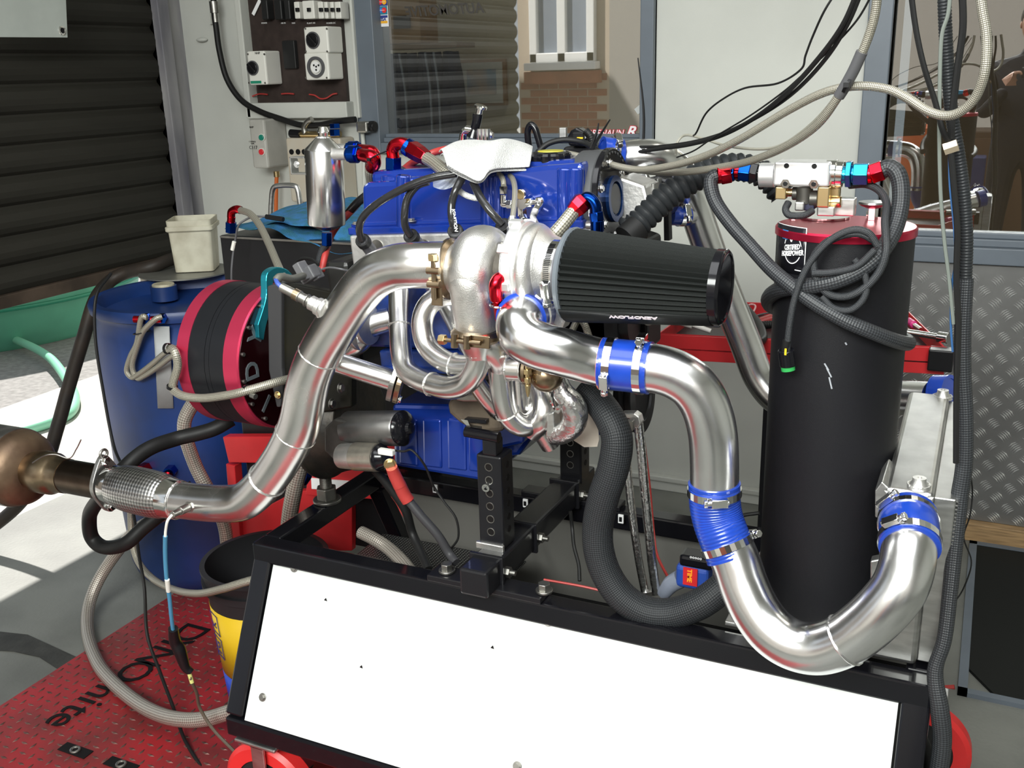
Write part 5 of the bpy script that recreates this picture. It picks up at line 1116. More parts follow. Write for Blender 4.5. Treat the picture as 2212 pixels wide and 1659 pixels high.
for s_ in (-1, 1): hexbolt(fj, fc+bv*(.052*s_)-dF*.001, -dF, .0085, m=chrome, name='flange_bolt')
G().torus(fc+bv*.067, dF, .009, .003, 24, 8).part('lifting_eye', dsteel, fj)
mf = thing('rusty_muffler', 'rusty exhaust muffler with silver body entering at the left edge of the picture', 'muffler', W(40,1015,YD))
m0 = fc+dF*.011; m1 = W(52, 1012, YD); dM = (m1-m0).normalized(); Lm_ = (m1-m0).length
G().lathe(m0, dM, [(0,.0365),(Lm_*.45,.0365),(Lm_*.46,.034)], 40).part('dark_inlet_pipe', mat('blued_steel', (.16,.12,.09), .28, 1, .3, 20), mf)
G().lathe(m0+dM*Lm_*.44, dM, [(0,.0375),(Lm_*.10,.0385),(Lm_*.14,.041),(Lm_*.18,.046),(Lm_*.34,.047),(Lm_*.40,.043),(Lm_*.50,.040)], 40).part('bronzed_transition', bronze, mf)
G().lathe(m0+dM*Lm_*.82, dM, [(0,.036),(.01,.040),(.02,.066),(.035,.080),(.05,.084),(.058,.086)], 56).part('domed_end_cap', rust, mf)
G().lathe(m0+dM*(Lm_*.82+.056), dM, [(0,.083),(0,.087),(.006,.088),(.6,.088),(.6,.02)], 56).part('silver_body', alurough, mf)
hose('rusty_wire', 'thin twisted tie wire over the exhaust at the left', 'wire', [(70,1000,1.30),(95,985,1.30),(120,982,1.31),(150,990,1.32),(165,970,1.33),(175,950,1.33)], .0014, dsteel, n=6)
# ================================================================== AIR FILTER
af = thing('pleated_air_filter', 'big black pleated conical air filter on the turbo inlet', 'air filter', W(1400,600,1.385))
f0, f1 = W(1236,592,1.385), W(1553,620,1.385); dfl = (f1-f0); Lf = dfl.length; dfl.normalize(); af_, bf_ = frame(dfl)
s_l, s_r = scale_at(1236,592,1.385), scale_at(1560,620,1.385)
r0_, r1_ = 99*s_l, 80*s_r
npl = 42; R_ = []
for t in (0, .003, Lf*.5, Lf-.003, Lf):
    rr = r0_+(r1_-r0_)*t/Lf; R_.append([f0+dfl*t+(af_*math.cos(math.pi*k/npl)+bf_*math.sin(math.pi*k/npl))*(rr*(.995 if k % 2 else .875)) for k in range(2*npl)])
flm = mat('black_filter_gauze', (.011,.013,.012), .6, 0, bump=.6, bs=1500)
G().rings(R_, sm=False).part('pleated_element', flm, af)
G().lathe(f0-dfl*.004, dfl, [(0,r0_*.8),(0,r0_),(.006,r0_+.0015),(.008,r0_-.001)], 64).part('grey_base_rim', mat('grey_rubber_rim', (.14,.16,.18), .35), af)
G().lathe(f0-dfl*.030, dfl, [(0,.047),(.016,.049),(.022,.058),(.030,r0_-.004)], 56).part('base_neck', mat('grey_base', (.22,.22,.24), .35, .3), af)
G().lathe(f1-dfl*.004, dfl, [(0,r1_-.004),(0,r1_+.002),(.011,r1_+.002),(.014,r1_-.001),(.0145,r1_-.005),(.0125,r1_-.007),(.0135,.01)], 64).part('black_end_cap', blackg, af)
# bottom seam band with lettering
def seam(t, w_): rr = (r0_+(r1_-r0_)*t/Lf)+.0005; return f0+dfl*t, rr
pts = []
dd_ = V((0,-.50,-.87)).normalized(); tt = dfl.cross(dd_).normalized()
g = G(); 
for t in (.0, Lf*.5, Lf-.004):
    c_, rr = seam(t, 0); b = len(g.v)
    for k in range(7): a_ = (k-3)*.14; g.v.append(c_+(dd_*math.cos(a_)+tt*math.sin(a_))*(rr+.001))
for j in range(2):
    for k in range(6): i = j*7+k; g.face((i, i+1, i+8, i+7), True)
g.part('seam_band', mat('flat_black_band', (.014,.015,.015), .4), af, solid=.002)
c_, rr = seam(Lf*.52, 0)
def onseam(v):
    t = Lf*.42-v.x*1; c_, rr = seam(t, 0); a_ = .20+v.y/rr; return c_+(dd_*math.cos(a_)+tt*math.sin(a_))*(rr+.0034+v.z)
ts = 1 if tt.z > 0 else -1
def onseam2(v):
    t = Lf*.50-v.x; c_, rr = seam(t, 0); a_ = ts*(.28)-ts*v.y/rr; return c_+(dd_*math.cos(a_)+tt*math.sin(a_))*(rr+.0036+v.z)
lettering('AEROFLOW', .0088, c_, (1,0,0), (0,0,1), mat('pink_white_print', (.85,.75,.78), .4), af, fn=onseam2, bold=.0003, sx=1.5)
clamp(af, f0-dfl*.022, dfl, .0495, .014, ang=0, worm=False); 
q = f0-dfl*.022; o_ = V((0,-.95,-.3)).normalized(); tn = dfl.cross(o_)
G().box(q+o_*.054, (.026,.014,.009), (tn, dfl, o_)).cyl(q+o_*.055-tn*.012, q+o_*.055+tn*.022, .0055, n=12).hexa(q+o_*.055+tn*.02, q+o_*.055+tn*.027, .0075).part('worm_screw', chrome, af, bev=.001)
for k in range(26):
    a_ = 2.0+k*.05
g = G()
for k in range(24):
    o_ = (V((0,-1,0))*math.cos(k*.055-.1)+V((0,0,1))*math.sin(k*.055-.1)); g.box(q+o_*.0512, (.0012,.009,.0008), (dfl.cross(o_), dfl, o_))
g.part('clamp_slots', black, af)

# ================================================================== CHARGE PIPES AND COUPLERS
def pipe(name, label, pts, r, welds=(), m=alu, n=40, tsm=0):
    t = thing(name, label, 'pipe', W(*pts[len(pts)//2])); P = smooth_path(PP(pts), 8)
    G().tube(None, r, n, path=P, tsm=tsm).part('pipe', m, t)
    for w_ in welds: p, d = path_at(P, w_); weld(t, p, d, (r if isinstance(r, float) else r[0])+.0008, alu)
    return t, P
def coupler(label, pts, r, clamps=((.15,0),(.85,0)), corr=0, m=sil, inner=None):
    t = thing('silicone_coupler', label, 'hose coupler', W(*pts[len(pts)//2]), 'blue silicone couplers'); P = smooth_path(PP(pts), 10)
    G().tube(None, r, 44, path=P, corr=corr, corrp=.005).part('sleeve', m, t)
    for k in (0, 1):
        p, d = path_at(P, k); G().ring(p, d, r+.0004, r-.006, .003, 44).part('end_lip', m, t)
    for tt_, ang in clamps:
        p, d = path_at(P, tt_); clamp(t, p, d, r+.0008, .0115, ang)
    return t
pipe('compressor_elbow_pipe', 'polished elbow pipe from the turbo outlet to the first blue coupler', [(1148,670,1.405),(1136,680,1.375),(1126,690,1.345),(1122,706,1.322),(1134,730,1.309),(1168,748,1.311),(1215,761,1.323),(1262,774,1.342),(1302,784,1.353),(1330,788,1.355)], [.0362,.0360,.0358,.0358,.0360,.0362,.0362], tsm=60)
coupler('blue silicone coupler ringed at the turbo outlet below the compressor', [(1126,689,1.348),(1139,678,1.382),(1158,662,1.430)], .0398, ((.28,1.9),(.75,1.5)))
coupler('straight blue silicone coupler between the elbow pipe and the arched pipe', [(1302,785,1.353),(1352,790,1.357),(1403,795,1.36)], .0388, ((.17,-.35),(.83,1.5)))
G().ring(W(1301,785,1.353), W(1352,790,1.357)-W(1301,785,1.353), .0392, .036, .002, 44).part('orange_lining_edge', mat('salmon_silicone', (.80,.25,.15), .4), bpy.data.objects['silicone_coupler.001'])
pipe('arched_charge_pipe', 'polished pipe arching down from the straight coupler to the ribbed blue elbow', [(1385,794,1.36),(1425,798,1.362),(1465,812,1.366),(1500,838,1.37),(1525,880,1.375),(1539,935,1.378),(1543,1000,1.38),(1543,1070,1.38)], .0362)
coupler('ribbed blue silicone elbow hanging from the arched pipe', [(1543,1045,1.38),(1544,1085,1.38),(1550,1120,1.378),(1562,1155,1.372),(1580,1200,1.366)], .0385, ((.10,-1.15),(.88,2.7)), corr=.018)
pipe('j_shaped_charge_pipe', 'big polished J-shaped pipe sweeping under the black tank to the intercooler', [(1572,1175,1.37),(1590,1215,1.362),(1607,1265,1.352),(1632,1318,1.34),(1668,1364,1.328),(1715,1393,1.32),(1768,1401,1.315),(1822,1384,1.312),(1868,1352,1.31),(1910,1312,1.312),(1942,1270,1.32),(1958,1225,1.335),(1963,1185,1.355),(1962,1150,1.385)], .0368, (.545,))
coupler('blue silicone coupler on the intercooler outlet', [(1965,1182,1.358),(1964,1150,1.385),(1962,1118,1.425)], .0405, ((.18,2.2),(.80,2.4)))
# intercooler
icx0, icx1, icy0, icy1 = -.100, -.012, 1.47, 1.86; icz = W(1980,1060,1.47).z
ict = W(2038,858,1.84).z
ic = thing('intercooler', 'dull welded aluminium intercooler standing at the right end of the black stand', 'intercooler', (-.055, 1.66, .6))
G().prism([V((icx0,icy0,.605)), V((icx0,icy0,icz-.002)), V((icx0,icy1,ict)), V((icx0,icy1,.605))], (icx1-icx0-.02,0,0)).part('end_tank', alurough, ic, bev=.008, seg=3)
g = G().prism([V((icx1-.02,icy0+.01,.61)), V((icx1-.02,icy0+.01,icz-.01)), V((icx1-.02,icy1-.005,ict-.01)), V((icx1-.02,icy1-.005,.61))], (.03,0,0)); g.part('cooling_core', alurough, ic, bev=.002)
g = G()
for k in range(44): z = .615+k*.0062; g.bb(icx1+.01, icx1+.013, icy0+.01, icy1-.01, z, z+.002)
g.part('core_fins', alurough, ic, kind='stuff')
for px, py, y in ((1985,1048,1.50),(2036,856,1.82)):
    q = F(px, py, icz+(ict-icz)*((y-icy0)/(icy1-icy0))); G().lathe(q-V((0,0,.004)), (0,0,1), [(0,.017),(.005,.014),(.010,.010),(.016,.0095),(.016,.004),(.01,.003)], 28).part('threaded_boss', cast, ic); weld(ic, q+V((0,0,.001)), (0,0,1), .0155)
# outlet transition
oc = W(1962,1118,1.425)
R_ = []; n = 40; cen = V(((icx0+icx1-.02)/2, icy0-.002, icz-.048)); dd2 = (oc-cen)
for t in (0, .25, .6, 1.0):
    c_ = cen+dd2*t; R_.append([])
    for k in range(n):
        a_ = 2*math.pi*k/n; ca, sa = math.cos(a_), math.sin(a_); s_ = max(abs(ca), abs(sa)); sq = V((ca/s_*.034, 0, sa/s_*.042)); rd = (V((ca,0,0))+V((0,.35,.93))*sa)*.0365
        R_[-1].append(c_+sq.lerp(rd, min(1, t*1.3)))
G().rings(R_).part('outlet_cone', alu, ic)
G().prism([W(x, y, 1.475) for x, y in ((1890,1060),(1905,1040),(1925,1058),(1925,1122),(1890,1118))], (0,.10,0)).part('side_bracket', alurough, ic, bev=.002)
G().prism([W(x, y, 1.45) for x, y in ((1880,1212),(1900,1208),(1912,1270),(1880,1275))], (0,.02,0)).part('lower_bracket', alurough, ic, bev=.002)
pipe('rear_charge_pipe', 'polished pipe descending behind the air filter and passing behind the black tank', [(1335,345,1.86),(1380,338,1.87),(1425,342,1.89),(1465,370,1.93),(1493,425,1.97),(1515,490,1.99),(1545,575,2.0),(1580,665,2.0),(1612,745,2.0),(1640,815,2.0),(1680,862,1.99),(1740,880,1.97),(1830,868,1.95),(1930,860,1.93),(2010,862,1.90)], .0325, (), alu)
coupler('blue silicone coupler behind the cam pulley on the rear pipe', [(1300,335,1.83),(1338,340,1.85)], .0345, ((.6,1.0),))
coupler('short blue silicone coupler on a side stub of the rear pipe', [(1448,466,1.90),(1484,467,1.93)], .0185, ((.6,.5),))
G().cyl(W(1480,467,1.93), W(1500,467,1.98), .017, n=24).part('side_stub', alu, bpy.data.objects['rear_charge_pipe'])
coupler('blue silicone coupler behind the top end of the intercooler', [(2022,852,1.91),(2052,852,1.90)], .0355, ())
# big corrugated hose, fat sleeved hose
ch = thing('corrugated_intake_hose', 'fat black corrugated hose rising over the air filter to behind the black tank', 'hose', W(1500,390,1.7))
G().tube(PP([(1345,500,1.62),(1372,488,1.63),(1405,458,1.65),(1440,425,1.67),(1478,398,1.69),(1520,375,1.71),(1565,363,1.73),(1605,362,1.75),(1640,372,1.76),(1668,392,1.76),(1690,420,1.76)]), .0245, 24, corr=.20, corrp=.0135).part('hose', mat('black_corrugated_rubber', (.020,.022,.024), .42), ch)
G().tube(PP([(1352,515,1.60),(1378,492,1.62)]), .0235, 20).part('plain_cuff', rubber, ch)
hose('fat_sleeved_hose', 'fat black braid-sleeved hose hanging from the engine and turning right inside the stand', 'hose',
     [(1262,838,1.50),(1290,865,1.49),(1318,905,1.47),(1333,950,1.46),(1325,1010,1.455),(1305,1070,1.455),(1292,1130,1.46),(1293,1185,1.46),(1310,1240,1.46),(1345,1290,1.46),(1395,1320,1.465),(1450,1325,1.47),(1510,1305,1.475),(1560,1270,1.49),(1600,1230,1.52)], [.024,.0265,.0265,.0265,.025], mat('black_sleeved_braid', (.040,.043,.047), .5, 0, braid=20, bcol=(.008,.009,.010)), n=24)
# wastegate
wg = thing('wastegate', 'bronze tinted wastegate body with silver stub and V-band under the compressor', 'wastegate', W(1160,800,1.42))
G().cyl(W(1098,795,1.40), W(1132,797,1.40), .0205, n=32).part('silver_stub', steel, wg); weld(wg, W(1100,795,1.40), XA, .021); weld(wg, W(1131,797,1.40), XA, .0215)
G().lathe(W(1135,798,1.40), XA, [(0,.022),(.003,.026),(.008,.026),(.011,.022)], 36).part('v_band', bronze, wg)
q = W(1139, 792, 1.372); G().cyl(q+V((0,0,.022)), q-V((0,0,.032)), .0036, n=12).hexa(q+V((0,0,.026)), q+V((0,0,.014)), .006).hexa(q-V((0,0,.004)), q-V((0,0,.012)), .007).hexa(q-V((0,0,.018)), q-V((0,0,.026)), .006).lathe(q-V((0,0,.03)), (0,0,-1), [(0,.005),(.012,.0035),(.02,.0015)], 12).part('band_bolt', brass, wg, bev=.0005)
G().ball(W(1180,812,1.40), .025, (1.1,1,1.05), 28, 18).part('bronze_dome', bronze, wg)
G().lathe(W(1150,800,1.40), XA, [(0,.018),(.012,.022),(.025,.024)], 28).part('neck', bronze, wg)
G().tube(PP([(1165,830,1.50),(1175,870,1.48),(1172,905,1.47),(1150,930,1.48)]), .020, 24).part('dump_pipe', steel, wg)
fh = thing('foil_wrapped_pipe', 'crinkled silver foil wrapped pipe curving below the wastegate', 'pipe', W(1230,890,1.45))
G().tube(PP([(1202,815,1.44),(1215,845,1.44),(1235,870,1.44),(1243,895,1.445),(1236,920,1.45),(1215,936,1.46),(1196,942,1.47)]), [.016,.018,.021,.021,.019,.016], 20).part('foil_wrap', foil, fh)
G().prism([W(x, y, 1.45) for x, y in ((1182,895),(1196,890),(1196,947),(1180,944))], (.0,.03,0)).part('end_flange', alurough, fh, bev=.002)
G().prism([W(x, y, 1.455) for x, y in ((1196,890),(1215,868),(1222,872),(1206,896))], (0,.03,0)).part('flange_lug', alurough, fh, bev=.002)
G().torus(W(1206,845,1.42), XA, .028, .0035, 36, 8).part('wire_ring', chrome, fh)
hsd = thing('heat_shield_sheet', 'beige pointed sheet of heat shield behind the fat sleeved hose', 'heat shield', W(1280,920,1.52))
G().prism([W(x, y, 1.53) for x, y in ((1244,840),(1262,868),(1280,900),(1292,930),(1294,950),(1290,965),(1262,966),(1240,952),(1222,936),(1190,900),(1180,870),(1200,830))], (0,.002,0)).part('sheet', mat('beige_sheet', (.60,.54,.46), .6, 0, .15, 25), hsd)
# foil ladder strip
fs = thing('foil_heat_sleeve', 'two silver foil covered strips hanging side by side right of the fat sleeved hose', 'heat sleeve', W(1395,1100,1.6))
G().tube(PP([(1378,905,1.60),(1384,960,1.60),(1391,1040,1.60),(1400,1130,1.60),(1408,1210,1.60),(1418,1282,1.60)]), .0088, 12).part('outer_strip', foil, fs)
G().tube(PP([(1352,975,1.61),(1358,1040,1.61),(1368,1130,1.61),(1380,1210,1.61),(1394,1282,1.61)]), .0075, 12).part('inner_strip', foil, fs); G().bar(W(1390,1283,1.605), W(1420,1279,1.605), .012, .008).part('end_fold', foil, fs)
lh = thing('lifting_bracket', 'rounded steel lug bracket beside the fat sleeved hose', 'bracket', W(1365,905,1.55))
G().prism([W(x, y, 1.56) for x, y in ((1340,893),(1370,893),(1380,900),(1384,915),(1378,925),(1366,922),(1360,905),(1340,903))], (0,.02,0)).part('lug', cast, lh, bev=.002); G().box(W(1362,918,1.55), (.012,.01,.018)).part('lug_bolt', dsteel, lh, bev=.001)
hose('red_dangling_wire', 'thin red wire hanging behind the foil sleeves', 'wire', [(1383,895,1.75),(1392,960,1.75),(1403,1050,1.75),(1412,1150,1.75),(1420,1200,1.72),(1445,1250,1.68),(1455,1262,1.66)], .0028, redl, n=8)
hose('small_red_plug', 'little orange-red plug lead left of the foil sleeves', 'lead', [(1358,940,1.56),(1356,960,1.56),(1352,978,1.56)], .004, redl, n=8)
# ratchet strap tool (blue)
bt = thing('blue_timing_light', 'blue and grey gun-shaped timing light with orange label lying in the stand', 'timing light', W(1490,1245,1.60))
G().tube(PP([(1432,1285,1.60),(1450,1262,1.60),(1470,1250,1.60)]), [.012,.016,.017], 16).part('grey_nose', mat('slate_grey_plastic', (.18,.20,.25), .4), bt)
G().box(W(1500,1240,1.60), (.060,.04,.045)).part('blue_body', mat('dull_blue_plastic', (.02,.06,.30), .4), bt, bev=.008, seg=3)
G().box(W(1491,1246,1.577), (.026,.002,.034)).part('red_label', redp, bt); lettering('TIME', .012, W(1489,1244,1.5755), (0,0,-1), (1,0,0), mat('orange_print', (.9,.35,.02), .4), bt, bold=.0003)
G().box(W(1508,1207,1.60), (.060,.04,.022)).part('black_handle', blackg, bt, bev=.006); lettering('ooooo', .008, W(1503,1205,1.578), (1,0,0), (0,0,1), whpr, bt)
hose('black_lead_in_stand', 'thin dark lead lying behind the ribbed blue elbow', 'cable', [(1570,1135,1.83),(1600,1115,1.83),(1640,1108,1.83)], .004, rubber, n=8)
hose('red_wire_on_rail', 'dull red wire lying along the inner edge of the front rail', 'wire', [(1175,1252,1.50),(1250,1265,1.5),(1330,1282,1.5),(1400,1290,1.50)], .0022, redl, n=6)

# ================================================================== BLACK TANK
kc = W(1826,492,1.62); kc.z = 0; tx, ty = kc.x, kc.y
zt6 = W(1826,484,1.62).z; RK = .1025
tk = thing('tall_black_tank', 'tall black cylindrical tank with crimson lid at the right end of the stand', 'tank', (tx, ty, .6))
G().lathe((tx,ty,.612), (0,0,1), [(0,.01),(0,RK-.004),(.004,RK),(zt6-.612-.013,RK),(zt6-.612-.013,.01)], 96).part('tank_body', tankb, tk)
G().lathe((tx,ty,zt6-.014), (0,0,1), [(0,RK-.002),(0,RK+.0025),(.010,RK+.0025),(.013,RK),(.0135,.01)], 96).part('crimson_lid', mat('crimson_lid_anodised', (.55,.02,.06), .3, .8), tk)
G().bb(tx-.13, tx+.11, fy+.05, by-.05, .603, .611).part('base_plate', alurough, tk, bev=.001)
def on_tank(px, py, off=.0006, r=None):
    r = (r or RK)+off; d = ray(px, py); o = CAM-V((tx,ty,0)); A = d.x**2+d.y**2; B = 2*(o.x*d.x+o.y*d.y); Cc = o.x**2+o.y**2-r*r; t = (-B-math.sqrt(max(0, B*B-4*A*Cc)))/(2*A); return CAM+d*t
# sticker
S0 = on_tank(1712, 540); a0_ = math.atan2(S0.y-ty, S0.x-tx)
def tkmap(v, a0=a0_, z0=S0.z, off=.0012): r = RK+off+v.z; a_ = a0+v.x/RK; return V((tx+r*math.cos(a_), ty+r*math.sin(a_), z0+v.y))
def curved(x0, x1, y0, y1, m, name, off=.0008, n=10, parent=tk):
    g = G(); g.v = [tkmap(V((x0+(x1-x0)*i/n, y, 0)), off=off) for y in (y0, y1) for i in range(n+1)]
    for i in range(n): g.face((i, i+1, i+n+2, i+n+1), True)
    return g.part(name, m, parent, solid=.0003)
aR = on_tank(1741, 540); wR = (math.atan2(aR.y-ty, aR.x-tx)-a0_)*RK
skb = mat('gloss_black_vinyl', (.012,.012,.016), .25)
curved(wR-.075, wR, -.036, .036, skb, 'sticker')
for q in ((wR-.0012, wR+.0002, -.036, .036), (wR-.075, wR, .0348, .036)): curved(*q, whpr, 'sticker_border', .0012)
cxs = wR-.026
g = G(); R_ = []
for i in range(41):
    a_ = math.radians(70+ i*(335/40)); 
    c_, s_ = math.cos(a_), math.sin(a_)
    g.v += [tkmap(V((cxs+c_*.0175, .002+s_*.0215, 0)), off=.0014), tkmap(V((cxs+c_*.0190, .002+s_*.0230, 0)), off=.0014)]
for i in range(40): g.face((2*i, 2*i+1, 2*i+3, 2*i+2))
g.part('sticker_circle', whpr, tk, solid=.0003)
curved(cxs-.021, cxs+.021, -.0085, .0075, skb, 'sticker_text_block', .0016)
lettering('CERTIFIED', .0098, (0,0,0), (1,0,0), (0,1,0), whpr, tk, fn=lambda v: tkmap(V((cxs+v.x*.72, .0040+v.y*1.1+v.x*.12, v.z)), off=.0024), th=.0002, bold=.0003)
lettering('HORSEPOWER', .0098, (0,0,0), (1,0,0), (0,1,0), whpr, tk, fn=lambda v: tkmap(V((cxs+v.x*.72, -.0052+v.y*1.1+v.x*.12, v.z)), off=.0024), th=.0002, bold=.0003)
g = G(); 
for a, b, w_ in (((-.006,.018),(-.002,.012),.0022), ((-.002,.012),(.004,.026),.0022)):
    for p in ((a[0]-w_/2,a[1]),(a[0]+w_/2,a[1]),(b[0]+w_/2,b[1]),(b[0]-w_/2,b[1])): g.v.append(tkmap(V((cxs+p[0], p[1], 0)), off=.0018))
g.face((0,1,2,3)); g.face((4,5,6,7)); g.part('tick_mark', whpr, tk, solid=.0003)
for q in ((wR-.052,wR-.036,.026,.028),(wR-.052,wR-.036,.014,.016),(wR-.038,wR-.036,.014,.028)): curved(*q, mat('blue_print_2', (.04,.2,.5), .4), 'blue_sticker_mark', .0015)
curved(wR-.018, wR-.006, -.030, -.0285, whpr, 'small_print', .0014)
for p in (((1781,785),(1790,800)), ((1786,795),(1796,815)), ((1791,815),(1797,840)), ((1826,740),(1829,745))):
    a_, b_ = on_tank(*p[0]), on_tank(*p[1]); G().bar(a_, b_, .0008, .0022, up=(1,0,0)).part('white_scratch', mat('scratch_grey', (.35,.37,.4), .5), tk)
# cap, valve block and fittings
q = F(1883, 474, zt6); G().hexa(q, q+V((0,0,.020)), .009).part('cap_stem', chrome, tk); G().lathe(q+V((0,0,.018)), (0,0,1), [(0,.010),(.004,.019),(.007,.0225),(.010,.0215),(.011,.004)], 40).part('filler_cap', mat('satin_cap', (.6,.6,.58), .3, 1), tk)
vb_ = thing('white_valve_block', 'bright machined fuel pump block with brass legs mounted over the crimson tank lid', 'valve', W(1735,380,1.57))
Yv = 1.55
a_, b_ = W(1672,350,Yv), W(1790,404,Yv)
G().bb(a_.x, b_.x, Yv, Yv+.055, b_.z, a_.z).part('block', castw, vb_, bev=.003)
for px, py in ((1699,358),(1759,359)): q = W(px, py, Yv); G().cyl(q+V((0,-.0008,0)), q+V((0,.003,0)), .0038, n=16).part('bolt_hole', black, vb_)
for px, py in ((1698,396),(1759,397)): q = W(px, py, Yv); G().hexa(q+V((0,-.006,0)), q, .0075).part('hex_nut', chrome, vb_, bev=.0006); G().cyl(q+V((0,-.0068,0)), q+V((0,-.005,0)), .0035, n=12).part('nut_bore', black, vb_)
G().cyl(W(1642,378,Yv+.03), W(1675,378,Yv+.03), .0185, n=32).part('left_barrel', castw, vb_, bev=.001)
G().cyl(W(1785,376,Yv+.03), W(1808,376,Yv+.03), .021, n=32).cyl(W(1806,376,Yv+.03), W(1822,377,Yv+.03), .0195, n=32).part('right_collar', chrome, vb_, bev=.001)
for x0, x1, y1 in ((1675,1697,431), (1766,1789,448)):
    p0, p1 = W(x0,404,Yv+.003), W(x1,y1,Yv+.003); G().bb(p0.x, p1.x, Yv+.003, Yv+.02, p1.z, p0.z).part('brass_leg', brass, vb_, bev=.0015)
G().cyl(W(1790,436,Yv+.03), W(1818,436,Yv+.03), .0085, n=20).part('brass_spigot', brass, vb_, bev=.002); G().cyl(W(1700,416,Yv+.02), W(1712,416,Yv+.02), .006, n=16).part('brass_stub', brass, vb_)
p0, p1 = W(1790,404,Yv+.03), W(1812,430,Yv+.03); G().bb(p0.x, p1.x, Yv+.03, Yv+.05, p1.z, p0.z).part('brass_back_block', brass, vb_, bev=.002)
dsol = mat('dark_solenoid', (.10,.095,.085), .4, .7)
G().cyl(W(1738,404,Yv+.02), W(1738,440,Yv+.02), .0125, n=24).cyl(W(1712,418,Yv+.025), W(1732,418,Yv+.025), .010, n=20).cyl(W(1750,430,Yv+.02), W(1768,430,Yv+.02), .013, n=24).part('solenoid', dsol, vb_, bev=.001)
p0, p1 = W(1722,436,Yv+.01), W(1758,456,Yv+.01); G().bb(p0.x, p1.x, Yv+.01, Yv+.03, p1.z, p0.z).part('solenoid_foot', mat('dark_blue_plastic', (.02,.02,.05), .4), vb_, bev=.002)
for x0, x1, y0, y1, yy in ((1717,1736,436,456,.0), (1765,1802,446,468,.01), (1802,1845,428,468,.03)):
    p0, p1 = W(x0,y0,Yv+yy), W(x1,y1,Yv+yy); G().bb(p0.x, p1.x, Yv+yy, Yv+yy+.022, p1.z, p0.z).part('steel_bracket', alurough, vb_, bev=.002)
q = F(1780, 470, zt6); G().cyl(q, q+V((0,0,.003)), .040, n=40).part('mounting_disc', chrome, vb_)
hexbolt(vb_, F(1715,470,zt6), (0,0,1), .007, m=chrome)
# left fittings
lf = thing('left_tank_fittings', 'red elbow, blue and black hose fittings on the left of the valve block', 'fitting', W(1590,372,Yv+.03))
Yl = Yv+.03
G().hexa(W(1622,372,Yl), W(1638,374,Yl), .0165).cyl(W(1634,374,Yl), W(1646,376,Yl), .012).part('black_nut', blackg, lf, bev=.001)
G().hexa(W(1598,370,Yl), W(1622,373,Yl), .0155).part('blue_nut', blan, lf, bev=.001)
G().cyl(W(1588,372,Yl), W(1600,372,Yl), .011, n=20).hexa(W(1556,378,Yl-.005), W(1578,374,Yl), .0165).cyl(W(1548,378,Yl-.008), W(1558,377,Yl-.005), .014, n=20).part('red_socket', rdan, lf, bev=.001); G().hexa(W(1578,373,Yl), W(1588,372,Yl), .014).part('dark_blue_collar', blan, lf, bev=.001)
rf = thing('right_tank_fittings', 'light blue and red hose fittings on the right of the valve block', 'fitting', W(1860,374,Yl))
G().cyl(W(1818,378,Yl), W(1830,378,Yl), .0125, n=20).hexa(W(1828,376,Yl), W(1840,376,Yl), .021).part('cyan_bulkhead_nut', cyan, rf, bev=.001); G().cyl(W(1840,376,Yl), W(1846,376,Yl), .013, n=20).hexa(W(1844,376,Yl), W(1876,376,Yl), .0175).part('cyan_nut', cyan, rf, bev=.001)
G().cyl(W(1874,377,Yl), W(1884,376,Yl), .0135, n=20).hexa(W(1882,376,Yl), W(1908,367,Yl), .016).part('red_socket', rdan, rf, bev=.001)
# hoses of the tank
ft = 1.505
t1 = thing('right_black_tank_hose', 'thick black braided hose from the right fitting curling round the tank', 'hose', W(1945,420,1.55))
G().tube(PP([(1903,370,Yl),(1920,362,Yl),(1938,374,Yl-.005),(1946,405,Yl-.01),(1944,450,Yl-.02),(1930,500,1.54),(1900,548,1.51),(1860,582,1.495),(1810,605,1.49),(1750,618,1.495),(1700,622,1.52),(1672,632,1.56),(1660,648,1.61),(1668,662,1.66),(1690,668,1.72)]), .0125, 18).part('hose', brdK, t1)
t2 = thing('left_black_tank_hose', 'thick black braided hose from the left fitting slanting across the tank', 'hose', W(1700,600,1.52))
G().tube(PP([(1552,378,Yl-.008),(1538,385,Yl-.01),(1536,405,Yl-.015),(1548,440,1.56),(1580,485,1.55),(1620,530,1.54),(1665,580,1.52),(1710,618,1.503),(1760,655,1.492),(1820,690,1.49),(1880,716,1.50),(1930,735,1.53),(1958,742,1.57),(1962,738,1.63),(1950,730,1.68)]), .0112, 18).part('hose', brdK, t2)
t3 = thing('looped_thin_black_line', 'slim black braided line coiled in two loops on the front of the black tank', 'hose', W(1820,580,1.5))
G().tube(PP([(1835,400,1.60),(1870,398,1.59),(1900,412,1.58),(1915,440,1.56),(1912,480,1.53),(1914,540,1.50),(1900,585,1.495),(1870,620,1.49),(1830,640,1.49),(1790,635,1.488),(1765,605,1.488),(1758,560,1.488),(1780,528,1.488),(1820,508,1.488),(1860,505,1.488),(1890,520,1.492)]), .0058, 12).part('line', brdK, t3)
G().tube(PP([(1890,540,1.490),(1850,575,1.482),(1800,588,1.48),(1755,590,1.48)]), .0050, 12).part('second_loop', brdK, t3)
G().tube(PP([(1775,640,1.488),(1800,665,1.487),(1835,670,1.487),(1862,650,1.488),(1872,620,1.49),(1865,585,1.49),(1845,560,1.49)]), .0050, 12).part('third_loop', brdK, t3)
t4 = thing('sensor_cable_on_tank', 'slim black cable hanging on the black tank, ending in a green-ringed plug', 'cable', W(1705,760,1.51))
G().tube(PP([(1895,530,1.490),(1875,503,1.486),(1840,497,1.484),(1795,518,1.484),(1755,560,1.484),(1730,605,1.485),(1714,655,1.487),(1706,700,1.49),(1702,735,1.493),(1700,760,1.495)]), .0052, 12).part('cable', brdK, t4)
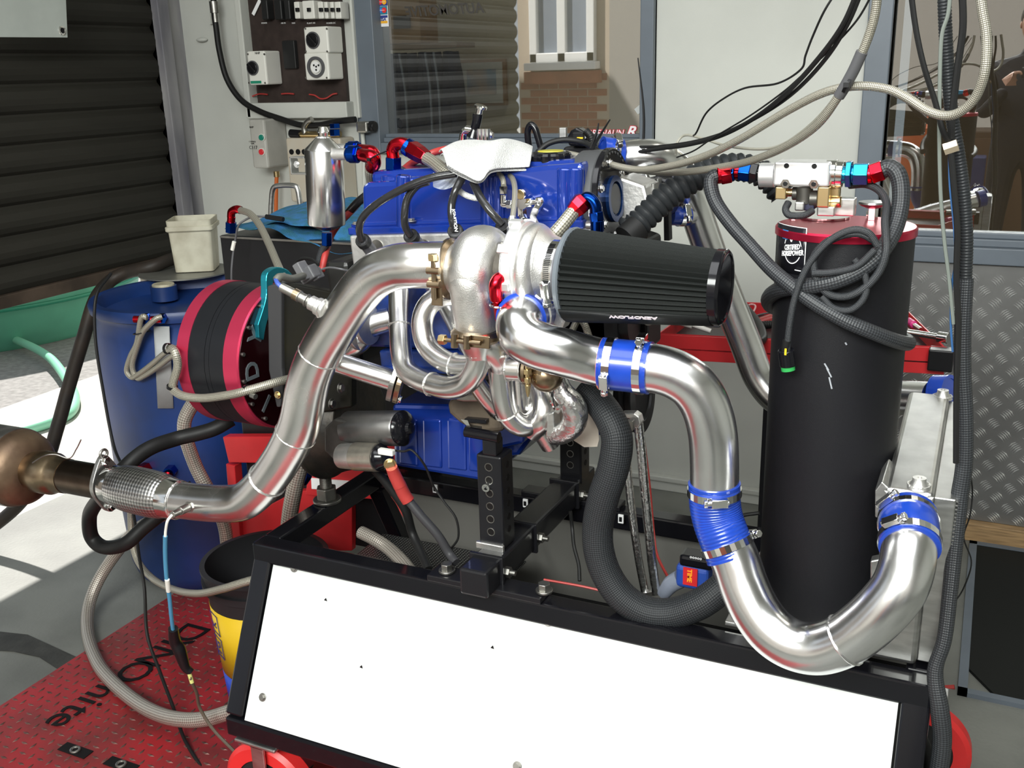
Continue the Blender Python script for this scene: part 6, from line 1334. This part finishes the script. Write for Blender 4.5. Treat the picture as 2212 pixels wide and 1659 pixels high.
G().cyl(W(1700,735,1.493), W(1697,758,1.495), .0065, n=12).part('cable_boot', rubber, t4); G().cyl(W(1698,755,1.497), W(1702,790,1.50), .0125, n=16).part('plug_body', blackg, t4, bev=.002)
G().cyl(W(1701,786,1.50), W(1703,800,1.50), .0105, n=20).part('green_ring', mat('green_seal', (.03,.35,.08), .35), t4); G().box(W(1697,760,1.483), (.003,.002,.010)).part('yellow_wire', yellow, t4)
hose('small_lid_cable', 'short black braided lead curling over the left edge of the crimson lid', 'cable', [(1703,438,1.56),(1697,452,1.55),(1704,464,1.545),(1722,466,1.545),(1740,464,1.55),(1755,455,1.56)], .0055, brdK, n=10)

# ================================================================== RED TOOL TRAY
ztr = .90
fl_, fr_, bl_, br_ = F(1422,722,ztr), F(2045,752,ztr), F(1520,650,ztr), F(1955,664,ztr)
fl_.y = min(fl_.y, 2.9)
tt_ = thing('red_tool_tray', 'red painted folded steel tool tray behind the black tank', 'tray', (fl_+br_)/2)
def wall4(a, b, h, nm, down=0): 
    d = (b-a).normalized(); nrm = V((-d.y, d.x, 0)); G().prism([a-V((0,0,down)), b-V((0,0,down)), b+V((0,0,h)), a+V((0,0,h))], nrm*.004).part(nm, redp, tt_, bev=.001)
wall4(fl_, fr_, .0, 'front_side', .060); wall4(bl_, br_, .0, 'back_side', .05); wall4(fl_, bl_, .0, 'left_side', .05); wall4(fr_, br_, .0, 'right_side', .05)
up_ = (br_-fr_).normalized(); G().prism([fl_, fr_, fr_+V((0,.012,-.004)), fl_+V((0,.012,-.004))], (0,0,.003)).part('rolled_lip', redp, tt_)
G().prism([fl_-V((0,0,.035)), fr_-V((0,0,.035)), br_-V((0,0,.035)), bl_-V((0,0,.035))], (0,0,.003)).part('black_liner', black, tt_)
p = F(2035, 752, ztr); G().bb(p.x-.025, p.x+.025, p.y-.03, p.y+.01, p.z-.045, p.z+.002).part('corner_block', black, tt_, bev=.003)
p = F(1665, 748, ztr); G().bb(p.x-.01, p.x+.01, p.y, p.y+.03, 0, ztr-.05).part('support_post', blackp, tt_, bev=.002)
p = F(1900, 700, ztr); G().bb(p.x-.01, p.x+.01, p.y, p.y+.03, 0, ztr-.05).part('support_post', blackp, tt_, bev=.002)
zi = ztr-.015
def FF(l, z=zi): return [F(x, y, z) for x, y in l]
G().tube(FF([(1590,640),(1610,665),(1640,705),(1645,735),(1610,745)], .91), .011, 12).top('black_coil_lead', rubber, 'thick black lead lying in the left half of the red tray', 'cable')
G().tube(FF([(1620,705),(1680,702),(1700,725),(1730,715)], .905), .010, 12, corr=.08, corrp=.006).top('black_corrugated_lead', rubber, 'black corrugated lead in the red tray left of the tank', 'cable')
G().tube(FF([(1600,672),(1620,658),(1632,662),(1622,680),(1600,690)], .91), .0025, 8).top('pink_white_lead', mat('pink_white_wire', (.7,.35,.35), .4), 'pink and white looped test lead in the red tray', 'lead')
G().tube(FF([(1610,698),(1640,680),(1680,676),(1690,690)], .915), .0022, 8).top('grey_test_lead', grey, 'thin grey looped test lead in the red tray', 'lead')
q = F(1660, 690, zi); G().box(q, (.06,.03,.02), (V((.9,.2,.35)).normalized(), V((-.2,.97,0)).normalized(), V((-.35,0,.93)).normalized())).top('red_jump_clamp', redl, 'red plastic clip lying in the red tray beside the black tank', 'clip', bev=.006)
q = F(1497, 702, zi+.01); g = G().cyl(q+V((-.04,0,.01)), q+V((.0,0,0)), .011, n=10).cyl(q, q+V((.045,0,-.012)), .006, n=10); g.top('white_plug_lead', white, 'pale plastic plug lying at the left end of the red tray', 'plug', bev=.001)
q = F(1540, 700, zi+.012); G().box(q, (.035,.014,.014)).top('grey_tray_plug', grey, 'small grey plug beside the pale plug in the red tray', 'plug', bev=.002)
sr = thing('chrome_ratchet', 'chrome socket ratchet lying at the right end of the red tray', 'ratchet', F(2000,725,ztr))
a_, b_ = F(1948,715,ztr+.01), F(2030,728,ztr+.01); G().cyl(a_, b_, .007, n=16).part('shaft', chrome, sr); G().cyl(b_+(b_-a_)*-.05, b_+(b_-a_)*.22, .012, n=20).part('socket', chrome, sr, bev=.001); G().cyl(a_-(b_-a_)*.1, a_+(b_-a_)*.14, .011, n=16).part('ratchet_head', chrome, sr, bev=.001)
a_, b_ = F(1962,693,ztr), F(1990,712,ztr); sd = thing('pink_handled_screwdriver', 'screwdriver with pink handle beside the chrome ratchet in the red tray', 'screwdriver', a_); G().cyl(a_, a_.lerp(b_,.45), .009, n=10).part('handle', mat('pink_handle', (.6,.03,.2), .35), sd, bev=.002); G().cyl(a_.lerp(b_,.4), b_, .0055, n=12).part('shank', chrome, sd)

# ================================================================== ENGINE REAR CLUTTER AND HANGING LINES
mv = thing('throttle_linkage_post', 'chrome and black linkage post rising behind the white cloth', 'linkage', W(1035,280,1.75))
Yp = 1.74
G().tube(PP([(1022,296,Yp),(1026,278,Yp),(1030,262,Yp),(1032,246,Yp)]), [.014,.009,.009,.010], 16).part('black_post', blackg, mv)
G().cyl(W(1034,246,Yp), W(1037,232,Yp), .0065, n=16).lathe(W(1037,236,Yp), W(1039,228,Yp)-W(1037,236,Yp), [(0,.006),(.002,.012),(.006,.0125),(.008,.010)], 24).part('chrome_knob', chrome, mv)
G().cyl(W(1008,282,Yp), W(1024,284,Yp), .010, n=16).tube(PP([(1010,282,Yp),(1003,288,Yp),(1000,305,Yp),(996,322,Yp)]), .0085, 14).part('chrome_elbow', chrome, mv)
for x in (1036, 1044, 1052): G().cyl(W(x,278,Yp-.01), W(x,302,Yp-.01), .006, n=12).part('ribbed_body', chrome, mv)
hexbolt(mv, W(1060,292,Yp), (1,0,0), .006, m=chrome)
sg_ = thing('throttle_sensor_cluster', 'black throttle position sensor cluster with cable behind the filler cap', 'sensor', W(1240,295,1.85))
G().prism([W(x, y, 1.84) for x, y in ((1222,300),(1232,282),(1245,275),(1262,285),(1268,300),(1262,318),(1228,315))], (0,.03,0)).part('sensor_body', blackg, sg_, bev=.004)
G().box(W(1250,296,1.83), (.022,.012,.018)).part('sensor_socket', black, sg_, bev=.002); G().box(W(1253,298,1.822), (.012,.002,.003)).part('yellow_wire_end', yellow, sg_)
G().bb(W(1208,300,1.85).x, W(1222,300,1.85).x, 1.85, 1.86, W(1210,300,1.85).z, W(1210,276,1.85).z).part('alloy_bracket', alurough, sg_, bev=.001)
G().prism([W(x, y, 1.86) for x, y in ((1215,318),(1275,310),(1300,330),(1290,350),(1215,345))], (0,.05,0)).part('throttle_body', black, sg_, bev=.006)
G().tube(PP([(1265,282,1.83),(1275,292,1.83),(1280,308,1.83),(1284,325,1.83)]), .007, 10, corr=.08, corrp=.004).part('corrugated_cable', rubber, sg_)
hose('black_arched_cable', 'black cable arching over the filler cap to the cam pulley', 'cable', [(1160,330,1.70),(1185,310,1.71),(1220,302,1.72),(1260,308,1.72),(1290,325,1.70),(1312,350,1.69),(1318,372,1.68)], .0052, rubber, n=10)
hose('black_looped_cable', 'black glossy cable loop standing behind the white cloth', 'cable', [(1142,315,1.78),(1140,285,1.78),(1146,270,1.78),(1155,276,1.78),(1163,300,1.78),(1168,318,1.78)], .0065, blackg, n=10)
for P, l_ in (([(1273,335,1.66),(1286,310,1.66),(1301,285,1.66),(1318,258,1.66)], 'longer black cable tie tail sticking up beside the cam pulley'), ([(1276,320,1.68),(1284,300,1.68),(1290,282,1.68),(1293,266,1.68)], 'shorter black cable tie tail sticking up beside the cam pulley'), ([(1390,305,1.95),(1391,260,1.95),(1388,210,1.95),(1378,125,1.95)], 'tall black cable tie tail standing in front of the window frame')):
    G().tube(PP(P), [.0030,.0026,.0012], 6).top('cable_tie_tail', black, l_, 'cable tie')
dk2 = thing('intake_plenum', 'dark intake parts and brackets behind the cam pulley and corrugated hose', 'engine part', W(1400,430,1.85))
G().prism([W(x, y, 1.84) for x, y in ((1378,392),(1420,380),(1450,390),(1462,430),(1440,470),(1400,470))], (0,.06,0)).part('dark_casting', MATS['dark_accessory'], dk2, bev=.006)
G().prism([W(x, y, 1.83) for x, y in ((1378,378),(1395,372),(1404,400),(1398,460),(1382,440))], (0,.015,0)).part('alloy_bracket', alurough, dk2, bev=.002)
for k in range(4): G().bar(W(1400+k*8,385,1.825), W(1404+k*7,410,1.825), .02, .0025).part('alloy_fin', alurough, dk2)
G().prism([W(x, y, 1.80) for x, y in ((1432,400),(1442,400),(1446,520),(1434,520))], (0,.02,0)).part('black_strut', black, dk2, bev=.001)
# red & blue elbow with braided hose near the pulley
hb = thing('oil_return_hose', 'braided hose with red socket and blue elbow in front of the cam pulley', 'hose', W(1240,450,1.52))
G().hexa(W(1290,478,1.50), W(1287,458,1.50), .012).cyl(W(1290,500,1.50), W(1290,476,1.50), .011, n=20).part('blue_base_nut', mat('navy_anodised', (.003,.025,.16), .22, 1), hb, bev=.001)
G().tube(PP([(1288,462,1.50),(1287,446,1.50),(1280,433,1.50),(1268,427,1.50),(1256,434,1.50)]), .0095, 18).part('blue_elbow', mat('navy_anodised', (.003,.025,.16), .22, 1), hb)
a_, b_ = W(1264,430,1.50), W(1236,458,1.49); G().lathe(a_, b_-a_, [(0,.014),(.006,.0175),((b_-a_).length*.6,.0165),((b_-a_).length,.0135)], 6, True, False).part('red_socket', rdan, hb, bev=.001)
G().tube(PP([(1240,455,1.49),(1222,478,1.475),(1205,498,1.465),(1185,520,1.46)]), .0115, 16).part('hose', brdS, hb)
G().cyl(W(1268,486,1.52), W(1292,486,1.52), .007, n=12).part('alloy_stub', alurough, hb)
# overhead lines
t = thing('main_braided_line', 'braided steel line from the upper right corner dipping and rising across to the engine', 'hose', W(1850,190,1.4))
G().tube(PP([(2112,-60,1.35),(2122,20,1.35),(2131,80,1.35),(2128,150,1.35),(2110,205,1.36),(2080,238,1.37),(2045,250,1.38),(2005,240,1.39),(1960,212,1.40),(1915,192,1.41),(1850,186,1.42),(1780,200,1.44),(1700,240,1.47),(1600,300,1.51),(1520,338,1.55),(1440,360,1.59),(1370,366,1.63),(1300,350,1.66),(1240,335,1.68),(1210,330,1.7)]), .0058, 12).part('hose', brdS, t)
t = thing('second_braided_line', 'braided steel line with grey taped section falling from the top to the engine', 'hose', W(1760,270,1.4))
G().tube(PP([(1898,-40,1.38),(1890,30,1.39),(1872,90,1.40),(1845,150,1.41),(1810,210,1.42),(1765,270,1.44),(1700,315,1.48),(1620,348,1.53),(1540,364,1.58),(1470,372,1.62),(1400,370,1.66),(1330,358,1.70),(1270,340,1.74)]), .0058, 12).part('hose', brdS, t)
G().tube(PP([(1862,112,1.402),(1845,150,1.408),(1825,187,1.415),(1812,208,1.42)]), .0075, 12).part('grey_tape', grey, t)
ziptie(1831, 183, 1.412, .0095, (1,0,-.5), 'black cable tie joining the two braided lines at their crossing')
OL = [([(1858,-30,1.42),(1820,55,1.44),(1765,130,1.48),(1700,200,1.53),(1630,255,1.60),(1560,292,1.68),(1490,312,1.76),(1420,322,1.82),(1370,330,1.85)], .0036, rubber, 'thickest of the black cables falling from the top right to the engine'),
      ([(1866,-30,1.42),(1832,50,1.44),(1785,125,1.48),(1720,195,1.53),(1650,245,1.60),(1570,285,1.68),(1500,306,1.76),(1430,316,1.82),(1380,318,1.85)], .0030, rubber, 'black cable running just below and beside the thickest black cable'),
      ([(1888,-20,1.42),(1850,45,1.44),(1790,110,1.48),(1730,165,1.52),(1690,200,1.55),(1620,250,1.6),(1540,298,1.68),(1500,325,1.72),(1462,340,1.76)], .0014, rubber, 'thin black wire running right of the black cables'),
      ([(1808,-20,1.50),(1780,25,1.50),(1755,80,1.52),(1740,120,1.53),(1730,150,1.54),(1680,180,1.58),(1610,190,1.64),(1560,215,1.68),(1525,245,1.72),(1505,285,1.76),(1498,293,1.78)], .0016, rubber, 'thin black wire looping left of the black cables'),
      ([(1898,20,1.44),(1870,80,1.46),(1840,150,1.5),(1800,215,1.55),(1750,270,1.6),(1690,312,1.66),(1640,322,1.7),(1570,315,1.76),(1520,300,1.8),(1480,292,1.84),(1462,310,1.84),(1460,335,1.84)], .0024, mat('khaki_cable', (.30,.29,.24), .45), 'khaki cable looping low behind the braided lines')]
for P, r_, m_, l_ in OL: hose('overhead_cable', l_, 'cable', P, r_, m_, 'cables falling from the top right to the engine', n=8)
# vertical trunk at right
YR = 1.30
ct_ = thing('hanging_conduit', 'black corrugated conduit hanging down at the right side behind the intercooler', 'conduit', W(2080,600,YR))
cp1 = [(2038,-60,1.50),(2042,60,1.50),(2048,160,1.50),(2056,250,1.50),(2070,330,1.50),(2082,420,1.50),(2088,520,1.50),(2084,640,1.50)]
G().tube(PP(cp1), .0088, 14, corr=.10, corrp=.0042).part('corrugated_tube', mat('black_conduit', (.022,.024,.026), .35), ct_)
G().tube(PP([(2086,600,1.50),(2080,700,1.50),(2079,800,1.50),(2084,900,1.50),(2083,1000,1.50),(2072,1080,1.50),(2062,1180,1.49),(2052,1280,1.47),(2040,1380,1.45),(2020,1450,1.44),(2030,1530,1.43),(2035,1600,1.43),(2025,1680,1.43)]), [.0105,.0118,.0115,.0125,.011,.0105,.014,.014], 14).part('sleeved_tube', brdK, ct_)
for P, r_, m_, l_ in (
    ([(1966,-30,1.46),(1978,60,1.46),(1995,140,1.46),(2020,220,1.465),(2036,280,1.465),(2052,312,1.47)], .0036, rubber, 'black cable slanting in from the left to the pale nut on the conduit'),
    ([(2078,-30,1.475),(2080,60,1.475),(2068,150,1.475),(2058,240,1.475),(2054,300,1.475)], .0045, rubber, 'black cable running down right of the conduit top'),
    ([(2054,-30,1.47),(2048,30,1.47),(2034,80,1.47),(2030,180,1.47),(2029,300,1.47),(2032,420,1.47),(2040,520,1.47),(2050,600,1.47),(2060,700,1.47)], .0026, mat('pale_grey_cable', (.16,.18,.16), .4), 'pale grey cable beside the conduit on its left'),
    ([(2050,320,1.47),(2052,400,1.47),(2060,480,1.47),(2064,560,1.47),(2056,620,1.475),(2054,700,1.475),(2058,760,1.475)], .0016, mat('blue_cable', (.03,.10,.25), .4), 'thin dark blue wire following the conduit'),
    ([(2054,330,1.465),(2062,420,1.465),(2068,500,1.465),(2066,600,1.465),(2070,700,1.465),(2066,850,1.465),(2065,1000,1.465)], .0040, rubber, 'long black cable hugging the left of the conduit'),
    ([(2085,985,1.55),(2100,1050,1.6),(2096,1110,1.6),(2082,1160,1.6),(2098,1210,1.6),(2090,1250,1.6),(2070,1290,1.6),(2045,1310,1.55)], .0012, rubber, 'thin stray wire curling over the wall by the conduit'),
    ([(2012,1455,1.48),(2028,1500,1.48),(2033,1550,1.48),(2030,1600,1.48)], .0042, mat('brown_cable', (.10,.03,.015), .5), 'brown cable curving low beside the conduit')):
    hose('trunk_cable', l_, 'cable', P, r_, m_, 'cables beside the hanging conduit', n=8)
q = W(2054, 318, 1.465); G().hexa(q+V((-.008,0,-.003)), q+V((.008,0,.003)), .0085).top('pale_brass_nut', mat('pale_brass', (.75,.62,.45), .35, .8), 'pale brass nut on the cables left of the conduit', 'nut')
hose('red_floor_hose', 'thin red hose on the floor at the foot of the right wall', 'hose', [(1985,1492,2.40),(2020,1487,2.40),(2062,1484,2.40)], .006, redl, n=8)
hose('cables_under_stand', 'dark cable bundle hanging under the right corner of the black stand', 'cable', [(1985,1470,1.50),(1975,1520,1.50),(1985,1580,1.50),(2005,1630,1.50),(2010,1690,1.50)], .010, rubber, n=10)

# ================================================================== WORKSHOP BEHIND THE CAMERA (seen mirrored in the glass)
def VM(px, py, Yv): p = W(px, py, Yv); return V((p.x, 2*YW-Yv, p.z))
c = VM(2190, 620, 8.6)
wbx = thing('workshop_cupboard', 'brown workshop cupboard mirrored in the right window', 'cupboard', (c.x, c.y, 0))
G().bb(c.x-.9, c.x+.5, c.y-.5, c.y, 0, .95).part('carcass', mat('brown_cupboard', (.16,.09,.05), .5), wbx, bev=.01)
for k in range(3): G().bb(c.x-.87+k*.46, c.x-.44+k*.46, c.y, c.y+.02, .08, .9).part('cupboard_door', mat('brown_cupboard_door', (.20,.11,.06), .5), wbx, bev=.005)
o1 = VM(1975, 440, 8.5); G().lathe((o1.x, o1.y+.2, .0), (0,0,1), [(0,.01),(0,.16),(1.0,.16),(1.05,.10),(1.1,.03)], 32).top('orange_gas_bottle', mat('orange_enamel', (.65,.13,.03), .4), 'tall orange gas bottle mirrored in the right window', 'gas bottle')
o2 = VM(2060, 560, 8.3); G().bb(o2.x-.2, o2.x+.15, o2.y, o2.y+.2, 0, .8).top('navy_tool_chest', mat('navy_enamel', (.03,.04,.14), .4), 'navy tool chest mirrored in the right window', 'tool chest', bev=.01)
# photographer
pp = thing('person', 'person in dark shirt holding a small camera, mirrored in the right window', 'person', (.12, -.32, 0))
def skin(edges, verts, m, name, sub=2):
    me = bpy.data.meshes.new(name); me.from_pydata([v[0] for v in verts], edges, []); me.materials.append(m)
    o = bpy.data.objects.new(name, me); C.objects.link(o); o.parent = pp; o.matrix_parent_inverse = Matrix.Translation(-V(pp.location))
    o.modifiers.new('skin', 'SKIN'); me.skin_vertices or None
    import bmesh
    bm = bmesh.new(); bm.from_mesh(me); ly = bm.verts.layers.skin.verify()
    for i, v in enumerate(bm.verts): v[ly].radius = (verts[i][1],)*2; v[ly].use_root = (i == 0)
    bm.to_mesh(me); bm.free()
    md = o.modifiers.new('sub', 'SUBSURF'); md.levels = sub; md.render_levels = sub
    for p in me.polygons: p.use_smooth = True
    return o
X0, Y0 = .13, -.33
skinm = mat('skin_tone', (.55,.30,.20), .5); shirt = mat('dark_shirt', (.03,.03,.035), .8); jeans = mat('dark_jeans', (.03,.05,.10), .8)
sv = [((X0,Y0,.98),.14),((X0,Y0,1.18),.15),((X0,Y0,1.40),.15),((X0,Y0,1.50),.06),((X0,Y0+.01,1.57),.055),((X0-.19,Y0,1.42),.065),((X0+.19,Y0,1.42),.065),((X0-.24,Y0+.03,1.15),.05),((X0+.24,Y0+.03,1.15),.05),((X0-.13,Y0+.22,1.30),.038),((X0+.13,Y0+.22,1.30),.038),((X0-.10,Y0,.90),.10),((X0+.10,Y0,.90),.10),((X0-.11,Y0,.50),.065),((X0+.11,Y0,.50),.065),((X0-.12,Y0,.08),.045),((X0+.12,Y0,.08),.045),((X0-.12,Y0+.14,.04),.04),((X0+.12,Y0+.14,.04),.04)]
skin([(0,1),(1,2),(2,3),(3,4),(2,5),(2,6),(5,7),(6,8),(7,9),(8,10),(0,11),(0,12),(11,13),(12,14),(13,15),(14,16),(15,17),(16,18)], sv, shirt, 'body')
G().ball((X0,Y0+.02,1.68), .095, (.82,1,1.25), 24, 16).part('head', skinm, pp); G().ball((X0,Y0-.005,1.71), .100, (.86,1.0,1.15), 24, 16).part('hair', mat('dark_hair', (.03,.02,.015), .8), pp)
for s_ in (-1, 1):
    G().ball((X0+s_*.032,Y0+.108,1.69), .012, (1,.6,.7), 10, 6).part('eye', black, pp); G().ball((X0+s_*.08,Y0+.02,1.67), .018, (.4,.7,1.2), 10, 6).part('ear', skinm, pp)
    hb_ = V((X0+s_*.12,Y0+.23,1.32)); v_ = [(tuple(hb_), .032), (tuple(hb_+V((-s_*.015,.03,.05))), .034)]; e_ = [(0,1)]
    for f_ in range(4): b = len(v_); p = hb_+V((-s_*.015,.03,.05)); v_ += [(tuple(p+V((-s_*.02,-.02+f_*.016,.03))), .010), (tuple(p+V((-s_*.045,-.02+f_*.016,.035))), .009), (tuple(p+V((-s_*.055,-.02+f_*.016,.018))), .008)]; e_ += [(1,b),(b,b+1),(b+1,b+2)]
    b = len(v_); v_ += [(tuple(hb_+V((-s_*.03,.0,.03))), .011), (tuple(hb_+V((-s_*.05,-.005,.045))), .009)]; e_ += [(0,b),(b,b+1)]
    skin(e_, v_, skinm, 'hand', 1)
G().ball((X0,Y0+.125,1.665), .014, (.8,1,1.3), 10, 6).part('nose', skinm, pp); G().box((X0,Y0+.108,1.632), (.045,.012,.010)).part('mouth', mat('lip_tone', (.42,.15,.12), .5), pp, bev=.003)
G().box((X0,Y0+.25,1.40), (.10,.025,.06)).top('compact_camera', mat('dark_camera', (.03,.03,.03), .35), 'small dark camera held by the person mirrored in the window', 'camera', bev=.004)
print('objects', len(bpy.data.objects))
import OpenImageIO as oiio, numpy as np, sys
im=oiio.ImageBuf('render_main.png').get_pixels(oiio.UINT8)
s=im.shape[1]/2212
for n,(x,y) in dict(wallL=(470,150),wallR=(1600,100),wallBelowTray=(1480,900),tank=(1800,1000),shutter=(200,300),panelL=(800,1350),panelR=(1700,1550),drum=(300,850),redplate=(250,1450),outsideL=(60,1200),floorR=(2100,1600),frameW=(1405,100),cover=(950,460),filter=(1350,600),ictop=(1990,950),pipeTop=(1750,1370),cheq=(2150,800),green=(100,680),rail=(900,1250)).items():
    X,Y=int(x*s),int(y*s); print(n,(x,y),im[Y-3:Y+4,X-3:X+4,:3].reshape(-1,3).mean(0).astype(int))
